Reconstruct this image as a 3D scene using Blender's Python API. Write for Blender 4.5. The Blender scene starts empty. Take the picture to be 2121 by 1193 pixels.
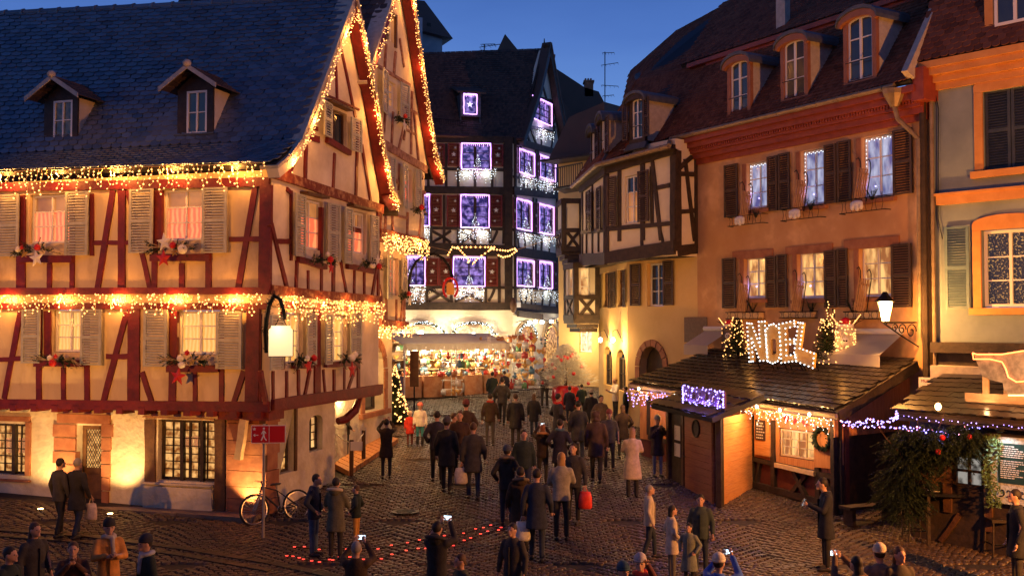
import bpy, math, random
import numpy as np
from mathutils import Vector, Matrix, geometry
random.seed(7); np.random.seed(7)
S = bpy.context.scene
# ---------------------------------------------------------------- camera
FPX, CX, CY = 2124.0, 1060.5, 596.5
CAMZ = 4.85
PITCH = math.atan((670-CY)/FPX)
cd = bpy.data.cameras.new('camera'); cam = bpy.data.objects.new('camera', cd); S.collection.objects.link(cam)
cd.sensor_width = 36; cd.lens = 36*FPX/2121; cd.clip_start = .1; cd.clip_end = 2000
cam.location = (0, 0, CAMZ); cam.rotation_euler = (math.pi/2+PITCH, 0, 0); S.camera = cam
# ---------------------------------------------------------------- world, sun, exposure
W = bpy.data.worlds.new('World'); S.world = W; W.use_nodes = True
nt = W.node_tree; nt.nodes.clear()
sky = nt.nodes.new('ShaderNodeTexSky'); sky.sky_type = 'NISHITA'; sky.sun_disc = False
sky.sun_elevation = math.radians(1.0); sky.sun_rotation = math.radians(200); sky.ozone_density = 6.0; sky.dust_density = .3; sky.air_density = 1.0
hs = nt.nodes.new('ShaderNodeHueSaturation'); hs.inputs['Saturation'].default_value = 1.25
tint = nt.nodes.new('ShaderNodeMix'); tint.data_type = 'RGBA'; tint.blend_type = 'MULTIPLY'; tint.inputs[0].default_value = 1
tint.inputs[7].default_value = (.62, .80, 1.25, 1)
nz = nt.nodes.new('ShaderNodeTexNoise'); nz.inputs['Scale'].default_value = 2.2; nz.inputs['Detail'].default_value = 5
tc = nt.nodes.new('ShaderNodeTexCoord'); mp = nt.nodes.new('ShaderNodeMapping'); mp.inputs['Scale'].default_value = (1, 1, 3.5)
rp = nt.nodes.new('ShaderNodeValToRGB'); rp.color_ramp.elements[0].color = (.80, .83, .88, 1); rp.color_ramp.elements[0].position = .3
rp.color_ramp.elements[1].color = (1.28, 1.22, 1.12, 1); rp.color_ramp.elements[1].position = .72
cl = nt.nodes.new('ShaderNodeMix'); cl.data_type = 'RGBA'; cl.blend_type = 'MULTIPLY'; cl.inputs[0].default_value = 1
sx = nt.nodes.new('ShaderNodeSeparateXYZ'); gr = nt.nodes.new('ShaderNodeValToRGB')     # clear dusk: paler low, deeper overhead
E = gr.color_ramp.elements; E[0].position = 0; E[0].color = (.16, .30, .64, 1); E[1].position = 1; E[1].color = (.008, .026, .115, 1)
for p_, c_ in ((.18, (.135, .28, .66)), (.27, (.078, .18, .53)), (.36, (.035, .10, .36)), (.6, (.014, .045, .18))): e_ = E.new(p_); e_.color = (*c_, 1)
addn = nt.nodes.new('ShaderNodeMix'); addn.data_type = 'RGBA'; addn.blend_type = 'ADD'; addn.inputs[0].default_value = .02
bg = nt.nodes.new('ShaderNodeBackground'); bg.inputs['Strength'].default_value = 1.0
out = nt.nodes.new('ShaderNodeOutputWorld')
L = nt.links.new
L(sky.outputs[0], hs.inputs['Color']); L(hs.outputs[0], tint.inputs[6]); L(tc.outputs['Generated'], mp.inputs[0]); L(mp.outputs[0], nz.inputs['Vector'])
L(tc.outputs['Generated'], sx.inputs[0]); L(sx.outputs[2], gr.inputs[0]); L(gr.outputs[0], addn.inputs[6]); L(tint.outputs[2], addn.inputs[7])
L(nz.outputs[0], rp.inputs[0]); L(addn.outputs[2], cl.inputs[6]); L(rp.outputs[0], cl.inputs[7]); L(cl.outputs[2], bg.inputs['Color']); L(bg.outputs[0], out.inputs[0])
sl = bpy.data.lights.new('sun', 'SUN'); sl.energy = .03; sl.angle = math.radians(10); sl.color = (.55, .7, 1)
so = bpy.data.objects.new('sun', sl); S.collection.objects.link(so); so.rotation_euler = (math.radians(55), 0, math.radians(-20))
S.view_settings.view_transform = 'Standard'; S.view_settings.look = 'None'; S.view_settings.exposure = 0; S.view_settings.gamma = 1
S.view_settings.use_curve_mapping = False
try:
    S.cycles.use_denoising = True; S.cycles.denoiser = 'OPENIMAGEDENOISE'; S.cycles.sample_clamp_indirect = 2.5; S.cycles.sample_clamp_direct = 0
    S.cycles.max_bounces = 5; S.cycles.diffuse_bounces = 3; S.cycles.glossy_bounces = 2; S.cycles.transmission_bounces = 3
    S.cycles.use_adaptive_sampling = True; S.cycles.adaptive_threshold = .012; S.cycles.caustics_reflective = False; S.cycles.caustics_refractive = False
except Exception: pass

# ---------------------------------------------------------------- projection helpers (photo pixel -> place)
ct, st_ = math.cos(PITCH), math.sin(PITCH)
def ray(px, py):
    a = (px-CX)/FPX; b = (CY-py)/FPX
    return Vector((a, ct-b*st_, st_+b*ct))
def P(px, py, Y):
    d = ray(px, py); s = Y/d.y
    return Vector((d.x*s, Y, CAMZ+d.z*s))
def XY(px, Y):
    v = P(px, 670, Y); return Vector((v.x, v.y))
GY = [-50, 17, 22, 26, 32, 36, 41, 46, 60, 400]; GZ = [0, 0, .2, .6, 1.0, 1.45, 2.1, 2.25, 2.4, 2.4]
def gz(Y): return float(np.interp(Y, GY, GZ))
def G(px, py):
    lo, hi = 5., 90.
    for _ in range(50):
        m = (lo+hi)/2
        if P(px, py, m).z > gz(m): lo = m
        else: hi = m
    p = P(px, py, lo); p.z = gz(lo); return p

# ---------------------------------------------------------------- mesh helpers
class MB:
    def __init__(s): s.V = []; s.F = []; s.M = []
    def add(s, vs, fs, m=0):
        b = len(s.V); s.V += [tuple(v) for v in vs]; s.F += [tuple(i+b for i in f) for f in fs]; s.M += [m]*len(fs); return s
    def box(s, x0, x1, y0, y1, z0, z1, m=0):
        if x0 > x1: x0, x1 = x1, x0
        if y0 > y1: y0, y1 = y1, y0
        if z0 > z1: z0, z1 = z1, z0
        return s.add([(x0,y0,z0),(x1,y0,z0),(x1,y1,z0),(x0,y1,z0),(x0,y0,z1),(x1,y0,z1),(x1,y1,z1),(x0,y1,z1)],
              [(0,3,2,1),(4,5,6,7),(0,1,5,4),(1,2,6,5),(2,3,7,6),(3,0,4,7)], m)
    def prism(s, pts, y0, y1, m=0):            # polygon in (x,z), extruded from y0 (front) to y1
        n = len(pts)
        a = sum(pts[i][0]*pts[(i+1)%n][1]-pts[(i+1)%n][0]*pts[i][1] for i in range(n))
        if a < 0: pts = pts[::-1]
        vs = [(p[0], y0, p[1]) for p in pts]+[(p[0], y1, p[1]) for p in pts]
        fs = [tuple(range(n)), tuple(range(2*n-1, n-1, -1))]+[(i, i+n, (i+1)%n+n, (i+1)%n) for i in range(n)]
        return s.add(vs, fs, m)
    def wall(s, outer, holes, y0=0, thick=.35, rev=.22, m=0, mr=None):
        n = len(outer)
        a = sum(outer[i][0]*outer[(i+1)%n][1]-outer[(i+1)%n][0]*outer[i][1] for i in range(n))
        if a < 0: outer = outer[::-1]
        loops = [outer]+[list(h) for h in holes]
        flat = [p for l in loops for p in l]
        tr = geometry.tessellate_polygon([[Vector((p[0], p[1], 0)) for p in l] for l in loops])
        fs = []
        for t in tr:
            A, B, C = (flat[i] for i in t)
            if (B[0]-A[0])*(C[1]-A[1])-(C[0]-A[0])*(B[1]-A[1]) < 0: t = t[::-1]
            fs.append(tuple(t))
        s.add([(p[0], y0, p[1]) for p in flat], fs, m)
        s.add([(p[0], y0, p[1]) for p in outer]+[(p[0], y0+thick, p[1]) for p in outer], [(i, i+n, (i+1)%n+n, (i+1)%n) for i in range(n)], m)
        for h in holes:
            k = len(h)
            s.add([(p[0], y0, p[1]) for p in h]+[(p[0], y0+rev, p[1]) for p in h], [(i, (i+1)%k, (i+1)%k+k, i+k) for i in range(k)], m if mr is None else mr)
        return s
    def tube(s, pts, r, n=6, m=0, cap=True):
        pts = [Vector(p) for p in pts]; k = len(pts)
        rs = r if isinstance(r, (list, tuple)) else [r]*k
        vs = []; fs = []; prev = None
        for i, p in enumerate(pts):
            t = (pts[min(i+1, k-1)]-pts[max(i-1, 0)])
            t = t.normalized() if t.length > 1e-9 else Vector((0, 0, 1))
            if prev is None:
                a = Vector((0, 0, 1)) if abs(t.z) < .9 else Vector((1, 0, 0)); u = t.cross(a).normalized()
            else:
                u = prev-t*prev.dot(t)
                u = u.normalized() if u.length > 1e-6 else t.orthogonal().normalized()
            prev = u; w = t.cross(u)
            for j in range(n):
                q = 2*math.pi*j/n; vs.append(p+(u*math.cos(q)+w*math.sin(q))*rs[i])
        for i in range(k-1):
            for j in range(n): fs.append((i*n+j, i*n+(j+1)%n, (i+1)*n+(j+1)%n, (i+1)*n+j))
        if cap: fs.append(tuple(range(n-1, -1, -1))); fs.append(tuple((k-1)*n+j for j in range(n)))
        return s.add(vs, fs, m)
    def ell(s, c, r, nu=10, nv=7, m=0):
        c = Vector(c); r = (r, r, r) if isinstance(r, (int, float)) else r
        vs = [c+Vector((0, 0, r[2]))]; fs = []
        for i in range(1, nv):
            a = math.pi*i/nv
            for j in range(nu):
                b = 2*math.pi*j/nu; vs.append(c+Vector((r[0]*math.sin(a)*math.cos(b), r[1]*math.sin(a)*math.sin(b), r[2]*math.cos(a))))
        vs.append(c-Vector((0, 0, r[2]))); e = len(vs)-1
        for j in range(nu):
            fs.append((0, 1+j, 1+(j+1)%nu)); fs.append((e, e-nu+(j+1)%nu, e-nu+j))
            for i in range(nv-2): fs.append((1+i*nu+j, 1+(i+1)*nu+j, 1+(i+1)*nu+(j+1)%nu, 1+i*nu+(j+1)%nu))
        return s.add(vs, fs, m)
    def cap(s, p0, p1, r0, r1, n=8, m=0):
        p0 = Vector(p0); p1 = Vector(p1); d = (p1-p0); d = d.normalized() if d.length > 1e-6 else Vector((0, 0, 1))
        pts = [p0-d*r0, p0-d*r0*.7, p0, p1, p1+d*r1*.7, p1+d*r1]; return s.tube(pts, [r0*.15, r0*.72, r0, r1, r1*.72, r1*.15], n, m)
    def loft(s, rings, n=14, m=0):               # rings: (z, cx, cy, rx, ry)
        vs = []; fs = []
        for z, cx, cy, rx, ry in rings:
            for j in range(n):
                q = 2*math.pi*j/n; vs.append((cx+rx*math.cos(q), cy+ry*math.sin(q), z))
        for i in range(len(rings)-1):
            for j in range(n): fs.append((i*n+j, i*n+(j+1)%n, (i+1)*n+(j+1)%n, (i+1)*n+j))
        fs.append(tuple(range(n-1, -1, -1))); fs.append(tuple((len(rings)-1)*n+j for j in range(n)))
        return s.add(vs, fs, m)
    def octa(s, c, r, m=0):
        x, y, z = c
        return s.add([(x+r,y,z),(x-r,y,z),(x,y+r,z),(x,y-r,z),(x,y,z+r),(x,y,z-r)],
            [(0,2,4),(2,1,4),(1,3,4),(3,0,4),(2,0,5),(1,2,5),(3,1,5),(0,3,5)], m)
    def star(s, cx, cz, R, y, dep, rot=0, m=0, inner=.42, cone=True):
        pts = []
        for i in range(10):
            a = rot+math.pi/2+i*math.pi/5; rr = R if i % 2 == 0 else R*inner
            pts.append((cx+rr*math.cos(a), cz+rr*math.sin(a)))
        if not cone: return s.prism(pts, y-dep, y, m)
        vs = [(p[0], y-dep*.35, p[1]) for p in pts]+[(cx, y-dep, cz)]+[(p[0], y, p[1]) for p in pts]+[(cx, y, cz)]
        fs = []
        for i in range(10):
            j = (i+1) % 10; fs += [(i, j, 10), (i+11, j+11, j)[::1] and (i, i+11, j+11, j), (21, j+11, i+11)]
        return s.add(vs, fs, m)
    def mesh(s, name, mats, smooth=False):
        me = bpy.data.meshes.new(name); me.from_pydata(s.V, [], s.F)
        for m in (mats if isinstance(mats, (list, tuple)) else [mats]): me.materials.append(m)
        if any(s.M): me.polygons.foreach_set('material_index', s.M)
        if smooth: me.polygons.foreach_set('use_smooth', [True]*len(me.polygons))
        me.update(); return me

WM = {}
def put(name, data, parent=None, M=None, label=None, cat=None, group=None, kind=None, abs_=True):
    o = bpy.data.objects.new(name, data); S.collection.objects.link(o)
    M = M.copy() if M is not None else Matrix.Identity(4)
    if parent is not None:
        o.parent = parent
        if not abs_: M = WM[parent.name] @ M
        o.matrix_local = WM[parent.name].inverted() @ M
    else: o.matrix_local = M
    WM[o.name] = M
    if label: o['label'] = label
    if cat: o['category'] = cat
    if group: o['group'] = group
    if kind: o['kind'] = kind
    return o
def T(*v): return Matrix.Translation(Vector(v[0] if len(v) == 1 else v))
def RZ(a): return Matrix.Rotation(a, 4, 'Z')
def root(name, loc, label, cat, group=None, rz=0): return put(name, None, None, T(loc) @ RZ(rz), label, cat, group)
def kids(o): return [c for c in bpy.data.objects if c.parent == o]
def clone(o, M, label=None, par=None, top=True):
    c = o.copy(); S.collection.objects.link(c); old = WM[o.name]; WM[c.name] = M
    if par is not None: c.parent = par; c.matrix_local = WM[par.name].inverted() @ M
    else: c.matrix_local = M
    if label: c['label'] = label
    for k in o.children: clone(k, M @ old.inverted() @ WM[k.name], None, c)
    return c

# ---------------------------------------------------------------- materials
def mk(name, c1, c2=None, scale=3, rough=.75, bump=.0, bscale=30, stretch=(1, 1, 1), metal=0, em=None, ems=0, island=None, spec=.4, dist=.02, c3=None, detail=4, alpha=None, sampling=None):
    m = bpy.data.materials.new(name); m.use_nodes = True; n = m.node_tree; bs = n.nodes['Principled BSDF']
    bs.inputs['Roughness'].default_value = rough; bs.inputs['Metallic'].default_value = metal; bs.inputs['Specular IOR Level'].default_value = spec
    bs.inputs['Base Color'].default_value = (*c1, 1)
    g = None
    def coord():
        ge = n.nodes.new('ShaderNodeNewGeometry'); mp = n.nodes.new('ShaderNodeMapping'); mp.inputs['Scale'].default_value = stretch
        n.links.new(ge.outputs['Position'], mp.inputs[0]); return mp
    col = None
    if c2 is not None:
        g = coord(); t = n.nodes.new('ShaderNodeTexNoise'); t.inputs['Scale'].default_value = scale; t.inputs['Detail'].default_value = detail; t.inputs['Roughness'].default_value = .62
        n.links.new(g.outputs[0], t.inputs['Vector']); r = n.nodes.new('ShaderNodeValToRGB')
        r.color_ramp.elements[0].position = .34; r.color_ramp.elements[1].position = .68
        r.color_ramp.elements[0].color = (*c1, 1); r.color_ramp.elements[1].color = (*c2, 1)
        if c3 is not None: e = r.color_ramp.elements.new(.5); e.color = (*c3, 1)
        n.links.new(t.outputs[0], r.inputs[0]); col = r.outputs[0]
    if island is not None:                       # each tile / stone its own tone
        ge = n.nodes.new('ShaderNodeNewGeometry'); oi = n.nodes.new('ShaderNodeObjectInfo')
        ad = n.nodes.new('ShaderNodeMath'); ad.operation = 'ADD'; fr = n.nodes.new('ShaderNodeMath'); fr.operation = 'FRACT'
        n.links.new(ge.outputs['Random Per Island'], ad.inputs[0]); n.links.new(oi.outputs['Random'], ad.inputs[1]); n.links.new(ad.outputs[0], fr.inputs[0])
        r = n.nodes.new('ShaderNodeValToRGB'); r.color_ramp.interpolation = 'LINEAR'
        els = island; r.color_ramp.elements[0].color = (*els[0], 1); r.color_ramp.elements[1].color = (*els[-1], 1)
        for i, c in enumerate(els[1:-1]): e = r.color_ramp.elements.new((i+1)/(len(els)-1)); e.color = (*c, 1)
        n.links.new(fr.outputs[0], r.inputs[0])
        if col is None: col = r.outputs[0]
        else:
            mx = n.nodes.new('ShaderNodeMix'); mx.data_type = 'RGBA'; mx.inputs[0].default_value = .6; n.links.new(col, mx.inputs[6]); n.links.new(r.outputs[0], mx.inputs[7]); col = mx.outputs[2]
    if col is not None: n.links.new(col, bs.inputs['Base Color'])
    if bump:
        g = coord(); t = n.nodes.new('ShaderNodeTexNoise'); t.inputs['Scale'].default_value = bscale; t.inputs['Detail'].default_value = 3
        n.links.new(g.outputs[0], t.inputs['Vector']); b = n.nodes.new('ShaderNodeBump'); b.inputs['Strength'].default_value = bump; b.inputs['Distance'].default_value = dist
        n.links.new(t.outputs[0], b.inputs['Height']); n.links.new(b.outputs[0], bs.inputs['Normal'])
    if em is not None:
        bs.inputs['Emission Color'].default_value = (*em, 1); bs.inputs['Emission Strength'].default_value = ems
    if sampling: m.cycles.emission_sampling = sampling
    return m
def pane_mat(name, ca, cb, ems, scale=6, base=(.02, .02, .025), rough=.12, band=False, stretch=(1, 1, 1), pos=(.35, .7)):
    """window glass over a lit or dark room: curtains and shelves show as soft patches"""
    m = mk(name, base, rough=rough, spec=.6); n = m.node_tree; bs = n.nodes['Principled BSDF']
    ge = n.nodes.new('ShaderNodeNewGeometry'); mp = n.nodes.new('ShaderNodeMapping'); mp.inputs['Scale'].default_value = stretch
    t = n.nodes.new('ShaderNodeTexNoise' if not band else 'ShaderNodeTexWave'); t.inputs['Scale'].default_value = scale; t.inputs['Detail'].default_value = 3
    if band: t.inputs['Distortion'].default_value = 3.5; t.bands_direction = 'X'
    r = n.nodes.new('ShaderNodeValToRGB'); r.color_ramp.elements[0].color = (*ca, 1); r.color_ramp.elements[1].color = (*cb, 1)
    r.color_ramp.elements[0].position, r.color_ramp.elements[1].position = pos
    n.links.new(ge.outputs['Position'], mp.inputs[0]); n.links.new(mp.outputs[0], t.inputs['Vector']); n.links.new(t.outputs[0], r.inputs[0])
    n.links.new(r.outputs[0], bs.inputs['Emission Color']); bs.inputs['Emission Strength'].default_value = ems
    return m
def emit(name, c, s, sampling='NONE', base=(.6, .6, .6)): return mk(name, base, rough=.4, em=c, ems=s, sampling=sampling)

m_plaster = mk('plaster_cream', (.46, .33, .18), (.72, .57, .34), scale=1.1, rough=.85, bump=.45, bscale=9, c3=(.66, .51, .30), detail=8, stretch=(1, 1, .5))
m_gable = mk('plaster_gable', (.52, .42, .31), (.76, .66, .52), scale=1.0, rough=.85, bump=.45, bscale=8)
m_stucco = mk('rough_white_stucco', (.50, .43, .32), (.72, .65, .52), scale=1.6, rough=.9, bump=.7, bscale=7, dist=.05)
m_redwood = mk('dark_red_timber', (.10, .007, .010), (.18, .013, .014), scale=4, rough=.55, bump=.5, bscale=14, stretch=(1, 1, 1))
m_oldbeam = mk('weathered_red_timber', (.13, .02, .014), (.40, .20, .11), scale=6, rough=.8, bump=.8, bscale=14, c3=(.17, .035, .022))
m_dkwood = mk('black_brown_timber', (.022, .014, .010), (.055, .034, .022), scale=5, rough=.65, bump=.5, bscale=14)
m_brown = mk('brown_timber', (.07, .03, .014), (.13, .06, .025), scale=5, rough=.6, bump=.5, bscale=14)
m_redstone = mk('pink_sandstone', (.26, .10, .05), (.40, .18, .09), scale=3, rough=.85, bump=.6, bscale=6, c3=(.32, .13, .07))
m_shut = mk('grey_white_shutter_paint', (.38, .37, .30), (.50, .49, .40), scale=7, rough=.5)
m_white = mk('white_window_paint', (.74, .72, .68), rough=.4)
m_box = mk('dark_flower_box', (.03, .015, .012), (.06, .03, .02), scale=8, rough=.6)
m_tilesky = mk('sky_tinted_roof_tile', (.06, .10, .15), (.15, .18, .22), scale=1.2, rough=.36, bump=.3, bscale=25, island=[(.05, .09, .15), (.15, .15, .17), (.17, .22, .29), (.10, .085, .085)], spec=.6)  # blue of the dusk sky is put into the tile colour
m_tiledark = mk('dark_roof_tile', (.035, .028, .024), (.10, .06, .045), scale=.9, rough=.6, bump=.3, bscale=25, island=[(.03, .025, .022), (.09, .055, .04), (.14, .085, .06), (.05, .04, .035)], spec=.35)
m_tilered = mk('red_brown_roof_tile', (.13, .05, .03), (.26, .11, .06), scale=.9, rough=.9, bump=.3, bscale=25, island=[(.07, .03, .02), (.18, .065, .04), (.24, .10, .06), (.11, .045, .03)], spec=.12)
m_mortar = mk('mortar_light', (.42, .36, .30), (.55, .48, .40), scale=8, rough=.9, bump=.4)
m_dark = mk('dark_interior', (.012, .010, .009), rough=.6)
m_iron = mk('wrought_iron', (.015, .014, .013), rough=.45, metal=.6)
m_lead = mk('lead_flashing', (.06, .065, .07), (.11, .11, .115), scale=5, rough=.45)
m_zinc = mk('copper_gutter', (.22, .16, .10), (.34, .26, .17), scale=5, rough=.45, metal=.4)
m_wire = mk('light_wire', (.62, .42, .20), rough=.6)
WARM = (1.0, .38, .07)
m_bulb = emit('warm_bulb', (1.0, .43, .11), 4.2)
m_bulbw = emit('white_bulb', (.80, .92, 1.0), 3.2)
m_bulbb = emit('blue_violet_bulb', (.30, .24, 1.0), 5)
m_fir = mk('fir_needles', (.006, .016, .007), (.018, .034, .013), scale=12, rough=.7)
m_firw = mk('flocked_needles', (.45, .42, .36), (.62, .58, .50), scale=12, rough=.8)
m_red = mk('glossy_red', (.50, .012, .015), rough=.3)
m_starw = mk('white_star_paint', (.72, .68, .62), rough=.5)
m_starr = mk('red_star_paint', (.48, .02, .02), rough=.5)
m_gold = mk('gold_ornament', (.55, .34, .10), rough=.35, metal=.7)
m_skin = mk('skin', (.52, .30, .21), rough=.55)
p_pink = pane_mat('curtained_pane_rose', (.90, .11, .04), (1.0, .24, .08), 1.45, scale=2.5, band=True, base=(.2, .1, .08))
p_dim = pane_mat('upper_pane_amber', (.26, .08, .02), (.60, .22, .06), 1.0, scale=1.2, base=(.1, .06, .04))
p_yel = pane_mat('curtained_pane_amber', (1.0, .42, .08), (1.0, .58, .17), .95, scale=3.2, band=True, base=(.3, .2, .1))
p_shop = pane_mat('shop_pane', (.24, .07, .012), (1.0, .50, .15), 1.0, scale=7, pos=(.36, .62), base=(.05, .03, .02))
p_darkp = pane_mat('dark_pane', (.004, .005, .008), (.02, .016, .012), .4, scale=3)
p_blue = pane_mat('violet_lit_pane', (.02, .015, .12), (.50, .32, 1.0), .9, scale=5, pos=(.42, .72))
p_cool = pane_mat('cool_lit_pane', (.10, .10, .30), (.75, .78, 1.0), .85, scale=4, pos=(.35, .75), stretch=(1, 1, .4))
p_mix = pane_mat('amber_room_pane', (.30, .10, .03), (1.0, .54, .18), 1.2, scale=4.5, pos=(.40, .60), stretch=(1, 1, .3))

def lamp(px=None, loc=None, e=20, c=WARM, r=.03, kind='POINT', aim=None, spot=70, name='lamp_light'):
    l = bpy.data.lights.new(name, kind); l.energy = e; l.color = c
    if kind == 'SPOT': l.spot_size = math.radians(spot); l.spot_blend = .6
    l.shadow_soft_size = r
    o = bpy.data.objects.new(name, l); S.collection.objects.link(o); o.location = loc
    if aim is not None: o.rotation_euler = (Vector(aim)-Vector(loc)).to_track_quat('-Z', 'Y').to_euler()
    return o

# ---------------------------------------------------------------- facades
class Fac:
    """vertical plane; local x along it (to the right), local y into the building, z up (world height)"""
    def __init__(s, a, b):
        a = Vector((a[0], a[1], 0)); b = Vector((b[0], b[1], 0)); u = (b-a).normalized(); y = Vector((0, 0, 1)).cross(u)
        s.u, s.y, s.o = u, y, a; s.L = (b-a).length
        s.M = Matrix(((u.x, y.x, 0, a.x), (u.y, y.y, 0, a.y), (0, 0, 1, 0), (0, 0, 0, 1))); s.k = 0
    def shift(s, d, z=0):      # outward by d
        a = s.o-s.y*d; b = a+s.u*s.L; return Fac((a.x, a.y), (b.x, b.y))
    def uz(s, px, py):
        d = ray(px, py); o = Vector((0, 0, CAMZ)); n = s.y; t = (s.o-o).dot(n)/d.dot(n)
        p = o+d*t; return ((p-s.o).dot(s.u), p.z)
    def pt(s, u, z, d=0): return s.o+s.u*u-s.y*d+Vector((0, 0, z))
    def rect(s, x0, y0, x1, y1):
        a = s.uz(x0, y0); b = s.uz(x1, y1); return a[0], b[0], b[1], a[1]     # u0,u1,z0,z1
    def beam(s, par, p0, p1, w, mat, proud=.035, thick=.10, name='timber', bend=0, uv=False):
        a = Vector(p0 if uv else s.uz(*p0)); b = Vector(p1 if uv else s.uz(*p1)); d = (b-a).normalized(); n = Vector((-d.y, d.x))
        s.k += 1; pr = proud+(s.k % 9)*.0023
        N = 5; L1 = []; L2 = []
        for i in range(N+1):
            t = i/N; c = a+(b-a)*t+n*(bend*4*t*(1-t)+random.uniform(-.006, .006)); hw = w/2*(1+random.uniform(-.07, .07))
            L1.append(c+n*hw); L2.append(c-n*hw)
        mb = MB()
        for i in range(N): mb.prism([L2[i], L2[i+1], L1[i+1], L1[i]], -pr, thick-pr)
        # join into one closed strip
        mb = MB().prism([tuple(p) for p in L2]+[tuple(p) for p in L1[::-1]], -pr, thick-pr)
        return put(name, mb.mesh(name, mat), par, s.M)
def rect_pts(r): u0, u1, z0, z1 = r; return [(u0, z0), (u1, z0), (u1, z1), (u0, z1)]
def arch_pts(r, rise, n=8):
    u0, u1, z0, z1 = r; c = (u0+u1)/2; h = (u1-u0)/2
    pts = [(u0, z0), (u1, z0)]
    for i in range(n+1):
        a = math.pi*i/n; pts.append((c+h*math.cos(a), z1-rise+rise*math.sin(a)))
    return pts
def window(F, par, r, cols=2, rows=3, fr=m_white, pane=(p_dim, p_pink), depth=.14, fw=.055, bar=.03, surround=None, sill=None, sub=2, top_dark=1, name='window', rise=0):
    """casement with its own frame, bars and every pane a mesh of its own"""
    u0, u1, z0, z1 = r; g = .012; u0 += g; u1 -= g; z0 += g; z1 -= g; y = depth
    mb = MB(); W = u1-u0; H = z1-z0
    mb.box(u0, u0+fw, y-.05, y+.03, z0, z1); mb.box(u1-fw, u1, y-.05, y+.03, z0, z1)
    mb.box(u0+fw, u1-fw, y-.048, y+.03, z1-fw, z1); mb.box(u0+fw, u1-fw, y-.048, y+.03, z0, z0+fw)
    leaves = cols if cols <= 2 else cols
    iu0, iu1, iz0, iz1 = u0+fw, u1-fw, z0+fw, z1-fw
    cw = (iu1-iu0)/cols; ch = (iz1-iz0)/rows
    for i in range(1, cols):
        b = fw*.95 if (cols == 2 or (cols % 2 == 0 and i == cols//2)) else bar
        mb.box(iu0+cw*i-b/2, iu0+cw*i+b/2, y-.046, y+.028, iz0, iz1)
    for j in range(1, rows): mb.box(iu0, iu1, y-.035, y+.02, iz0+ch*j-bar/2, iz0+ch*j+bar/2)
    wo = put(name, mb.mesh('window_frame', fr), par, F.M)
    for i in range(cols):
        for j in range(rows):
            pm = pane if not isinstance(pane, (tuple, list)) else pane[0 if j >= rows-top_dark else 1]
            q = MB().box(iu0+cw*i, iu0+cw*(i+1), y+.006, y+.022, iz0+ch*j, iz0+ch*(j+1)); put('pane', q.mesh('pane', pm), wo, F.M)
    if surround is not None:
        sm, sw, sd = surround; q = MB()
        q.box(r[0]-sw, r[0]-.003, -sd, .12, r[2], r[3]+sw); q.box(r[1]+.003, r[1]+sw, -sd, .12, r[2], r[3]+sw); q.box(r[0]-.003, r[1]+.003, -sd, .12, r[3]+.003, r[3]+sw)
        put('surround', q.mesh('surround', sm), wo, F.M)
    if sill is not None:
        sm, sh, sd, ex = sill; q = MB().box(r[0]-ex, r[1]+ex, -sd, .10, r[2]-sh, r[2]-.003); put('sill', q.mesh('sill', sm), wo, F.M)
    return wo
def shutter(F, par, r, mat=m_shut, ang=0, hinge='l', y=-.06, th=.04, parts=2, name='shutter', stars=None):
    """louvred shutter: stiles, rails and tilted slats; ang opens it out of the wall plane"""
    u0, u1, z0, z1 = r; w = u1-u0; h = z1-z0; sw = min(.07, w*.16); mb = MB()
    mb.box(0, sw, -th, 0, 0, h); mb.box(w-sw, w, -th, 0, 0, h)
    k = parts
    for i in range(k+1):
        zc = h*i/k; mb.box(sw, w-sw, -th*.96, -.001, max(0, zc-sw*.6), min(h, zc+sw*.6))
    for i in range(k):
        a, b = h*i/k+sw*.7, h*(i+1)/k-sw*.7; n = max(3, int((b-a)/.062))
        for j in range(n):
            z = a+(b-a)*(j+.5)/n
            mb.add([(sw, -th*.95, z-.022), (w-sw, -th*.95, z-.022), (w-sw, -.004, z+.022), (sw, -.004, z+.022),
                    (sw, -th*.95, z-.012), (w-sw, -th*.95, z-.012), (w-sw, -.004, z+.032), (sw, -.004, z+.032)],
                   [(0,3,2,1),(4,5,6,7),(0,1,5,4),(2,3,7,6)])
    if hinge == 'l': M = F.M @ T(u0, y, z0) @ RZ(-ang)
    else: M = F.M @ T(u1, y, z0) @ RZ(ang) @ T(-w, 0, 0)
    o = put(name, mb.mesh('shutter', mat), par, M)
    if stars:
        for (fx, fz, R) in stars:
            q = MB().star(w*fx, h*fz, R, -th-.004, .014, rot=random.uniform(-.2, .2), cone=False, inner=.4); put('star', q.mesh('star', m_starw), o, M)
    return o

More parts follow.
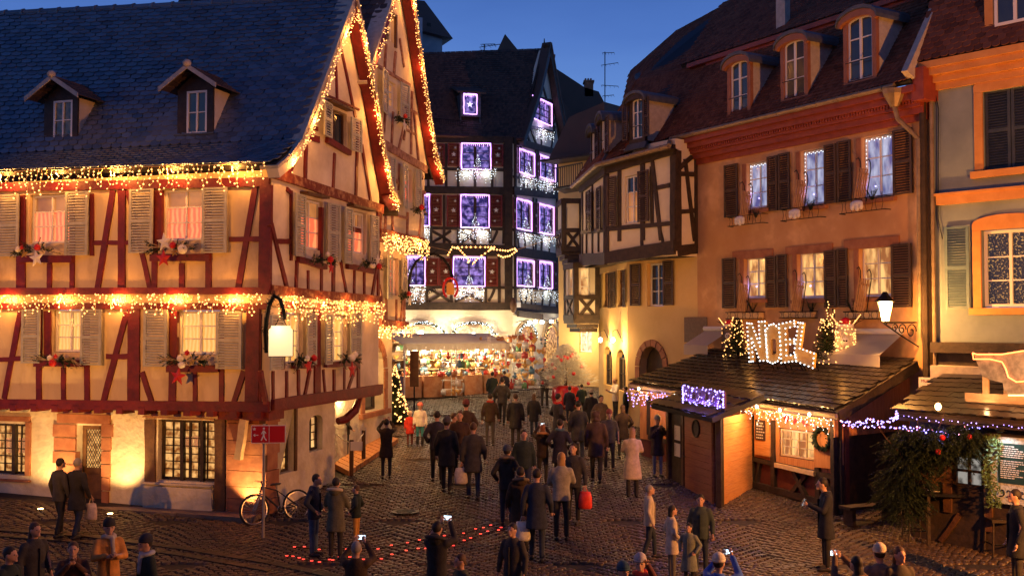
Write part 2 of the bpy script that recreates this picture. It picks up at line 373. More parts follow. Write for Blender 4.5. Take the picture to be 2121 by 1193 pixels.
def tiles(par, A, B, C, D, nu, nv, mat, nobj=0, th=.018, over=1.45, name='roof_tile', holes=(), sag=0, shape='round', order='near', gap=.95, backing=None, lift=.02):
    """courses of overlapping tiles on the quad A(bottom left) B(bottom right) C(top right) D(top left)"""
    A, B, C, D = (Vector(v) for v in (A, B, C, D))
    nrm = (B-A).cross(D-A).normalized()
    def Q(s, t):
        p = (A*(1-s)+B*s)*(1-t)+(D*(1-s)+C*s)*t
        return p-nrm*sag*4*t*(1-t)
    # unit tile: x in -.5...5, y from 0 (bottom, proud) to 1 (top)
    if shape == 'round': ol = [(-.5, 1), (-.5, .22), (-.36, .07), (-.13, 0), (.13, 0), (.36, .07), (.5, .22), (.5, 1)]
    elif shape == 'wave': ol = [(-.5, 1), (-.5, .0), (-.28, .03), (0, .10), (.28, .03), (.5, .0), (.5, 1)]
    else: ol = [(-.5, 1), (-.5, 0), (.5, 0), (.5, 1)]
    n = len(ol)
    def wz(x): return (math.cos(x*2*math.pi)*-.02 if shape == 'wave' else 0)
    U = np.array([(x, y, 0+wz(x)) for x, y in ol]+[(x, y, 1+wz(x)) for x, y in ol])     # z: 0 under, 1 top (times th)
    fs = [tuple(range(n, 2*n))]+[(i, (i+1) % n, (i+1) % n+n, i+n) for i in range(n)]
    ar = sum(ol[i][0]*ol[(i+1) % n][1]-ol[(i+1) % n][0]*ol[i][1] for i in range(n))
    if ar < 0: fs = [f[::-1] for f in fs]
    lst = []
    for j in range(nv):
        for i in range(nu+1):
            s = (i+(.5 if j % 2 else 0))/nu
            if s > 1-.3/nu: continue
            t = j/nv; c = Q(min(s, 1), t); 
            skip = False
            for h in holes:
                if h(c): skip = True
            if skip: continue
            up = Q(min(s, 1), min(t+1/nv, 1.0))-c if t+1/nv <= 1 else c-Q(min(s, 1), t-1/nv)
            rt = (Q(1, t)-Q(0, t))/nu
            lst.append((c, rt, up))
    lst.sort(key=lambda q: (q[0]-Vector((0, 0, CAMZ))).length)
    def frame(q):
        c, rt, up = q; nn = rt.cross(up).normalized(); j = random.uniform
        rt = rt*gap*(1+j(-.02, .02)); upv = up*over-nn*0.0
        base = c+nn*(lift+j(0, .007))+rt*j(-.03, .03)+up*j(-.05, .05)
        tilt = nn*-(lift*.8+th*.3); upv = upv+tilt+rt*j(-.03, .03)
        return rt, upv, nn*th, base
    body = MB(); V = []; F = []; b = 0
    me0 = None
    if nobj:
        m0 = bpy.data.meshes.new(name); m0.from_pydata([tuple(v) for v in U], [], fs); m0.materials.append(mat)
    for k, q in enumerate(lst):
        rt, up, nn, base = frame(q)
        if k < nobj:
            Mx = Matrix(((rt.x, up.x, nn.x, base.x), (rt.y, up.y, nn.y, base.y), (rt.z, up.z, nn.z, base.z), (0, 0, 0, 1)))
            put(name, m0, par, Mx)
        else:
            R = np.array([list(rt), list(up), list(nn)]); V.append(U @ R+np.array(list(base)))
            F += [tuple(x+b for x in f) for f in fs]; b += len(U)
    if V:
        me = bpy.data.meshes.new(name+'s'); me.from_pydata(np.concatenate(V).tolist(), [], F); me.materials.append(mat)
        put('roof_tiles', me, par, None, kind='stuff' if nobj else None) if nobj else put('roof_tiles', me, par, None)
    # solid deck under the tiles
    q = MB(); th2 = .12
    q.add([A, B, C, D, A-nrm*th2, B-nrm*th2, C-nrm*th2, D-nrm*th2], [(0,1,2,3),(7,6,5,4),(0,4,5,1),(1,5,6,2),(2,6,7,3),(3,7,4,0)])
    put('roof', q.mesh('roof', backing or m_dark), par, None)

def icicles(p0, p1, n, lmin, lmax, label, bulb=m_bulb, br=.022, step=.11, out=.06, group=None, sag=0, horiz=True, jit=.05, name='icicle_lights', wire=m_wire, lights=0, le=6, lc=WARM, cyc=None):
    """a curtain of little lights between two points: cable with hanging strands"""
    p0, p1 = Vector(p0), Vector(p1); wr = MB(); bu = MB(); d = p1-p0
    cable = [p0+d*(i/24)-Vector((0, 0, sag*4*(i/24)*(1-i/24)+random.uniform(0, .02))) for i in range(25)]
    wr.tube(cable, .010, 4)
    for i in range(n):
        t = (i+random.uniform(.2, .8))/n; b = p0+d*t-Vector((0, 0, sag*4*t*(1-t))); ln = lmin+(lmax-lmin)*(.5+.5*math.sin(i*1.9+random.uniform(-.9, .9)))*random.uniform(.6, 1)
        pts = [b]; z = 0
        while z < ln:
            z += step*random.uniform(.6, 1.2); q = b+Vector((random.uniform(-jit, jit), random.uniform(-.03, .03), -z)); pts.append(q)
            bu.octa(q+Vector((random.uniform(-.03, .03), random.uniform(-.05, .01), 0)), br*random.uniform(.7, 1.2))
        if len(pts) > 1: wr.tube(pts, .008, 3, cap=False)
    if horiz:
        for i in range(int(n*.9)):
            t = random.random(); q = p0+d*t-Vector((0, 0, sag*4*t*(1-t)))+Vector((0, random.uniform(-.04, .02), random.uniform(-.05, .03))); bu.octa(q, br*random.uniform(.7, 1.1))
    o = put(name, wr.mesh('cable', wire), None, None, label, 'fairy lights', group)
    put('bulbs', bu.mesh('bulbs', bulb), o, None, kind='stuff')
    for i in range(lights):
        t = (i+.5)/lights; b = p0+d*t; lamp(loc=b+Vector((0, 0, -.14)), e=le, c=lc, r=.03)
    return o
# ================================================================ HOUSE 1 : red timber house, front (A) and gable side (B)
CORN = XY(560, 23.5)
dA = Vector((-3.32, 1)).normalized(); dB = Vector((.303, 1)).normalized()
Aleft = CORN+dA*16
FA = Fac(Aleft, CORN); FB = Fac(CORN, CORN+dB*6.15)
FAg = FA.shift(-.35); FBg = FB.shift(-.30)
h1 = root('timber_house', (CORN.x-3, CORN.y+2, gz(24)), 'cream plaster house with dark red timber frame and blue tiled roof by the sign post', 'house')
# wall A upper storeys
rA = {k: FA.rect(*v) for k, v in dict(w1=(62, 404, 144, 503), w2=(337, 393, 426, 497), w3=(110, 642, 176, 730), w4=(368, 643, 455, 735)).items()}
z_top = FA.uz(560, 352)[1]; z_jet = FA.uz(560, 852)[1]
FA_L = FA.L
wins_far = []
for (a, b) in ((-150, 404), (-180, 643)): wins_far.append(FA.rect(a-70, b, a, b+92))
mb = MB().wall([(0, z_jet), (FA_L, z_jet), (FA_L, z_top), (0, z_top)], [rect_pts(r) for r in list(rA.values())], thick=.3)
put('wall', mb.mesh('wall', m_plaster), h1, FA.M)
for k, (pa, sl) in dict(w1=((p_dim, p_pink), 1), w2=((p_dim, p_pink), 1), w3=(p_yel, 1), w4=(p_yel, 1)).items(): window(FA, h1, rA[k], 2, 3, pane=pa)
def bA(x0, y0, x1, y1, w=.15, **k): FA.beam(h1, (x0, y0), (x1, y1), w, m_redwood, **k)
# long plates
bA(-560, 400, 560, 377, .22, proud=.07); bA(-560, 604, 560, 603, .17, proud=.07); bA(-560, 634, 560, 634, .16, proud=.05); bA(-560, 829, 560, 842, .22, proud=.10)
# corner posts
bA(553, 384, 550, 600, .30, proud=.06); bA(527, 640, 524, 838, .34, proud=.06)
# storey 3
for a in [(254, 392, 254, 600, .20), (236, 395, 204, 598, .15), (266, 395, 312, 598, .13), (530, 385, 494, 598, .15), (541, 385, 541, 598, .04), (189, 503, 276, 503, .11), (476, 496, 545, 495, .12),
          (45, 405, 45, 598, .26), (104, 545, 104, 598, .13), (151, 402, 151, 598, .13), (192, 402, 192, 530, .10), (278, 402, 278, 520, .07), (322, 395, 321, 598, .15), (332, 395, 332, 500, .12), (378, 545, 378, 598, .14),
          (433, 395, 433, 598, .15), (-20, 402, -22, 598, .2), (-60, 402, -92, 598, .14), (-120, 402, -125, 598, .15)]: bA(*a)
for x0, x1, y0, y1 in ((42, 156, 529, 545), (316, 439, 524, 544)): bA(x0, (y0+y1)/2, x1, (y0+y1)/2, .17, proud=.12)
# storey 2
for a in [(44, 645, 10, 826, .15), (82, 640, 82, 830, .16), (133, 760, 133, 828, .12), (181, 642, 182, 832, .15), (264, 648, 216, 830, .16), (279, 640, 278, 836, .32), (222, 738, 268, 738, .13),
          (296, 770, 316, 834, .13), (361, 645, 358, 834, .2), (405, 768, 405, 836, .11), (459, 645, 460, 838, .12), (506, 768, 484, 838, .13), (100, 644, 100, 745, .2), (0, 745, 50, 742, .12), (-30, 645, -60, 828, .15), (-90, 645, -92, 828, .2), (540, 650, 540, 838, .05)]: bA(*a)
for x0, x1, y in ((76, 184, 752), (350, 457, 763)): bA(x0, y, x1, y, .16, proud=.12)
# shutters of A
for q in [(0, 405, 45, 531), (143, 399, 188, 529), (275, 394, 322, 524), (425, 391, 475, 524), (53, 641, 89, 752), (175, 641, 216, 756), (305, 642, 352, 759), (454, 645, 506, 764), (-150, 642, -108, 750), (-205, 405, -160, 530)]:
    shutter(FA, h1, FA.rect(*q), y=-.10, ang=0)
# jetty joist ends and plates under the first floor
FAj = FA
zj = z_jet
for i in range(15):
    u = FA_L-.25-i*.62; q = MB().box(u-.09, u+.09, -.12, .35, zj-.15, zj-.005); put('joist_end', q.mesh('joist_end', m_redwood), h1, FA.M)
q = MB().box(0, FA_L, -.02, .42, zj-.02, zj+.02); put('jetty_soffit', q.mesh('jetty_soffit', m_redwood), h1, FA.M)
# ---- ground floor A
gA = {k: FAg.rect(*v) for k, v in dict(g1=(-70, 874, 55, 985), door=(160, 880, 212, 1046), g2=(328, 868, 444, 1000)).items()}
zb = -.2
mb = MB().wall([(0, zb), (FA_L-.32, zb), (FA_L-.32, zj), (0, zj)], [rect_pts(gA[k]) for k in gA], thick=.4, rev=.3)
put('wall', mb.mesh('wall', m_stucco), h1, FAg.M)
def stone(r, d=.05, th=.12, m=m_redstone, name='stone', F=FAg): 
    F.k += 1; d = d+(F.k % 7)*.002
    return put(name, MB().box(r[0], r[1], -d, th, r[2], r[3]).mesh(name, m), h1, F.M)
def ragged(px0, px1, py0, py1, n, name='quoin', wv=6, side=1, F=FAg):
    for i in range(n):
        a = py0+(py1-py0)*i/n; b = py0+(py1-py0)*(i+1)/n-1.2; o = random.uniform(0, wv)
        r = F.rect(px0-(o if side < 0 else 0), a, px1+(o if side > 0 else 0), b); stone(r, F=F, name=name)
stone(FAg.rect(-80, 858, 64, 873)); stone(FAg.rect(56, 873.6, 64, 985)); stone(FAg.rect(-80, 986, 64, 998), d=.08)
ragged(122, 159, 878, 1044, 6, side=-1, wv=10); ragged(213, 226, 878, 1044, 6, side=1, wv=9); stone(FAg.rect(122, 856, 230, 878), d=.07)
stone(FAg.rect(297, 862, 445, 868)); 
for x0, x1, y1 in ((298, 327, 1001), (445, 469, 1070)): FAg.beam(h1, ((x0+x1)/2, 868), ((x0+x1)/2, y1), .28, m_brown, proud=.05)
stone(FAg.rect(302, 1004, 443, 1068), d=.10, m=m_stucco, name='plinth'); stone(FAg.rect(300, 1000, 443, 1003.6), d=.13, name='sill', m=m_stucco)
window(FAg, h1, gA['g2'], 6, 7, fr=m_dkwood, pane=p_shop, bar=.022, fw=.06, depth=.2)
for x in (371, 413): FAg.beam(h1, (x, 870), (x, 999), .09, m_dkwood, proud=-.10, thick=.12, name='mullion')
window(FAg, h1, gA['g1'], 7, 6, fr=m_dkwood, pane=p_shop, bar=.022, fw=.06, depth=.2)
for x in (-20, 22): FAg.beam(h1, (x, 876), (x, 984), .10, m_dkwood, proud=-.10, thick=.12, name='mullion')
# door with lattice glass
u0, u1, z0, z1 = gA['door']; mb = MB(); dw = u1-u0; zl0 = z0+(z1-z0)*.45; zl1 = z1-.12
mb.box(u0, u1, .20, .26, z0, zl0); mb.box(u0, u0+.11, .20, .26, zl0, z1); mb.box(u1-.11, u1, .20, .26, zl0, z1); mb.box(u0+.11, u1-.11, .20, .26, zl1, z1)
mb.box(u0+.1, u1-.1, .17, .2, z0+.12, zl0-.15)
door = put('door', mb.mesh('door', m_brown), h1, FAg.M)
put('pane', MB().box(u0+.11, u1-.11, .235, .25, zl0, zl1).mesh('pane', p_shop), door, FAg.M)
q = MB(); 
for i in range(-9, 16):
    for sgn in (1, -1):
        a0 = Vector((u0+.11+i*.075, zl0)); a1 = Vector((u0+.11+i*.075+sgn*(zl1-zl0)*.6, zl1)); d = a1-a0
        lo, hi = u0+.11, u1-.11
        t0, t1 = 0, 1
        if abs(d.x) > 1e-6:
            ta, tb = (lo-a0.x)/d.x, (hi-a0.x)/d.x; t0 = max(0, min(ta, tb)); t1 = min(1, max(ta, tb))
        if t1 > t0+.02: q.tube([(a0.x+d.x*t0, .225, a0.y+d.y*t0), (a0.x+d.x*t1, .225, a0.y+d.y*t1)], .008, 4)
put('lattice', q.mesh('lattice', m_iron), door, FAg.M)
put('handle', MB().tube([(u0+.07, .16, zl0-.1), (u0+.07, .16, zl0+.03)], .012, 6).mesh('handle', m_iron), door, FAg.M)
# small printed pictures hung inside the shop windows
m_print = mk('printed_emblem', (.25, .05, .02), (.75, .5, .28), scale=22, rough=.6, em=(1, .5, .2), ems=.25)
for x0, y0, x1, y1 in ((375, 905, 390, 928), (393, 905, 408, 928), (2, 908, 18, 940), (28, 908, 44, 940)):
    r = FAg.rect(x0, y0, x1, y1); put('glass_emblem', MB().box(r[0], r[1], .180, .196, r[2], r[3]).mesh('glass_emblem', m_print), h1, FAg.M)
# ---- B : gable side
def fb(*a): return FB.uz(*a)
rB = {k: FB.rect(*v) for k, v in dict(w5=(624, 408, 668, 520), w6=(722, 434, 758, 528), w7=(592, 648, 626, 752), w8=(679, 652, 717, 750), w9=(678, 220, 718, 312)).items()}
Lb = fb(785, 500)[0]
e0 = fb(556, 338); apex = fb(712, 6); e1 = fb(797, 428)
poly = [(0, z_jet), (Lb, z_jet), (Lb, e1[1]), fb(785, 400), fb(752, 208), apex, fb(650, 190), fb(600, 290), fb(567, 345), (0, e0[1])]
mb = MB().wall(poly, [rect_pts(r) for r in rB.values()], thick=.3)
put('wall', mb.mesh('wall', m_gable), h1, FB.M)
window(FB, h1, rB['w5'], 2, 3); window(FB, h1, rB['w6'], 2, 3); window(FB, h1, rB['w7'], 2, 3, pane=p_yel); window(FB, h1, rB['w8'], 2, 3, pane=p_yel)
window(FB, h1, rB['w9'], 2, 1, fr=m_brown, pane=p_darkp, fw=.05)
def bB(x0, y0, x1, y1, w=.13, m=m_redwood, **k): FB.beam(h1, (x0, y0), (x1, y1), w, m, **k)
bB(560, 358, 790, 434, .24, m_oldbeam, proud=.08); bB(560, 601, 786, 622, .22, m_oldbeam, proud=.08); bB(560, 628, 786, 642, .14, proud=.04); bB(560, 838, 786, 805, .26, proud=.10)
for a in [(652, 196, 594, 370, .15), (560, 464, 594, 604, .13), (632, 300, 630, 380, .12), (592, 392, 601, 400, .1), (693, 100, 697, 205, .10), (703, 90, 735, 245, .11), (692, 318, 688, 405, .11), (740, 255, 735, 425, .12), (748, 300, 768, 430, .11), (658, 190, 742, 228, .05),
          (569, 500, 600, 500, .12), (601, 395, 601, 540, .08), (613, 540, 611, 604, .10), (637, 560, 637, 606, .09), (666, 430, 664, 608, .11), (690, 425, 689, 614, .16), (704, 540, 718, 616, .10), (733, 560, 732, 616, .09), (753, 560, 753, 618, .09), (781, 440, 782, 620, .12), (784, 520, 768, 620, .11), (765, 545, 782, 550, .08), (641, 262, 657, 268, .10), (640, 285, 660, 290, .16),
          (540, 768, 552, 836, .10), (564, 768, 564, 832, .09), (592, 768, 592, 828, .09), (616, 765, 617, 825, .10), (640, 765, 629, 822, .10), (655, 640, 655, 818, .30), (690, 765, 690, 812, .09), (712, 760, 712, 808, .09), (738, 752, 720, 806, .11), (742, 642, 741, 808, .16), (668, 765, 672, 816, .08), (584, 645, 584, 765, .1)]: bB(*a)
for x0, y0, x1, y1 in ((611, 537, 669, 553), (713, 551, 768, 562), (600, 757, 640, 757), (668, 756, 730, 752), (672, 290, 720, 318)): bB(x0, y0, x1, y1, .14, proud=.12)
for q, hg in [((597, 400, 623, 533), 'r'), ((670, 420, 691, 543), 'l'), ((701, 428, 721, 548), 'r'), ((760, 446, 773, 546), 'l'), ((544, 652, 577, 764), 'r'), ((627, 648, 643, 755), 'l'), ((661, 652, 679, 754), 'r'), ((718, 650, 736, 744), 'l'), ((658, 208, 679, 288), 'r'), ((719, 243, 737, 318), 'l')]:
    shutter(FB, h1, FB.rect(*q), y=-.10, ang=.12, hinge=hg)
for x, y in ((625, 402), (722, 428), (676, 212)):      # little roofs over the gable windows
    r = FB.rect(x-4, y-4, x+44, y+14-10); a = FB.uz(x-4, y-3); b = FB.uz(x+42, y+11)
    put('hood', MB().box(a[0], b[0], -.22, 0, a[1]-.03, a[1]+.03).mesh('hood', m_brown), h1, FB.M)
# ground floor B
Lg = FBg.uz(694, 900)[0]
gB = {k: FBg.rect(*v) for k, v in dict(s1=(551, 852, 608, 975), s2=(641, 862, 668, 930)).items()}
u0 = 0
mb = MB().wall([(.36, zb), (Lg, zb), (Lg, z_jet), (.36, z_jet)], [rect_pts(gB['s1']), arch_pts(gB['s2'], .14)], thick=.35, rev=.3)
put('wall', mb.mesh('wall', m_stucco), h1, FBg.M)
window(FBg, h1, gB['s1'], 4, 5, fr=m_dkwood, pane=p_shop, bar=.03, depth=.2, surround=(m_brown, .10, .05)); window(FBg, h1, gB['s2'], 2, 4, fr=m_dkwood, pane=p_mix, bar=.02, depth=.2)
q = MB().box(0, FB.L, -.02, .5, z_jet-.03, z_jet+.02); put('jetty_soffit', q.mesh('jetty_soffit', m_redwood), h1, FB.M)
# corner sandstone pier made of blocks, with the pale brace
z = zb
cu = FAg.uz(472, 1000)[0]; ce = FAg.L-.02
while z < z_jet-.3:
    hh = random.uniform(.26, .42); zz = min(z+hh, z_jet-.22); o = random.uniform(-.03, .04)
    put('block', MB().box(cu+.02, FAg.L-.24+o, -.09-random.uniform(0, .03), .5, z+.006, zz-.006).mesh('block', m_redstone), h1, FAg.M); z = zz
m_pale = mk('pale_oak', (.50, .34, .18), (.62, .45, .26), scale=8, rough=.7)
FAg.beam(h1, (518, 866), (506, 948), .17, m_pale, proud=.30, thick=.14, name='brace')
q = MB().box(cu-.1, FAg.L-.05, -.30, .4, z_jet-.22, z_jet-.03); put('bracket_beam', q.mesh('bracket_beam', m_redwood), h1, FAg.M)
# ---- roof 1
rdgR = FB.pt(apex[0], apex[1]+.12, .25); eR = FA.pt(FA_L+.30, FA.uz(560, 345)[1], .35)
ridgeL = P(0, 30, 30.6); dirr = (ridgeL-rdgR); ridgeL2 = rdgR+dirr*1.9
eL = FA.pt(.0+2, FA.uz(0, 360)[1]+.12, .35)
# steep upper slope and flared foot (kick)
kR = FB.pt(fb(590, 296)[0], fb(590, 296)[1], .25); t = (kR.z-eR.z)/(rdgR.z-eR.z)
kL = eL.lerp(ridgeL2, .16); kL.z = kR.z+.1
kR = Vector((FB.pt(fb(600, 292)[0], 0, .25).x, FB.pt(fb(600, 292)[0], 0, .25).y, fb(600, 292)[1]))
h1r = h1
dorms = []
def hole_d(c):
    for (o, u, w, ln) in dorms:
        v = c-o
        if abs(v.x*u.x+v.y*u.y) < w and -.1 < v.y and v.length < ln: return True
    return False
tiles(h1, eL, eR, kR, kL, 56, 9, m_tilesky, nobj=80, lift=.035, th=.024)
tiles(h1, kL, kR, rdgR, ridgeL2, 56, 34, m_tilesky, nobj=219, sag=-.05, lift=.04, th=.026)
# back slope (not in view) so the roof is a solid
bk = Vector((dB.x, dB.y, 0))*3.2
q = MB(); a = rdgR; b = ridgeL2; c = FB.pt(e1[0]+.4, e1[1]-.1, .25); d = c+(ridgeL2-rdgR); q.add([a, c, d, b, a-Vector((0, 0, .15)), c-Vector((0, 0, .15)), d-Vector((0, 0, .15)), b-Vector((0, 0, .15))], [(0,1,2,3),(7,6,5,4),(0,4,5,1),(1,5,6,2),(2,6,7,3),(3,7,4,0)])
put('back_roof', q.mesh('back_roof', m_tiledark), h1, None)
# ridge tiles
for i in range(26):
    c = rdgR.lerp(ridgeL2, (i+.5)/34); e = rdgR.lerp(ridgeL2, (i+1.52)/34); mbr = MB().tube([c, c.lerp(e, .15), e], [.135, .11, .10], 8); put('ridge_tile', mbr.mesh('ridge_tile', m_tilesky), h1, None)
# verge boards of the gable : left edge, right edge (bent)
def verge(F, par, pts, mat_out, w=.26, d0=.05, d1=.34, name='bargeboard', top=m_mortar):
    P_ = [Vector(F.uz(*p)) for p in pts]
    for a, b in zip(P_[:-1], P_[1:]):
        d = (b-a).normalized(); n = Vector((-d.y, d.x)); n = n if n.y > 0 else -n
        ex = d*.02
        put(name, MB().prism([a-ex, b+ex, b+ex-n*w, a-ex-n*w], -d1, -d0).mesh(name, mat_out), par, F.M)
        put('verge_mortar', MB().prism([a-ex+n*.08, b+ex+n*.08, b+ex+n*.004, a-ex+n*.004], -d1-.03, .1).mesh('verge_mortar', top), par, F.M)
VL = [(548, 350), (575, 328), (600, 294), (640, 190), (689, 58), (713, -4)]; VR = [(713, -4), (735, 98), (762, 236), (775, 320), (790, 395), (806, 424)]
verge(FB, h1, VL, m_gable, w=.22); verge(FB, h1, VR, m_redwood, w=.21)
q = MB()  # soffit of the right overhang
for a, b in zip(VR[:-1], VR[1:]):
    A_, B_ = fb(*a), fb(*b); q.prism([(A_[0], A_[1]-.02), (B_[0], B_[1]-.02), (B_[0], B_[1]-.10), (A_[0], A_[1]-.10)], -.04, .3)
put('soffit', q.mesh('soffit', m_redwood), h1, FB.M)
# dormers of roof 1
def dormer_gable(par, px0, px1, ytop, yb, Yf, wpx, lit):
    """small hipped dormer: px0..px1 cheek to cheek, window rect wpx"""
    Fd = Fac(XY(px0, Yf), XY(px0, Yf)-dA.to_2d()*2 if hasattr(dA, 'to_2d') else XY(px0, Yf)-dA*2)
    r = Fd.rect(px0, ytop, px1, yb); w = Fd.rect(*wpx); u0, u1, z0, z1 = r
    q = MB().wall([(u0, z0), (u1, z0), (u1, z1), ((u0+u1)/2, z1+.42), (u0, z1)], [rect_pts(w)], thick=.05, rev=.1)
    d = put('dormer', q.mesh('dormer', m_dkwood), par, Fd.M)
    window(Fd, d, w, 2, 2, pane=lit, depth=.06, fw=.05) if False else None
    # window as sub-part
    mbw = MB(); a, b, c, e = w; f = .05
    mbw.box(a, a+f, 0, .05, c, e); mbw.box(b-f, b, 0, .05, c, e); mbw.box(a+f, b-f, 0, .05, c, c+f); mbw.box(a+f, b-f, 0, .05, e-f, e); mbw.box((a+b)/2-.02, (a+b)/2+.02, .002, .05, c+f, e-f); mbw.box(a+f, b-f, .01, .05, (c+e)/2-.012, (c+e)/2+.012)
    put('window_frame', mbw.mesh('window_frame', m_white), d, Fd.M)
    put('pane', MB().box(a+f, b-f, .04, .055, c+f, e-f).mesh('pane', lit), d, Fd.M)
    for ux_ in (u0, u1): put('cheek', MB().add([(ux_-.01, .05, z0), (ux_-.01, 1.15, z1), (ux_-.01, .05, z1), (ux_+.01, .05, z0), (ux_+.01, 1.15, z1), (ux_+.01, .05, z1)], [(0, 1, 2), (5, 4, 3), (0, 3, 4, 1), (1, 4, 5, 2), (0, 2, 5, 3)]).mesh('cheek', m_gable), d, Fd.M)
    # roof: two slopes with overhang, tiles as slabs
    ov = .30; cx = (u0+u1)/2; zr = z1+.50; zl = z1-.02; q = MB(); bkk = 1.75
    for sg in (-1, 1):
        ue = cx+sg*((u1-u0)/2+ov)
        for k in range(5):
            ta, tb = k/5, (k+1)/5+.04
            A_ = Vector((ue+(cx-ue)*ta, 0, zl+(zr-zl)*ta+.03)); B_ = Vector((ue+(cx-ue)*tb, 0, zl+(zr-zl)*tb+.005))
            y0_, y1_ = -.34+random.uniform(-.01, .01), bkk*(.55+.5*ta)
            nY = 6
            for j in range(nY):
                ya = y0_+(y1_-y0_)*j/nY; yb_ = y0_+(y1_-y0_)*(j+.96)/nY
                q.add([(A_.x, ya, A_.z), (A_.x, yb_, A_.z), (B_.x, yb_, B_.z), (B_.x, ya, B_.z), (A_.x, ya, A_.z-.03), (A_.x, yb_, A_.z-.03), (B_.x, yb_, B_.z-.03), (B_.x, ya, B_.z-.03)],
                      [(0,1,2,3),(7,6,5,4),(0,4,5,1),(1,5,6,2),(2,6,7,3),(3,7,4,0)])
    put('dormer_roof', q.mesh('dormer_roof', m_tiledark), d, Fd.M)
    q = MB()
    for sg in (-1, 1):
        ue = cx+sg*((u1-u0)/2+ov); q.prism([(ue, zl+.05), (cx, zr+.05), (cx, zr-.07), (ue, zl-.07)], -.38, -.345)
    put('bargeboard', q.mesh('bargeboard', m_mortar), d, Fd.M)
    put('finial', MB().ell((cx, -.36, zr+.06), (.10, .12, .10)).mesh('finial', m_mortar, True), d, Fd.M)
    put('apron', MB().add([(u0-.12, -.12, z0-.16), (u1+.2, -.12, z0-.16), (u1+.12, -.02, z0+.02), (u0-.02, -.02, z0+.02)], [(0, 1, 2, 3)]).box(u0-.05, u1+.05, -.06, -.01, z0, z0+.04).mesh('apron', m_lead), d, Fd.M)
    return Fd, r
def roofY(px, py):   # depth of roof 1 under a pixel
    A_, n = kR, (ridgeL2-kR).cross(rdgR-kR).normalized(); d = ray(px, py); o = Vector((0, 0, CAMZ)); return (d*((A_-o).dot(n)/d.dot(n))).y
p_dorm = pane_mat('dormer_pane', (.003, .003, .004), (.06, .03, .012), .5, scale=8)
for a in ((92, 160, 208, 292, (111, 210, 149, 289), p_dorm), (368, 441, 188, 278, (387, 190, 428, 276), p_darkp)):
    Yf = roofY((a[0]+a[1])/2, a[3])-.03; dormer_gable(h1, a[0], a[1], a[2], a[3], Yf, a[4], a[5])
# ================================================================ HOUSE 2 : tall gable behind house 1 (C), lower jettied back floors (D, stone)
dC = Vector((.235, 1)).normalized(); c0 = XY(785, 29.8)
FC = Fac(c0-dC*2.4, c0+dC*4.25); FD = FC.shift(-.55); FE = FC.shift(-.95)
h2 = root('tall_gable_house', (c0.x-2, c0.y+2, 1.2), 'tall narrow gabled house outlined in fairy lights, behind the blue tiled house', 'house')
def fc(*a): return FC.uz(*a)
LC = fc(879, 400)[0]; zC0 = fc(879, 505)[1]
rC = {k: FC.rect(*v) for k, v in dict(a=(798, 22, 816, 92), b=(797, 160, 820, 228), c=(778, 305, 800, 392), d=(836, 345, 853, 420)).items()}
apC = fc(818, -82)
poly = [(fc(742, 300)[0], zC0), (LC, zC0), (LC, fc(880, 352)[1]), fc(884, 345), fc(866, 220), fc(846, 80), apC, fc(790, 10), fc(757, 110), fc(742, 180)]
q = MB().wall(poly, [rect_pts(r) for r in rC.values()], thick=.3); put('wall', q.mesh('wall', m_gable), h2, FC.M)
window(FC, h2, rC['a'], 1, 3, pane=p_darkp); window(FC, h2, rC['b'], 2, 3, pane=(p_dim, p_dim)); window(FC, h2, rC['c'], 2, 3, pane=p_pink); window(FC, h2, rC['d'], 2, 3)
q = MB(); r = rC['a']; q.box(r[0]-.12, r[0]-.005, -.07, .1, r[2]-.1, r[3]+.1); q.box(r[1]+.005, r[1]+.12, -.07, .1, r[2]-.1, r[3]+.1); q.box(r[0]-.005, r[1]+.005, -.07, .1, r[3]+.005, r[3]+.1); put('window_surround', q.mesh('window_surround', m_brown), h2, FC.M)
m_pinkbeam = mk('faded_pink_timber', (.16, .05, .04), (.42, .22, .17), scale=5, rough=.8, bump=.8, bscale=14)
def bC(x0, y0, x1, y1, w=.11, m=m_pinkbeam, F=FC, **k): F.beam(h2, (x0, y0), (x1, y1), w, m, **k)
bC(762, 280, 882, 352, .26, m_pinkbeam, proud=.06); bC(785, 482, 880, 502, .24, m_oldbeam, proud=.06)
for a in [(768, 78, 790, 92, .09), (757, 122, 848, 178, .10), (752, 168, 760, 176, .1), (783, 50, 776, 100), (798, 92, 795, 150), (818, 108, 814, 160), (827, 80, 836, 140), (806, 0, 800, 22, .08), (760, 130, 770, 240), (797, 230, 793, 290), (813, 232, 810, 300), (846, 195, 835, 290, .1), (852, 190, 850, 320), (856, 232, 866, 335), (838, 222, 862, 236, .08), (838, 268, 862, 280, .08), (785, 246, 784, 270),
          (842, 235, 824, 312), (868, 352, 875, 370), (806, 368, 825, 378, .12), (868, 398, 880, 400, .1), (798, 440, 796, 478), (809, 400, 812, 480), (843, 440, 842, 486), (876, 395, 867, 490), (862, 432, 880, 440, .08), (826, 340, 824, 395, .09), (788, 420, 787, 478, .1), (800, 442, 843, 452, .07)]: bC(*a)
for q, hg in [((779, 140, 796, 240), 'r'), ((822, 170, 835, 262), 'l'), ((800, 325, 808, 398), 'l'), ((822, 338, 836, 432), 'r'), ((854, 350, 862, 430), 'l')]: shutter(FC, h2, FC.rect(*q), y=-.10, ang=.15, hinge=hg)
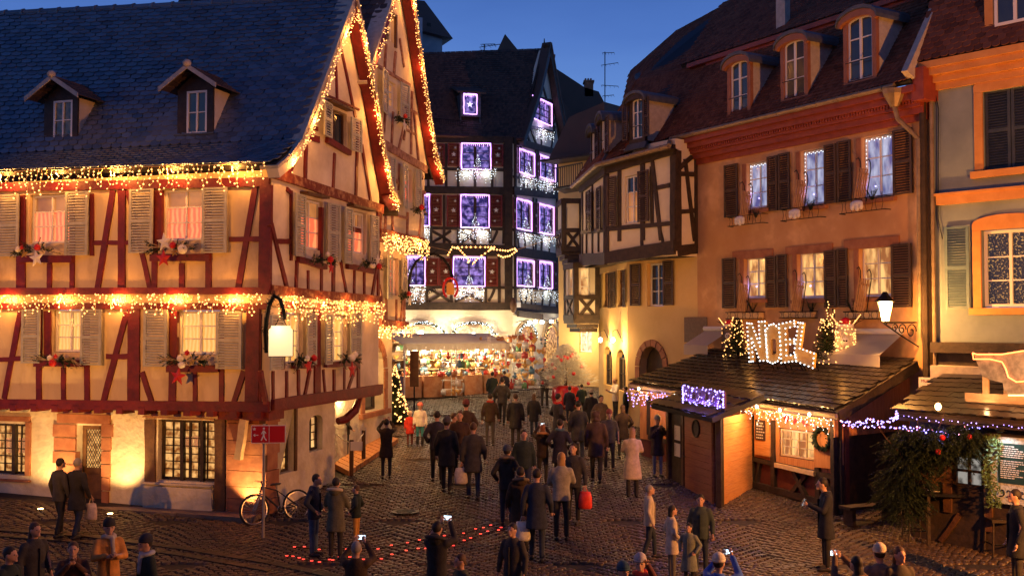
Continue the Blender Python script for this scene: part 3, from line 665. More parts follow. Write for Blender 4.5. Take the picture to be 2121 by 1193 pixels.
# D level
zD0 = FD.uz(840, 668)[1]; LD = FD.uz(840, 600)[0]; rD = FD.rect(808, 533, 824, 612)
q = MB().wall([(0, zD0), (LD, zD0), (LD, zC0), (0, zC0)], [rect_pts(rD)], thick=.3); put('wall', q.mesh('wall', m_gable), h2, FD.M)
q = MB().box(0, LC, -.01, 1.0, zC0-.14, zC0-.003); put('jetty_soffit', q.mesh('jetty_soffit', m_oldbeam), h2, FC.M)
for a in [(785, 590, 797, 665), (799, 618, 800, 665), (820, 620, 820, 665), (838, 540, 836, 668, .13), (838, 580, 828, 668)]: bC(*a, F=FD)
bC(785, 668, 842, 674, .24, m_oldbeam, F=FD, proud=.07)
window(FD, h2, rD, 1, 3, pane=p_pink); shutter(FD, h2, FD.rect(792, 528, 805, 620), y=-.1, ang=.1, hinge='r'); shutter(FD, h2, FD.rect(826, 534, 834, 612), y=-.1, ang=.1)
# stone level with arched display window
zE0 = gz(33)-.4; LE = FE.uz(812, 780)[0]; rE = FE.rect(754, 716, 794, 846)
q = MB().wall([(-.5, zE0), (LE, zE0), (LE, zD0-.1), (-.5, zD0-.1)], [arch_pts(rE, .75)], thick=.4, rev=.4); put('wall', q.mesh('wall', m_stucco), h2, FE.M)
q = MB(); n = 9; u0, u1, z0, z1 = rE; cxx = (u0+u1)/2; hh = (u1-u0)/2
for i in range(n):
    a0, a1 = math.pi*i/n+.02, math.pi*(i+1)/n-.02; pr = .04+.004*(i % 3)
    pts = [(cxx+(hh+.003)*math.cos(a0), z1-.75+.753*math.sin(a0)), (cxx+(hh+.28)*math.cos(a0), z1-.75+1.03*math.sin(a0)), (cxx+(hh+.28)*math.cos(a1), z1-.75+1.03*math.sin(a1)), (cxx+(hh+.003)*math.cos(a1), z1-.75+.753*math.sin(a1))]
    put('voussoir', MB().prism(pts, -pr, .1).mesh('voussoir', m_redstone), h2, FE.M)
for sd in (u0-.28, u1+.003):
    z = z0
    while z < z1-.8: stone((sd, sd+.277, z, min(z+.3, z1-.76)-.01), F=FE, name='jamb_stone'); z += .3
window(FE, h2, (u0, u1, z0, z1-.3), 2, 3, fr=m_dkwood, pane=p_darkp, depth=.34)
q = MB().box(-.5, LE, -.015, .2, zD0-.22, zD0-.1); put('jetty_soffit', q.mesh('jetty_soffit', m_oldbeam), h2, FD.M)
stone((u0-.4, u1+.4, z0-.16, z0-.01), d=.12, F=FE, name='sill')
# roof of house 2 and its verge boards
back = Vector((-dC.y, dC.x, 0))*7
def w3(F, p, d=.28): u, z = F.uz(*p); return F.pt(u, z, d)
Lp = [w3(FC, (742, 150)), w3(FC, (757, 104)), w3(FC, (790, 4)), w3(FC, (819, -96))]
tiles(h2, Lp[0]+back, Lp[0], Lp[3], Lp[3]+back, 30, 26, m_tiledark)
Rp = [w3(FC, (900, 372)), w3(FC, (819, -96))]
q = MB().add([Rp[0], Rp[0]+back, Rp[1]+back, Rp[1]], [(0, 1, 2, 3)]); put('back_roof', q.mesh('back_roof', m_tiledark), h2, None)
verge(FC, h2, [(735, 175), (757, 104), (790, 4), (819, -96)], m_redwood, w=.22)
verge(FC, h2, [(819, -96), (846, 74), (866, 210), (884, 318), (901, 374)], m_redwood, w=.22)

# ================================================================ HOUSE E : dark timbered house with violet windows
m_stred = mk('dark_red_shutter', (.16, .018, .014), (.22, .028, .02), scale=5, rough=.5)
m_cream = mk('cream_infill', (.66, .58, .44), (.76, .69, .54), scale=1.6, rough=.85, bump=.3, bscale=9)
m_neon = emit('violet_light_frame', (.62, .30, 1.0), 3.2)
a = XY(1062, 46.0); uE = Vector((3.0, .42)).normalized()
FL = Fac(a-uE*7.6, a); FR = Fac(a, a+Vector((.49, 1)).normalized()*5.0)
hE = root('star_shutter_house', (a.x-1, a.y+2, gz(46)), 'dark half timbered house with violet lit windows and starred red shutters', 'house')
zE1 = FL.uz(1062, 284)[1]; zEb = gz(46)-.4; LL = FL.L; LR = FR.uz(1157, 500)[0]
WL = [(956, 297, 1016, 352), (954, 404, 1013, 472), (939, 533, 1004, 593), (844, 532, 880, 591), (864, 402, 889, 468), (866, 292, 891, 350)]
rL = [FL.rect(*w) for w in WL]
arch1 = FL.rect(838, 683, 905, 790)
q = MB().wall([(0, zEb), (LL, zEb), (LL, zE1), (0, zE1)], [rect_pts(r) for r in rL], thick=.3); put('wall', q.mesh('wall', m_cream), hE, FL.M)
WR = [(1073, 308, 1105, 366), (1117, 321, 1149, 377), (1067, 411, 1099, 479), (1115, 422, 1145, 487), (1068, 537, 1104, 594), (1115, 541, 1142, 598), (1101, 198, 1141, 262)]
rR = [FR.rect(*w) for w in WR]
polyR = [(0, zEb), (LR, zEb), (LR, FR.uz(1157, 312)[1]), FR.uz(1160, 318), FR.uz(1128, 104), FR.uz(1074, 290), (0, FR.uz(1063, 286)[1])]
q = MB().wall(polyR, [rect_pts(r) for r in rR], thick=.3); put('wall', q.mesh('wall', m_cream), hE, FR.M)
def bE(F, x0, y0, x1, y1, w=.16, m=m_dkwood, **k): F.beam(hE, (x0, y0), (x1, y1), w, m, **k)
wdef = []
for i, r in enumerate(rL): window(FL, hE, r, 2, 3, fr=m_dkwood, pane=p_blue, fw=.06, depth=.10)
for i, r in enumerate(rR): window(FR, hE, r, 2, 3, fr=m_dkwood, pane=p_blue, fw=.05, depth=.10)
# light tube frames round the windows
def neon(F, r, label):
    u0, u1, z0, z1 = r; pts = [(u0, z0), (u1, z0), (u1, z1), (u0, z1), (u0, z0)]; P3 = []
    for (a_, b_), (c_, d_) in zip(pts[:-1], pts[1:]):
        for k in range(6): P3.append(F.pt(a_+(c_-a_)*k/6+random.uniform(-.012, .012), b_+(d_-b_)*k/6+random.uniform(-.012, .012), .06))
    P3.append(P3[0]); q = MB().tube(P3, .026, 5)
    for k in range(14):
        x = u0+(u1-u0)*(k+.5)/14; h = random.uniform(.05, .17); q.tube([F.pt(x, z1, .06), F.pt(x+.01, z1-h, .06)], [.02, .005], 4)
    return put('window_light_tube', q.mesh('light_frame', m_neon), None, None, label, 'light frame', 'violet light frames round the windows')
lv = ['top', 'middle', 'lowest']
for r, t in zip(rL, ['top floor front window with two white stars', 'middle floor front window', 'lowest front window by the hanging red sign', 'front window beside the wrought iron sign bracket', 'middle window half hidden by the lit gable', 'top window half hidden by the lit gable']): neon(FL, r, 'violet light frame hung with icicles round the '+t)
for r, t in zip(rR, ['top floor side window nearer the corner', 'top floor side window farther down the lane', 'middle side window nearer the corner', 'middle side window farther down the lane', 'lowest side window nearer the corner', 'lowest side window farther down the lane', 'pointed gable window']): neon(FR, r, 'violet light frame round the '+t)
# long beams
for y0, y1, w in ((288, 290, .3), (391, 396, .34), (510, 520, .5), (633, 635, .34)): bE(FL, 700, y0-8 if False else y0, 1062, y1, w, proud=.08)
for y0, y1, w in ((291, 318, .3), (395, 406, .36), (520, 534, .4), (634, 643, .34)): bE(FR, 1062, y0, 1157, y1, w, proud=.08)
bE(FL, 700, 366-20, 1062, 368-15, .14); bE(FL, 700, 470, 1062, 475, .14); bE(FL, 700, 593, 1062, 596, .14)
bE(FR, 1062, 368-2, 1157, 386, .12); bE(FR, 1062, 476, 1157, 495, .12); bE(FR, 1062, 596, 1157, 602, .12)
bE(FL, 1053, 288, 1053, 640, .34, proud=.09); bE(FR, 1066, 290, 1066, 640, .14, proud=.06); bE(FR, 1153, 315, 1153, 640, .2, proud=.06)
for x in (887, 924, 949, 984, 1019, 1045): bE(FL, x, 298, x, 388, .12)
for x in (850, 893, 920, 949, 984, 1015, 1043): bE(FL, x, 404, x, 505, .12)
for x in (884, 935, 1006, 1034): bE(FL, x, 528, x, 628, .13)
for a_ in [(894, 478, 934, 503), (934, 478, 894, 503), (956, 478, 984, 503), (984, 478, 956, 503), (1030, 478, 1018, 503), (888, 598, 932, 624), (932, 598, 888, 624), (942, 598, 1000, 624), (1000, 598, 942, 624), (1024, 598, 1012, 624), (872, 600, 860, 624)]: bE(FL, *a_, w=.12, bend=.02)
for a_ in [(1078, 296, 1075, 380), (1109, 305, 1108, 395), (1114, 305, 1113, 395), (1085, 480, 1088, 525), (1070, 478, 1075, 524), (1104, 410, 1104, 530), (1110, 412, 1109, 530), (1122, 490, 1120, 530), (1140, 492, 1136, 532), (1108, 538, 1108, 636), (1075, 602, 1082, 636), (1092, 602, 1086, 636), (1100, 602, 1100, 636), (1124, 604, 1122, 638), (1142, 606, 1136, 640), (1085, 375, 1085, 395), (1130, 380, 1130, 400), (1092, 372, 1092, 396)]: bE(FR, *a_, w=.11)
# gable timbers
for a_ in [(1074, 292, 1128, 100), (1128, 100, 1162, 318), (1098, 198, 1142, 210), (1092, 262, 1150, 275), (1115, 150, 1131, 205), (1130, 145, 1112, 200), (1098, 265, 1110, 300), (1084, 262, 1098, 298), (1121, 270, 1121, 303), (1149, 262, 1141, 308), (1098, 205, 1096, 262), (1144, 208, 1146, 270), (1150, 250, 1138, 262)]: bE(FR, *a_, w=.14)
verge(FR, hE, [(1070, 296), (1092, 232), (1106, 190), (1128, 92)], mk('blue_black_board', (.02, .022, .035), rough=.5), w=.22, top=m_tiledark)
verge(FR, hE, [(1128, 92), (1147, 200), (1171, 318)], m_dkwood, w=.30, top=m_tiledark)
# shutters with stars
st3 = [(.5, .52, .13), (.62, .82, .07), (.4, .18, .07)]
for q in [(895, 298, 921, 345), (927, 298, 952, 345), (1019, 300, 1042, 346), (891, 404, 915, 468), (925, 405, 953, 470), (1014, 405, 1040, 470), (882, 535, 908, 592), (909, 535, 937, 592), (1006, 536, 1031, 593), (836, 300, 860, 345)]:
    shutter(FL, hE, FL.rect(*q), mat=m_stred, y=-.05, parts=1, stars=st3)
for q in [(1053+12, 302, 1072, 360), (1106, 318, 1116, 366), (1056+4, 408, 1066, 472), (1100, 418, 1114, 482), (1147, 430, 1153, 490), (1105, 538, 1114, 594), (1143, 543, 1152, 598)]:
    shutter(FR, hE, FR.rect(*q), mat=m_stred, y=-.05, parts=1, stars=[(.5, .55, .10), (.5, .2, .06)])
# roof E
evL = FL.pt(LL-FL.L+0, FL.uz(866, 276)[1], .4); A_ = FL.pt(.0, zE1+.0, .45); B_ = FR.pt(FR.uz(1074, 288)[0], FR.uz(1074, 288)[1], .3)
C_ = P(1127, 103, 49.6); D_ = A_+(C_-B_)*1.0; D_ = P(690, 118, 46.5)
tiles(hE, A_, B_, C_, D_, 78, 40, m_tiledark, shape='flat', lift=.03)
q = MB(); q.add([C_, C_+Vector((-1, 8, -8)), FR.pt(LR+.5, zE1, 0)+Vector((0, 8, 0)), FR.pt(FR.uz(1171, 318)[0], FR.uz(1171, 318)[1], .3)], [(0, 1, 2, 3)]); put('back_roof', q.mesh('back_roof', m_tiledark), hE, None)
q = MB().tube([A_+Vector((0, -.1, -.06)), B_+Vector((0, -.1, -.06))], .07, 8); put('gutter', q.mesh('gutter', mk('dark_gutter', (.10, .04, .035), rough=.4)), hE, None)
put('finial', MB().tube([C_-Vector((0, .3, .2)), C_-Vector((0, .3, -.45))], [.09, .02], 6).mesh('finial', m_dkwood), hE, None)
# snow guard rail and dormer with star
for i in range(30):
    pass
q = MB(); g0 = P(881, 254, 45.7); g1 = P(966, 262, 46.0)
for k in range(24): c = g0.lerp(g1, k/23); q.tube([c, c+Vector((0, 0, .22))], .008, 4)
q.tube([g0, g1], .012, 4); q.tube([g0+Vector((0, 0, .22)), g1+Vector((0, 0, .22))], .012, 4); put('snow_guard', q.mesh('snow_guard', m_iron), hE, None)
Fd = Fac(XY(952, 46.0), XY(997, 46.25)); r = Fd.rect(954, 190, 996, 243); w = Fd.rect(962, 197, 985, 236)
q = MB().wall(rect_pts(r), [rect_pts(w)], thick=.06, rev=.1); dd = put('dormer', q.mesh('dormer', m_lead), hE, Fd.M)
q = MB().box(r[0], r[0]+.05, .065, 3.2, r[2]-.4, r[3]-.06); put('cheek', q.mesh('cheek', m_lead), dd, Fd.M); q = MB().box(r[1]-.05, r[1], .065, 3.2, r[2]-.4, r[3]-.06); put('cheek', q.mesh('cheek', m_lead), dd, Fd.M)
q = MB().add([(r[0]-.2, -.25, r[3]-.02), (r[1]+.2, -.25, r[3]-.02), (r[1]+.2, 3.4, r[3]+1.3), (r[0]-.2, 3.4, r[3]+1.3), (r[0]-.2, -.25, r[3]-.12), (r[1]+.2, -.25, r[3]-.12), (r[1]+.2, 3.4, r[3]+1.2), (r[0]-.2, 3.4, r[3]+1.2)], [(0,1,2,3),(7,6,5,4),(0,4,5,1),(1,5,6,2),(2,6,7,3),(3,7,4,0)])
put('dormer_roof', q.mesh('dormer_roof', m_tiledark), dd, Fd.M); put('pane', MB().box(w[0], w[1], .05, .06, w[2], w[3]).mesh('pane', p_blue), dd, Fd.M)
q = MB().star((w[0]+w[1])/2, (w[2]+w[3])/2, .16, .04, .02, cone=False); put('star', q.mesh('star', emit('lit_star', (.7, .6, 1), 1.5)), dd, Fd.M)
neon(Fd, (w[0]-.04, w[1]+.04, w[2]-.04, w[3]+.04), 'violet light frame round the small dormer window in the dark roof')
# ground storey shop arches
m_archs = mk('shop_sandstone', (.50, .36, .22), (.62, .47, .30), scale=4, rough=.8, bump=.3)
def shop_arch(F, par, x0, y0, x1, y1, rise, pane, wd=.22):
    r = F.rect(x0, y0, x1, y1); u0, u1, z0, z1 = r; cx_ = (u0+u1)/2; h = (u1-u0)/2; n = 9
    pts = arch_pts(r, rise, 12); put('shop_window', MB().prism(pts, -.03, .05).mesh('shop_window', pane), par, F.M)
    for i in range(n):
        a0, a1 = math.pi*i/n+.015, math.pi*(i+1)/n-.015
        p = [(cx_+h*math.cos(a0), z1-rise+rise*math.sin(a0)), (cx_+(h+wd)*math.cos(a0), z1-rise+(rise+wd)*math.sin(a0)), (cx_+(h+wd)*math.cos(a1), z1-rise+(rise+wd)*math.sin(a1)), (cx_+h*math.cos(a1), z1-rise+rise*math.sin(a1))]
        put('voussoir', MB().prism(p, -.09-.004*(i % 2), .05).mesh('voussoir', m_archs), par, F.M)
p_bright = pane_mat('bright_shop_pane', (.9, .45, .16), (1, .82, .55), 1.3, scale=6)
shop_arch(FL, hE, 838, 682, 905, 800, .9, p_bright); shop_arch(FL, hE, 950, 678, 1012, 800, .25, p_bright)
shop_arch(FL, hE, 1022, 700, 1054, 822, .2, p_shop, .12); shop_arch(FR, hE, 1070, 676, 1104, 822, .5, p_shop); shop_arch(FR, hE, 1126, 672, 1153, 815, .6, p_shop)
# fascia board with lamps above the door
bE(FR, 1064, 650, 1115, 656, .28, m_dkwood, proud=.25, thick=.1, name='fascia')
# carved corner bracket & small plate
q = MB().ell((0, -.2, 0), (.16, .16, .34), 8, 7); put('carved_bracket', q.mesh('carved_bracket', m_brown, True), hE, FL.M @ T(LL, 0, FL.uz(1040, 632)[1]))
r = FR.rect(1058+6, 626, 1072, 637); put('plate', MB().box(r[0], r[1], -.16, -.14, r[2], r[3]).mesh('plate', m_white), hE, FR.M)

# ================================================================ far roofs, tower, chimneys, aerials
m_bluew = mk('blue_grey_render', (.20, .28, .34), (.28, .36, .42), scale=2, rough=.8)
tw = root('tower', XY(890, 58).to_3d()+Vector((0, 1.5, gz(58))), 'pale rendered tower with a dark pyramid roof behind the tall lit gable', 'tower')
Ft = Fac(XY(862, 58), XY(916, 58.5)); za = Ft.uz(880, 112)[1]; r = Ft.rect(862, 52, 916, 112)
q = MB().box(r[0], r[1], 0, 4, 0, r[3]-.2); put('wall', q.mesh('wall', m_bluew), tw, Ft.M)
e = .5; zt = Ft.uz(880, 48)[1]; za = Ft.uz(870, -22)[1]
q = MB().add([(r[0]-e, -e, zt-.5), (r[1]+e, -e, zt-.9), (r[1]+e, 4+e, zt-.5), (r[0]-e, 4+e, zt-.5), (r[0]+.4, 2, za), (r[0]+1.0, 2, za)], [(0, 1, 5, 4), (1, 2, 5), (2, 3, 4, 5), (3, 0, 4), (3, 2, 1, 0)])
put('roof', q.mesh('roof', m_tiledark), tw, Ft.M)
w = Ft.rect(885, 48, 892, 74); put('window', MB().box(w[0], w[1], -.03, .05, w[2], w[3]).mesh('window', m_dark), tw, Ft.M)
w = Ft.rect(848, 48, 864, 180); put('annex_wall', MB().box(w[0], w[1], -1.2, 3, 0, w[3]).mesh('annex_wall', m_bluew), tw, Ft.M)
def farhouse(name, label, pts, Y, depth=6, m=m_tiledark, parts=()):
    Fh = Fac(XY(min(p[0] for p in pts), Y), XY(max(p[0] for p in pts), Y)); pp = [Fh.uz(*p) for p in pts]
    c = Fh.pt(sum(p[0] for p in pp)/len(pp), 0); ro = root(name, (c.x, c.y+1, gz(Y)), label, 'house')
    put('roof', MB().prism(pp, 0, depth).mesh('roof', m), ro, Fh.M); zb_ = min(p[1] for p in pp); us = [p[0] for p in pp]
    put('wall', MB().box(min(us)+.2, max(us)-.2, .1, depth-.1, 0, zb_+.01).mesh('wall', m_bluew), ro, Fh.M); return ro, Fh
far1, F1 = farhouse('far_house', 'small pointed roof peeking above the starred house ridge', [(1024, 118), (1046, 71), (1084, 118)], 56)
far2, F2 = farhouse('far_house', 'long dark roof to the right of the pointed gable under the evening sky', [(1133, 420), (1133, 138), (1148, 140), (1212, 182), (1240, 190), (1262, 232), (1262, 420)], 60)
far3, F3 = farhouse('far_house', 'dark lean-to roof below the long roof beside the pointed gable', [(1140, 380), (1146, 190), (1178, 225), (1215, 300), (1222, 390)], 55)
def chimney(px0, px1, y0, y1, Y, label, par=None):
    Fh = Fac(XY(px0, Y), XY(px1, Y)); r = Fh.rect(px0, y0, px1, y1)
    o = put('chimney', MB().box(r[0], r[1], 0, .7, r[2], r[3]-.12).box(r[0]-.06, r[1]+.06, -.06, .76, r[3]-.12, r[3]-.02).mesh('chimney', m_redstone), par, Fh.M)
    for k in range(3): q = MB().box(r[0]+.02+k*(r[1]-r[0]-.04)/3, r[0]+.02+(k+.6)*(r[1]-r[0]-.04)/3, .1, .6, r[3]-.02, r[3]+.12); put('pot', q.mesh('pot', m_redstone), o, Fh.M)
    return o
chimney(1135, 1148, 113, 160, 54, '', hE); chimney(1211, 1229, 166, 200, 60, '', far2)
def aerial(px, y0, y1, Y, label, kind=0):
    b = P(px, y1, Y); t = P(px, y0, Y); q = MB().tube([b, t], .03, 5); o = put('tv_aerial', q.mesh('mast', m_iron), None, None, label, 'aerial')
    h = t.z-b.z
    for fz, ln, ang in ((.98, .9, .1), (.75, 1.5, .55), (.35, 1.3, -.25), (.15, .9, .3)):
        c = b.lerp(t, fz); d = Vector((math.cos(ang), math.sin(ang)*.4, math.sin(ang)*.35))*ln*.5; q = MB().tube([c-d*.3, c+d*1.2], .018, 4)
        for k in range(5): e = c-d*.3+d*1.5*k/4; q.tube([e-Vector((.05, .22, .05)), e+Vector((.05, .22, -.05))], .010, 3)
        put('boom', q.mesh('boom', m_iron), o, None)
    return o
aerial(1253, 108, 215, 58, 'tall thin aerial mast standing against the evening sky'); aerial(1003, 92, 112, 50, 'small grid aerial on the dark ridge left of the pointed gable')
# ================================================================ HOUSE H : orange rendered house with mansard roof ; G : timbered bay to its left
m_orange = mk('ochre_render', (.48, .25, .11), (.76, .46, .24), scale=.7, rough=.9, bump=.4, bscale=6, c3=(.54, .30, .14))
m_yellow = mk('yellow_render', (.62, .42, .17), (.72, .50, .22), scale=.8, rough=.9, bump=.3, bscale=6)
m_cornice = mk('painted_red_cornice', (.22, .040, .022), (.31, .065, .035), scale=4, rough=.5)
m_shutb = mk('dark_brown_shutter', (.045, .028, .018), (.075, .045, .03), scale=5, rough=.55)
hr = XY(1925, 25.3); hl = XY(1445, 32.6)
FH = Fac(hl, hr); LH = FH.L
hH = root('orange_house', (hr.x-1, hr.y+3, gz(28)), 'orange rendered house with brown shutters, sledges on its sills and a mansard roof', 'house')
zH0 = gz(30)-.6; zHt = FH.uz(1660, 262)[1]
WU = [(1546, 340, 1591, 428), (1658, 314, 1709, 421), (1784, 286, 1851, 404)]
WD = [(1541, 534, 1588, 616), (1651, 523, 1709, 616), (1779, 511, 1848, 612)]
rU = [FH.rect(*w) for w in WU]; rDn = [FH.rect(*w) for w in WD]
q = MB().wall([(0, zH0), (LH, zH0), (LH, zHt), (0, zHt)], [rect_pts(r) for r in rU+rDn], thick=.35, rev=.24); put('wall', q.mesh('wall', m_orange), hH, FH.M)
for r in rU: window(FH, hH, r, 2, 3, pane=p_cool, depth=.18)
for r in rDn: window(FH, hH, r, 2, 3, pane=p_mix, depth=.18)
for q in [(1503, 344, 1532, 448), (1592, 326, 1614, 436), (1615, 320, 1640, 433), (1710, 302, 1736, 420), (1737, 295, 1767, 416), (1852, 272, 1894, 400), (1499, 536, 1528, 638), (1589, 532, 1611, 637), (1612, 528, 1634, 636), (1710, 520, 1736, 637), (1737, 516, 1760, 636), (1849, 507, 1892, 636)]:
    shutter(FH, hH, FH.rect(*q), mat=m_shutb, y=-.05)
for x0, y0, x1, y1 in [(1519, 522, 1602, 532), (1629, 512, 1726, 521), (1750, 498, 1864, 509)]:
    r = FH.rect(x0, y0, x1, y1); put('lintel', MB().box(r[0], r[1], -.045, .1, r[2], r[3]).mesh('lintel', m_redstone), hH, FH.M)
for r in rU+rDn:
    put('jamb', MB().box(r[0]-.16, r[0]-.004, -.03, .1, r[2]-.05, r[3]).mesh('jamb', m_redstone), hH, FH.M); put('sill', MB().box(r[0]-.16, r[1]+.1, -.13, .1, r[2]-.15, r[2]-.055).mesh('sill', m_redstone), hH, FH.M)
# iron sill baskets
for k, (x0, y0, x1, y1) in enumerate([(1516, 647, 1586, 660), (1627, 646, 1695, 658), (1760, 646, 1834, 660), (1520, 452, 1592, 462), (1630, 436, 1712, 450), (1752, 418, 1846, 434)]):
    r = FH.rect(x0, y0, x1, y1); q = MB()
    for z in (r[2], r[3]): q.tube([(r[0], -.02, z), (r[0], -.26, z), (r[1], -.26, z), (r[1], -.02, z)], .012, 4)
    nn = 9
    for i in range(nn):
        x = r[0]+(r[1]-r[0])*(i+.5)/nn; q.tube([(x, -.26, r[2]), (x+.04*(-1)**i, -.26, (r[2]+r[3])/2), (x, -.26, r[3])], .008, 3)
    b = put('window_basket', q.mesh('window_basket', m_iron), hH, FH.M)
    if k < 3: put('trough', MB().box(r[0]+.03, r[1]-.03, -.24, -.05, r[2]+.01, r[3]-.02).mesh('trough', m_pale), b, FH.M)
# cornice : stacked profiles, dentils
u0_ = -.05; zc = [zHt-.42, zHt-.22, zHt-.02, zHt+.12, zHt+.30, zHt+.42]
outs = [.07, .20, .30, .42, .55]
zg = FH.uz(1660, 240)[1]; zc0 = FH.uz(1660, 300)[1]; H5 = (zg-zc0)/5
for i in range(5):
    put('cornice', MB().box(-.35, LH+.05, -outs[i], .3, zc0+H5*i+.002, zc0+H5*(i+1)).mesh('cornice', m_cornice), hH, FH.M)
q = MB(); n = 90
for i in range(n): x = LH*(i+.5)/n; q.box(x-.028, x+.028, -.30-.05, -.30, zc0+H5*3-.09, zc0+H5*3-.002)
put('dentils', q.mesh('dentils', m_cornice), hH, FH.M, kind='stuff')
def gutter(par, p0, p1, r=.075):
    q = MB().tube([p0, p1], r, 8); o = put('gutter', q.mesh('gutter', m_zinc), par, None); n = int((p1-p0).length/.7); q = MB()
    for i in range(n): c = p0.lerp(p1, (i+.5)/n); d = (p1-p0).normalized()*.015; q.tube([c-d, c+d], r*1.18, 8)
    put('gutter_strap', q.mesh('gutter_strap', m_zinc), o, None, kind='stuff'); return o
g0 = FH.pt(-.5, zg+.05, .62); g1 = FH.pt(LH-.45, zg+.05, .62); gutter(hH, g0, g1)
# funnel and downpipe
pf = FH.pt(*FH.uz(1880, 225), .5); q = MB(); q.loft([(pf.z-.02, pf.x, pf.y, .10, .10), (pf.z+.30, pf.x, pf.y, .28, .24), (pf.z+.42, pf.x, pf.y, .30, .26)], 10)
q.tube([pf, FH.pt(*FH.uz(1884, 250), .45), FH.pt(*FH.uz(1912, 290), .16), FH.pt(*FH.uz(1913, 700), .14)], .065, 8); put('downpipe', q.mesh('downpipe', m_zinc), hH, None)
# mansard slope H
eU = FH.pt(-.6, zg+.10, .60); eR_ = FH.pt(LH+.0, zg+.10, .60)
def onback(F, px, py, d): u, z = F.uz(px, py); return F.shift(d), None
FHb = FH.shift(-1.35)
tl = FHb.pt(*FHb.uz(1420, 146)); tr = FHb.pt(*FHb.uz(1935, -18)); tr.z = tl.z = (tl.z+tr.z)/2
tiles(hH, eU, eR_, tr, tl, 62, 26, m_tilered, nobj=180, sag=0, gap=.96, lift=.035)
# brown moss patches on the mansard are plain tiles of a darker batch (left part)
q = MB().box(-1.7, LH+.1, -.28, .25, tl.z-.04, tl.z+.10).box(-.9, LH+.1, -.14, .25, tl.z-.30, tl.z-.04); put('break_cornice', q.mesh('break_cornice', m_cornice), hH, FHb.M)
bb = Vector((-FH.y.x*-1, -FH.y.y*-1, 0)); up = FH.y*5.2+Vector((0, 0, 3.9))
tl2 = FHb.pt(-.9, tl.z+.12, .28); tr2 = FHb.pt(LH+.1, tl.z+.12, .28)
s0 = P(1538, -8, 38.5); tiles(hH, tl2-FH.u*1.1, tr2, tr2+up, s0-FH.u*1.1, 56, 30, m_tilered, gap=.96)
fa, fb_ = FH.pt(LH-.02, zg+.22, .66), FHb.pt(LH-.02, tl.z+.3, .16); ux = FH.u*.09; nn_ = (fb_-fa).cross(ux).normalized()*.16
put('roof_inner', MB().box(-2.4, 1.2, .35, .7, tl.z-.6, tl.z+.16).mesh('roof_inner', m_dark), hH, FHb.M)
put('end_wall', MB().box(LH-.05, LH+.3, -.5, .3, zHt-.1, zg+.4).mesh('end_wall', m_cornice), hH, FH.M)
put('firewall', MB().add([fa-ux-nn_, fa+ux-nn_, fb_+ux-nn_, fb_-ux-nn_, fa-ux+nn_, fa+ux+nn_, fb_+ux+nn_, fb_-ux+nn_], [(0,3,2,1),(4,5,6,7),(0,1,5,4),(1,2,6,5),(2,3,7,6),(3,0,4,7)]).mesh('firewall', m_mortar), hH, None)
# pale flue on the upper roof
c = P(1622, 30, 31.5); put('chimney', MB().tube([c-Vector((0, 0, .6)), c+Vector((0, 0, 2.5))], .22, 4).mesh('chimney', m_mortar), hH, None)
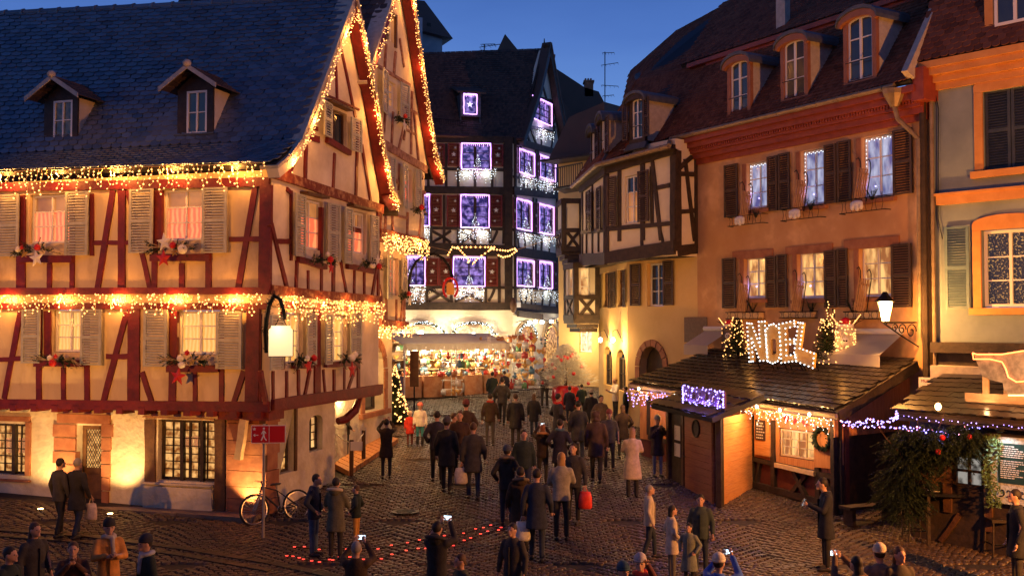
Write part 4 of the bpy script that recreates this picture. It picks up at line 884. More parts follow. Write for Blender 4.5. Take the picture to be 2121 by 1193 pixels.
# arched dormers
def dormer_arch(par, F, dep, win, outer, label=None, pane=p_darkp, shutters=False, body=m_cornice):
    Fd = F.shift(dep); w = Fd.rect(*win); u0, u1, z0, z1 = w; q = MB(); rs = .16*(u1-u0)
    fw_ = .13
    q.wall([(u0-fw_, z0-.15), (u1+fw_, z0-.15), (u1+fw_, z1-rs)]+[( (u0+u1)/2+((u1-u0)/2+fw_)*math.cos(math.pi*i/8), z1-rs+(rs+.14)*math.sin(math.pi*i/8)) for i in range(1, 8)]+[(u0-fw_, z1-rs)], [arch_pts(w, rs, 8)], thick=.12, rev=.12)
    d = put('dormer', q.mesh('dormer', body), par, Fd.M)
    f = .05; q = MB(); y0, y1 = .05, .10
    q.box(u0+.004, u0+f, y0, y1, z0, z1-rs); q.box(u1-f, u1-.004, y0, y1, z0, z1-rs); q.box(u0+f, u1-f, y0, y1, z0, z0+f); cx_ = (u0+u1)/2
    q.box(cx_-.035, cx_+.035, y0-.004, y1, z0+f, z1-.03)
    for k in (1, 2): zz = z0+(z1-z0)*k/3.0; q.box(u0+f, u1-f, y0+.01, y1, zz-.015, zz+.015)
    n = 8
    for i in range(n):
        a0, a1 = math.pi*i/n, math.pi*(i+1)/n; h = (u1-u0)/2-.004
        q.prism([(cx_+h*math.cos(a0), z1-rs+(rs-.004)*math.sin(a0)), (cx_+h*math.cos(a1), z1-rs+(rs-.004)*math.sin(a1)), (cx_+(h-f)*math.cos(a1), z1-rs+(rs-f)*math.sin(a1)), (cx_+(h-f)*math.cos(a0), z1-rs+(rs-f)*math.sin(a0))], y0, y1)
    put('window_frame', q.mesh('window_frame', m_white), d, Fd.M)
    for i in range(2):
        for k in range(3): 
            a, b = (u0+.01, cx_) if i == 0 else (cx_, u1-.01); c0_, c1_ = z0+(z1-z0)*k/3, z0+(z1-z0)*(k+1)/3-(rs*.4 if k == 2 else 0)
            put('pane', MB().box(a, b, .085, .095, c0_, c1_).mesh('pane', pane), d, Fd.M)
    q = MB(); N = 8; ro = (u1-u0)/2+.26
    for i in range(N):
        a0, a1 = math.pi*i/N, math.pi*(i+1)/N; ap = [(cx_+ro*math.cos(x), z1-rs+.04+(rs+.22)*math.sin(x)) for x in (a0, a1)]; bp = [(cx_+(ro)*math.cos(x), z1-rs-.06+(rs+.22)*math.sin(x)) for x in (a1, a0)]
        q.prism(ap+bp, -.16, dep*-1*0+1.5)
    put('dormer_roof', q.mesh('dormer_roof', m_lead), d, Fd.M)
    q = MB(); 
    for i in range(N):
        a0, a1 = math.pi*i/N, math.pi*(i+1)/N; q.prism([(cx_+(ro-.02)*math.cos(x), z1-rs-.05+(rs+.20)*math.sin(x)) for x in (a0, a1)]+[(cx_+(ro-.1)*math.cos(x), z1-rs-.09+(rs+.06)*math.sin(x)) for x in (a1, a0)], -.12, .0-.005)
    put('hood_moulding', q.mesh('hood_moulding', body), d, Fd.M)
    for s_, x in ((0, u0-fw_+.002), (1, u1+fw_-.03)): put('cheek', MB().box(x, x+.028, .122, 1.45, z0-.1, z1-rs+.03).mesh('cheek', m_mortar), d, Fd.M)
    q = MB().add([(u0-.25, -.14, z0-.36), (u1+.25, -.14, z0-.36), (u1+.2, .0, z0-.14), (u0-.2, .0, z0-.14), (u0-.25, -.10, z0-.40), (u1+.25, -.10, z0-.40), (u1+.2, .1, z0-.18), (u0-.2, .1, z0-.18)], [(0,1,2,3),(7,6,5,4),(0,4,5,1),(1,5,6,2),(2,6,7,3),(3,7,4,0)]); put('apron', q.mesh('apron', m_lead), d, Fd.M)
    put('rail', MB().tube([(u0-.02, -.05, z0+(z1-z0)*.30), (u1+.02, -.05, z0+(z1-z0)*.30)], .014, 5).mesh('rail', m_iron), d, Fd.M)
    if shutters:
        wd = (u1-u0)*.52
        shutter(Fd, par, (u0-fw_-wd, u0-fw_, z0, z1-rs*.5), mat=m_shutb, y=-.04); shutter(Fd, par, (u1+fw_, u1+fw_+wd, z0, z1-rs*.5), mat=m_shutb, y=-.04)
    return d
for wn in [(1512, 132, 1548, 230), (1623, 90, 1666, 197), (1754, 42, 1807, 160)]: dormer_arch(hH, FH, .42, wn, wn, body=mk('dormer_paint', (.26, .10, .05), (.34, .14, .07), scale=4, rough=.6))

# ---- lower yellow walls (under the bay): G1 and G2
gA_ = hl; d1 = Vector((-.697, 1)); g1p = XY(1300, 35.3); g2p = XY(1240, 39.6)
hG = root('yellow_corner_house', (g1p.x+1.5, g1p.y+1, gz(35)), 'yellow corner house with a black timbered bay hanging over the lane', 'house')
FG1 = Fac(g1p, gA_); FG2 = Fac(g2p, g1p)
zb2 = gz(32)-.8; zG = FG1.uz(1400, 520)[1]
zJ = P(1400, 530, 32.06).z
rG = [FG1.rect(1340, 546, 1374, 634)]
q = MB().wall([(0, zb2), (FG1.L, zb2), (FG1.L, zJ+.3), (0, zJ+.3)], [rect_pts(r) for r in rG]+[arch_pts(FG1.rect(1326, 716, 1375, 830), .7)], thick=.35, rev=.35); put('wall', q.mesh('wall', m_yellow), hG, FG1.M)
window(FG1, hG, rG[0], 2, 3, pane=p_darkp, depth=.2)
shutter(FG1, hG, FG1.rect(1308, 548, 1330, 633), mat=m_shutb, y=-.05); shutter(FG1, hG, FG1.rect(1376, 541, 1398, 632), mat=m_shutb, y=-.05)
rr = FG1.rect(1326, 716, 1375, 830); u0, u1, z0, z1 = rr; cx_ = (u0+u1)/2; h = (u1-u0)/2
for i in range(8):
    a0, a1 = math.pi*i/8+.02, math.pi*(i+1)/8-.02
    put('voussoir', MB().prism([(cx_+(h+.004)*math.cos(a0), z1-.7+.704*math.sin(a0)), (cx_+(h+.22)*math.cos(a0), z1-.7+.92*math.sin(a0)), (cx_+(h+.22)*math.cos(a1), z1-.7+.92*math.sin(a1)), (cx_+(h+.004)*math.cos(a1), z1-.7+.704*math.sin(a1))], -.05-.003*(i % 2), .1).mesh('voussoir', m_redstone), hG, FG1.M)
for s_ in (u0-.22, u1+.004): put('jamb', MB().box(s_, s_+.216, -.05, .1, z0, z1-.71).mesh('jamb', m_redstone), hG, FG1.M)
put('door', MB().prism(arch_pts((u0+.01, u1-.01, z0, z1-.01), .7), .28, .32).mesh('door', m_dkwood), hG, FG1.M)
r = FG1.rect(1413, 657, 1444, 709); m_plaque = mk('bronze_plaque', (.10, .05, .03), (.17, .09, .05), scale=12, rough=.5, bump=.5)
pq = put('wall_plaque', MB().box(0, 1.0, -.05, -.0, r[2], r[3]).mesh('wall_plaque', m_plaque), None, FG1.M @ T(FG1.L-.55, -.0, 0), 'square bronze relief plaque on the wall right of the arched door', 'plaque')
rG2 = [FG2.rect(1248, 566, 1262, 636), FG2.rect(1279, 560, 1293, 635)]
ar = [FG2.rect(1250, 716, 1268, 800), FG2.rect(1276, 722, 1296, 812)]
q = MB().wall([(0, zb2), (FG2.L, zb2), (FG2.L, zJ+.3), (0, zJ+.3)], [rect_pts(r) for r in rG2]+[arch_pts(r, .5) for r in ar], thick=.35, rev=.2); put('wall', q.mesh('wall', m_yellow), hG, FG2.M)
for r in rG2: window(FG2, hG, r, 2, 3, pane=p_dim, depth=.15, fr=m_brown)
for r in ar: window(FG2, hG, (r[0], r[1], r[2], r[3]-.3), 2, 2, fr=m_dkwood, pane=p_darkp, depth=.16)
for q in [(1240, 570, 1247, 638), (1263, 566, 1269, 638), (1270, 564, 1278, 637), (1294, 559, 1299, 636)]: shutter(FG2, hG, FG2.rect(*q), mat=m_shutb, y=-.05)
# ---- bay front B1 (px1258-1400), left B2 (1205-1258), right cheek B3 (1400-1445)
b0 = Vector((5.13, 32.06)); b1 = XY(1258, 34.78); b2 = XY(1205, 38.75)
FB1 = Fac(b1, b0); FB2 = Fac(b2, b1); FB3 = Fac(b0, gA_+Vector((.01, .01)))
zt1 = P(1400, 300, 32.06).z
zt_l = P(1258, 342, 34.78).z
m_bayin = m_cream
def bG(F, x0, y0, x1, y1, w=.15, **k): F.beam(hG, (x0, y0), (x1, y1), w, m_dkwood, **k)
rb1 = FB1.rect(1294, 366, 1325, 460)
q = MB().wall([(0, zJ), (FB1.L, zJ), (FB1.L, zt1+.2), (0, zt1+.2)], [rect_pts(rb1)], thick=.3); put('wall', q.mesh('wall', m_cream), hG, FB1.M)
window(FB1, hG, rb1, 2, 3, pane=(p_darkp, p_dim), depth=.12)
shutter(FB1, hG, FB1.rect(1264, 368, 1281, 468), mat=m_shutb, y=-.08, ang=.15, hinge='r'); shutter(FB1, hG, FB1.rect(1325, 356, 1348, 458), mat=m_shutb, y=-.08)
rb2 = [FB2.rect(1212, 405, 1219, 478), FB2.rect(1232, 396, 1241, 478)]
q = MB().wall([(0, zJ), (FB2.L, zJ), (FB2.L, zt1+.2), (0, zt1+.2)], [rect_pts(r) for r in rb2], thick=.3); put('wall', q.mesh('wall', m_cream), hG, FB2.M)
for r in rb2: window(FB2, hG, r, 1, 3, pane=p_darkp, fr=m_dkwood, depth=.1)
for q in [(1219, 398, 1227, 480), (1241, 390, 1250, 476), (1223, 402, 1231, 480)]: shutter(FB2, hG, FB2.rect(*q), mat=m_shutb, y=-.08)
q = MB().wall([(0, zJ), (FB3.L-.02, zJ), (FB3.L-.02, zt1+.2), (0, zt1+.2)], [], thick=.3); put('wall', q.mesh('wall', m_cream), hG, FB3.M)
q = MB(); pts = [b2, b1, b0, gA_, g1p, g2p]; q.add([(p.x, p.y, zJ) for p in pts]+[(p.x, p.y, zJ+.12) for p in pts], [tuple(range(6))[::-1], tuple(range(6, 12))]); put('bay_floor', q.mesh('bay_floor', m_dkwood), hG, None)
bG(FB1, 1258, 535, 1400, 512, .42, proud=.10); bG(FB1, 1258, 352, 1400, 310, .3, proud=.10); bG(FB2, 1205, 538, 1258, 536, .42, proud=.10); bG(FB2, 1205, 392, 1258, 352, .3, proud=.10)
for a_ in [(1258, 350, 1258, 540, .2), (1284, 345, 1284, 500, .16), (1332, 330, 1332, 498, .2), (1258, 475, 1400, 462, .14), (1396, 312, 1396, 512, .26), (1352, 330, 1370, 498, .14), (1352, 392, 1388, 384, .14), (1330, 498, 1331, 520, .12), (1366, 466, 1376, 512, .10), (1350, 345, 1352, 470, .12)]: bG(FB1, *a_[:4], w=a_[4])
for a_ in [(1207, 392, 1207, 530, .2), (1228, 380, 1228, 525, .16), (1205, 482, 1258, 476, .14), (1253, 352, 1253, 540, .16), (1216, 485, 1216, 525, .12), (1241, 482, 1241, 522, .12)]: bG(FB2, *a_[:4], w=a_[4])
for a_ in [(1403, 312, 1403, 520, .30), (1403, 520, 1444, 515, .34), (1403, 440, 1444, 436, .14), (1403, 360, 1444, 362, .14), (1418, 330, 1438, 500, .14), (1440, 320, 1441, 515, .12), (1405, 350, 1432, 325, .14)]: bG(FB3, *a_[:4], w=a_[4])
# bay roof : red tiled mansard with eaves following the bay
e2 = FB2.pt(-.4, P(1187, 388, 39.2).z, .3); e1_ = FB1.pt(-.05, P(1256, 343, 34.7).z, .42); e0_ = FB1.pt(FB1.L+.15, P(1404, 304, 31.8).z, .42)
gutter(hG, e2, e1_, .08); gutter(hG, e1_, e0_, .08); gutter(hG, e0_, g0, .08)
def soff(a, b, F, name='soffit'):
    q = MB().add([a, b, b+F.y*.45, a+F.y*.45], [(0, 1, 2, 3)]); put(name, q.mesh(name, m_dkwood), hG, None)
soff(e2-Vector((0, 0, .06)), e1_-Vector((0, 0, .06)), FB2); soff(e1_-Vector((0, 0, .06)), e0_-Vector((0, 0, .06)), FB1)
topz = P(1400, 130, 34.5).z
k2 = P(1290, 215, 40.5); k1 = P(1325, 165, 37.2); k0 = tl+Vector((-.0, .0, 0)); 
tiles(hG, e2, e1_, k1, k2, 30, 20, m_tilered); tiles(hG, e1_, eU, k0, k1, 34, 26, m_tilered, nobj=0)
s1 = P(1305, 150, 43); 
tiles(hG, k2, k1, P(1400, 66, 42), s1, 16, 12, m_tilered); tiles(hG, k1, tl, s0, P(1400, 66, 41), 30, 22, m_tilered)
Fq = FB1.shift(-.25)
dormer_arch(hG, FB1, .12, (1308, 208, 1330, 285), None, shutters=True, body=m_dkwood)
dormer_arch(hG, FB2, .10, (1244, 250, 1252, 312), None, shutters=False, body=m_dkwood); dormer_arch(hG, FB2, .10, (1224, 275, 1231, 332), None, shutters=False, body=m_dkwood)
shutter(FB2, hG, FB2.shift(.1).rect(1254, 245, 1262, 312), mat=m_shutb, y=-.1); shutter(FB2, hG, FB2.shift(.1).rect(1233, 268, 1240, 330), mat=m_shutb, y=-.1)
# ---- further down the lane: two small oriels
ho = root('oriel_house', (XY(1205, 43).x+1, 44, gz(43)), 'small dark timbered house with two stacked oriels squeezed at the end of the lane', 'house')
def oriel(Fx, px0, px1, pxc, yt, yb, base, Y, wins, xb):
    """front face px0..pxc and side face pxc..px1"""
    a = XY(pxc, Y); fl = Fac(XY(px0, Y+1.6), a); fr = Fac(a, XY(px1, Y+.15))
    for F_, (q0, q1) in ((fl, (px0, pxc)), (fr, (pxc, px1))):
        z1_ = F_.uz(pxc, yt)[1]; z0_ = F_.uz(pxc, yb)[1]
        rs = [F_.rect(*w) for w in wins if q0 <= w[0] < q1]
        q = MB().wall([(0, z0_), (F_.L, z0_), (F_.L, z1_), (0, z1_)], [rect_pts(r) for r in rs], thick=.15, rev=.1); put('wall', q.mesh('wall', m_cream), ho, F_.M)
        for r in rs: window(F_, ho, r, 2 if (r[1]-r[0]) > .5 else 1, 3, pane=p_mix if yt > 530 else p_darkp, depth=.08, fw=.04)
        def bb_(x0, y0, x1, y1, w): F_.beam(ho, (x0, y0), (x1, y1), w, m_dkwood)
        F_.beam(ho, (0, z0_+.08), (F_.L, z0_+.08), .22, m_dkwood, uv=True, proud=.07); F_.beam(ho, (0, z1_-.08), (F_.L, z1_-.08), .2, m_dkwood, uv=True, proud=.07)
        ym = z0_+(z1_-z0_)*.40; F_.beam(ho, (0, ym), (F_.L, ym), .16, m_dkwood, uv=True, proud=.05)
        for u in (.05, F_.L-.05): F_.beam(ho, (u, z0_), (u, z1_), .18, m_dkwood, uv=True)
        if F_.L > .8: F_.beam(ho, (F_.L*.15, z0_+.1), (F_.L*.85, ym), .12, m_dkwood, uv=True); F_.beam(ho, (F_.L*.85, z0_+.1), (F_.L*.15, ym), .12, m_dkwood, uv=True)
    # stepped corbel below
    for k in range(3):
        s_ = .12*k; z = fl.uz(pxc, yb)[1]-.16*k
        P0, P1, P2 = fl.pt(0, 0, .05-s_), fl.pt(fl.L, 0, .05-s_), fr.pt(fr.L, 0, .05-s_); P3 = P2+Vector((0, 1.6, 0))
        q = MB(); q.add([(p.x, p.y, z-.15) for p in (P0, P1, P2, P3)]+[(p.x, p.y, z) for p in (P0, P1, P2, P3)], [(3,2,1,0),(4,5,6,7),(0,1,5,4),(1,2,6,5),(2,3,7,6),(3,0,4,7)]); put('corbel', q.mesh('corbel', m_dkwood), ho, None)
    return fl, fr
oriel(None, 1155, 1207, 1166, 412, 520, 0, 41, [(1168, 430, 1176, 490)], 0)
oriel(None, 1170, 1240, 1191, 545, 662, 0, 38.6, [(1177, 556, 1188, 615), (1201, 554, 1222, 615)], 0)
Fo = Fac(XY(1157, 45), XY(1245, 43.5)); z1_ = Fo.uz(1200, 330)[1]; r1 = Fo.rect(1200, 672, 1226, 730)
q = MB().wall([(0, zb2), (Fo.L, zb2), (Fo.L, z1_), (0, z1_)], [rect_pts(r1)], thick=.3); put('wall', q.mesh('wall', m_yellow), ho, Fo.M); window(Fo, ho, r1, 2, 3, pane=p_bright)
q = MB().box(-.2, Fo.L+.2, -1.0, .0, z1_-.1, z1_); put('eaves', q.mesh('eaves', m_dkwood), ho, Fo.M)
put('roof', MB().prism([(-.3, z1_+.01), (Fo.L+.5, z1_+.01), (Fo.L+.5, z1_+2.2), (.9, z1_+1.8)], -.4, 2).mesh('roof', m_tiledark), ho, Fo.M)
q = MB()   # little balcony with railings at px 1150-1215 y 340-390
for (xa, xb_) in ((1148, 1206),):
    A0 = P(xa, 392, 42); A1 = P(xb_, 382, 40.5)
    for k in range(14): c_ = A0.lerp(A1, k/13); q.tube([c_, c_+Vector((0, 0, .85))], .015, 4)
    q.tube([A0+Vector((0, 0, .85)), A1+Vector((0, 0, .85))], .03, 4); q.tube([A0, A1], .06, 4)
put('balcony_rail', q.mesh('balcony_rail', m_iron), ho, None); q = MB().add([A0, A1, A1+Vector((.5, 1.5, 0)), A0+Vector((.5, 1.5, 0))], [(0, 1, 2, 3)]); put('balcony_floor', q.mesh('balcony_floor', m_dkwood), ho, None)

# ================================================================ HOUSE I : blue grey house at the right edge
m_bluegrey = mk('blue_grey_wall', (.15, .19, .22), (.23, .28, .31), scale=.8, rough=.9, bump=.3, bscale=8)
m_otrim = mk('orange_stone_trim', (.50, .22, .06), (.60, .29, .09), scale=3, rough=.7)
m_shblue = mk('faded_blue_shutter', (.09, .15, .19), (.13, .20, .23), scale=5, rough=.5)
m_shnavy = mk('navy_shutter', (.03, .04, .055), (.05, .06, .075), scale=5, rough=.5)
i0 = XY(1936, 25.2); dI = Vector((.92, -1)).normalized(); FI = Fac(i0, i0+dI*5.2)
hI = root('blue_house', (i0.x+3, i0.y, gz(24)), 'blue grey house with orange window surrounds and blue shutters', 'house')
zI = FI.uz(2000, 150)[1]; rI = [FI.rect(2036, 192, 2150, 342), FI.rect(2033, 478, 2150, 636)]
q = MB().wall([(0, -.1), (FI.L, -.1), (FI.L, zI), (0, zI)], [rect_pts(rI[0]), rect_pts(rI[1])], thick=.35, rev=.2); put('wall', q.mesh('wall', m_bluegrey), hI, FI.M)
p_string = pane_mat('dark_room_with_fairy_lights', (.015, .008, .004), (.9, .45, .10), .8, scale=26, pos=(.56, .66))
window(FI, hI, rI[1], 2, 3, pane=p_string, depth=.14, fw=.07)
wdt = (rI[0][1]-rI[0][0])/2
shutter(FI, hI, (rI[0][0]+.01, rI[0][0]+wdt-.01, rI[0][2], rI[0][3]), mat=m_shnavy, y=.10); shutter(FI, hI, (rI[0][0]+wdt+.01, rI[0][1]-.01, rI[0][2], rI[0][3]), mat=m_shnavy, y=.10)
r = rI[0]; put('pane', MB().box(r[0], r[1], .17, .18, r[2], r[3]).mesh('pane', p_darkp), hI, FI.M)
shutter(FI, hI, FI.rect(1959, 472, 2012, 640), mat=m_shblue, y=-.06)
for r, nm in zip(rI, ('a', 'b')):
    tw_ = .2
    put('surround', MB().box(r[0]-tw_, r[0]-.005, -.06, .15, r[2]-.005, r[3]+.0).mesh('surround', m_otrim), hI, FI.M); put('surround', MB().box(r[1]+.005, r[1]+tw_, -.06, .15, r[2], r[3]).mesh('surround', m_otrim), hI, FI.M)
    cx_ = (r[0]+r[1])/2; h = (r[1]-r[0])/2+tw_; n = 10; up_ = [(cx_+h*math.cos(math.pi*i/n), r[3]+.16+.20*math.sin(math.pi*i/n)) for i in range(n+1)]
    put('arched_head', MB().prism(up_+[(r[0]-tw_, r[3]+.005), (r[1]+tw_, r[3]+.005)], -.063, .1).mesh('arched_head', m_otrim), hI, FI.M)
    put('sill', MB().box(r[0]-tw_-.08, r[1]+tw_+.08, -.13, .1, r[2]-.17, r[2]-.01).mesh('sill', m_otrim), hI, FI.M)
a_ = FI.uz(1943, 416); put('string_course', MB().box(a_[0], FI.L, -.12, .05, a_[1]-.12, a_[1]+.1).box(a_[0]-.03, FI.L, -.17, .05, a_[1]+.1, a_[1]+.16).mesh('string_course', m_otrim), hI, FI.M)
for i, o in enumerate((.10, .2, .34, .42)): put('cornice', MB().box(-.05-o*.3, FI.L, -o, .2, zI-.34+i*.17+.002, zI-.34+(i+1)*.17).mesh('cornice', m_otrim), hI, FI.M)
A_ = FI.pt(-.1, zI+.36, .4); B_ = FI.pt(FI.L, zI+.36, .4); C_ = FI.pt(FI.L, zI+4.2, -1.4); D_ = FI.pt(-.1, zI+4.2, -1.4)
tiles(hI, A_, B_, C_, D_, 26, 26, m_tilered, nobj=120)
dm = FI.shift(.1); r = dm.rect(2062, -40, 2150, 40); q = MB().box(r[0]-.25, r[1], -.05, 1.5, r[2]-.15, r[3]); d_ = put('dormer', q.mesh('dormer', m_otrim), hI, dm.M)
mbw = MB().box(r[0], r[0]+.07, -.10, -.04, r[2], r[3]).box(r[0]+.07, r[1], -.10, -.04, r[2], r[2]+.07).box((r[0]+r[1])/2-.04, (r[0]+r[1])/2+.04, -.10, -.04, r[2]+.07, r[3]); put('window_frame', mbw.mesh('window_frame', m_white), d_, dm.M)
put('pane', MB().box(r[0]+.07, r[1], -.07, -.055, r[2]+.07, r[3]).mesh('pane', p_darkp), d_, dm.M)
# dark ground floor with shop fascia
r = FI.rect(1938, 708, 2200, 735); put('fascia', MB().box(r[0], FI.L, -.3, 0, r[2], r[3]).mesh('fascia', m_dkwood), hI, FI.M)
put('shopfront', MB().box(0, FI.L, -.05, .0, 0, r[2]-.01).mesh('shopfront', m_dkwood), hI, FI.M)
put('awning', MB().prism([(0, 0)]*0+[(.2, r[2]-.75), (FI.L, r[2]-.75), (FI.L, r[2]-.35), (.2, r[2]-.30)], -.7, -.1).mesh('awning', m_mortar), hI, FI.M)
# drain pipes and cables between the houses
for k, (px, rr_, m_) in enumerate(((1926, .09, m_dkwood), (1931, .05, m_zinc))):
    top = FI.pt(-.18+k*.22, zI-.1, .1); bt = FI.pt(-.18+k*.22, gz(25), .1); put('drainpipe', MB().tube([bt, top], rr_, 8).mesh('drainpipe', m_), hI, None)
q = MB(); top = FI.pt(.1, zI-.2, .1); q.tube([top, top+Vector((.1, -.05, -.6)), FI.pt(.15, zI-3.5, .06), FI.pt(.25, zI-4.0, .06)], .012, 4); put('cable', q.mesh('cable', m_iron), hI, None)
# ================================================================ MARKET CHALETS
def wood_mat(name, c1, c2, sx=(1, 1, 14), rough=.55):
    return mk(name, c1, c2, scale=3.2, rough=rough, bump=.35, bscale=8, stretch=sx, c3=tuple((a+b)/2*1.05 for a, b in zip(c1, c2)))
m_pineh = wood_mat('orange_pine_planks', (.50, .20, .06), (.66, .32, .12)); m_pinev = wood_mat('pine_boards', (.42, .16, .05), (.56, .25, .09), sx=(9, 9, .7))
m_door = wood_mat('stained_door_wood', (.24, .075, .025), (.36, .13, .05)); m_darkred = mk('dark_red_panel', (.09, .02, .015), (.13, .035, .022), scale=6, rough=.5)
m_tilebk = mk('black_glazed_tile', (.012, .011, .012), (.03, .022, .018), scale=2, rough=.28, spec=.45, island=[(.012, .012, .013), (.03, .022, .018), (.02, .016, .014)])
FR_ = P(1736, 852, 23.6); FLk = P(1307, 791, 30.5); BR_ = P(1900, 747, 25.4); BLk = P(1481, 724, 31.3)
hk = root('market_chalet', (FR_.x, FR_.y+2.5, gz(26)), 'large wooden market chalet with a black tiled roof carrying lit letters', 'market stall')
ch = [0]
tiles(hk, FLk, FR_, BR_, BLk, 36, 13, m_tilebk, nobj=299, shape='wave', th=.03, over=1.12, gap=1.0, lift=.035, backing=m_dkwood)
def prism3(par, name, a, b, w, h, mat, up=Vector((0, 0, 1))):
    d = (b-a).normalized(); s_ = d.cross(up).normalized()*w/2; u_ = s_.cross(d).normalized()*h/2
    vs = [a-s_-u_, a+s_-u_, a+s_+u_, a-s_+u_, b-s_-u_, b+s_-u_, b+s_+u_, b-s_+u_]
    return put(name, MB().add(vs, [(0,3,2,1),(4,5,6,7),(0,1,5,4),(1,2,6,5),(2,3,7,6),(3,0,4,7)]).mesh(name, mat), par, None)
dn = Vector((0, 0, -.12))
prism3(hk, 'fascia', FLk+dn, FR_+dn, .05, .17, m_brown); prism3(hk, 'bargeboard', FR_+dn, BR_+dn, .07, .26, m_dkwood); prism3(hk, 'bargeboard', FLk+dn, BLk+dn, .07, .2, m_dkwood)
q = MB().tube([FLk+Vector((-.06, -.06, -.1)), FR_+Vector((-.06, -.06, -.1))], .055, 8); put('gutter', q.mesh('gutter', m_zinc), hk, None)
# front wall line (set back 0.35 under the eave)
fd = (Vector((FR_.x, FR_.y))-Vector((FLk.x, FLk.y))).normalized()
F0 = Fac((FLk.x, FLk.y), (FR_.x, FR_.y)); FK = F0.shift(-.32)
LK = FK.L-.12; zf = FR_.z-.12; zr0 = FLk.z-.15; zbase = gz(27)-.5
wn = FK.rect(1615, 886, 1690, 955); dx0 = FK.uz(1385, 900)[0]; dx1 = FK.uz(1560, 900)[0]; w2 = FK.rect(1388, 850, 1412, 905)
def plank_wall(F, par, u0, u1, z0, z1, mat, horiz=True, pw=.17, y=0, th=.03, name='plank', holes=(), gap=.006):
    a, b = (z0, z1) if horiz else (u0, u1); n = max(1, int(round((b-a)/pw))); 
    for i in range(n):
        p0_, p1_ = a+(b-a)*i/n+gap/2, a+(b-a)*(i+1)/n-gap/2; off = random.uniform(0, .006)
        rect = (u0, u1, p0_, p1_) if horiz else (p0_, p1_, z0, z1)
        segs = [rect]
        for h in holes:
            ns = []
            for r in segs:
                if r[1] <= h[0] or r[0] >= h[1] or r[3] <= h[2] or r[2] >= h[3]: ns.append(r); continue
                if horiz:
                    if r[0] < h[0]: ns.append((r[0], h[0], r[2], r[3]))
                    if r[1] > h[1]: ns.append((h[1], r[1], r[2], r[3]))
                else:
                    if r[2] < h[2]: ns.append((r[0], r[1], r[2], h[2]))
                    if r[3] > h[3]: ns.append((r[0], r[1], h[3], r[3]))
            segs = ns
        for r in segs: put(name, MB().box(r[0], r[1], y-off, y-off+th, r[2], r[3]).mesh(name, mat), par, F.M)
# main front right of the porch
u1s = FK.uz(1560, 950)[0]
put('wall', MB().wall([(0, zbase), (LK, zbase), (LK, zf), (0, zr0)], [rect_pts(wn), rect_pts(w2)], thick=.12, rev=.12, y0=.04).mesh('wall', m_darkred), hk, FK.M)
rail = FK.uz(1640, 968)[1]
plank_wall(FK, hk, u1s, LK-.05, rail, zf-.02, m_pinev, horiz=False, pw=.16, y=0, holes=[(wn[0]-.01, wn[1]+.01, wn[2]-.01, wn[3]+.01)])
plank_wall(FK, hk, 0, dx0, FK.uz(1370, 915)[1], zr0, m_pinev, horiz=False, pw=.16, holes=[w2])
window(FK, hk, wn, 4, 3, fr=m_pale, pane=p_mix, depth=.07, bar=.022, fw=.05, top_dark=0); window(FK, hk, w2, 2, 3, fr=m_pale, pane=p_mix, depth=.07, fw=.04)
FK.beam(hk, (1612, 962), (1694, 980), .10, m_pale, proud=.14, name='counter')
def bK(x0, y0, x1, y1, w=.12, m=m_dkwood, **k): FK.beam(hk, (x0, y0), (x1, y1), w, m, proud=.05, **k)
for a_ in [(1560, 860, 1560, 1015, .1), (1602, 870, 1604, 1026, .14), (1738, 870, 1740, 1062, .2), (1695, 968, 1697, 1050, .14), (1560, 950, 1740, 990, .12), (1560, 1002, 1740, 1050, .16), (1645, 975, 1672, 1030, .10), (1672, 982, 1640, 1020, .10), (1700, 985, 1735, 1030, .1), (1575, 958, 1568, 1000, .08), (1345, 820, 1345, 900, .12), (1345, 905, 1385, 915, .12), (1560, 1020, 1742, 1068, .2)]: bK(*a_[:4], w=a_[4])
# hinged shutters with slate and wreath
r = FK.rect(1568, 858, 1600, 945); put('shutter', MB().box(r[0], r[1], -.10, -.055, r[2], r[3]).mesh('shutter', m_pineh), hk, FK.M)
m_slate = mk('slate_board', (.035, .02, .018), (.06, .035, .03), scale=10, rough=.5)
def text(par, s_, F, u, z, size, mat, d=.03, cat=None, ext=.004, align='CENTER', shear=0, name='lettering'):
    c = bpy.data.curves.new(name, 'FONT'); c.body = s_; c.size = size; c.extrude = ext; c.align_x = align; c.align_y = 'CENTER'; c.materials.append(mat); c.shear = shear
    M = F.M @ T(u, -d, z) @ Matrix.Rotation(math.pi/2, 4, 'X')
    tmp = bpy.data.objects.new('tmp', c); S.collection.objects.link(tmp); me = bpy.data.meshes.new_from_object(tmp.evaluated_get(bpy.context.evaluated_depsgraph_get())); bpy.data.objects.remove(tmp); bpy.data.curves.remove(c)
    return put(name, me, par, M)
r = FK.rect(1573, 868, 1586, 903+8); sb = put('slate_sign', MB().box(r[0]-.02, r[1]+.1, -.135, -.105, r[2], r[3]).mesh('slate_sign', m_slate), None, FK.M, 'small slate of chalked lines hung on the shutter beside the chalet window', 'sign')
m_chalk = mk('chalk_white', (.6, .58, .55), rough=.8)
for k in range(6):
    q = MB(); x = r[0]+.03
    while x < r[1]+.05: w_ = random.uniform(.03, .07); q.box(x, x+w_, -.139, -.136, r[3]-.09-k*.075, r[3]-.06-k*.075); x += w_+.02
    put('chalk_line', q.mesh('chalk_line', m_chalk), sb, FK.M, kind='stuff')
r = FK.rect(1692, 876, 1738, 972); put('shutter', MB().box(r[0], r[1]-.02, -.11, -.065, r[2], r[3]).mesh('shutter', m_pinev), hk, FK.M)
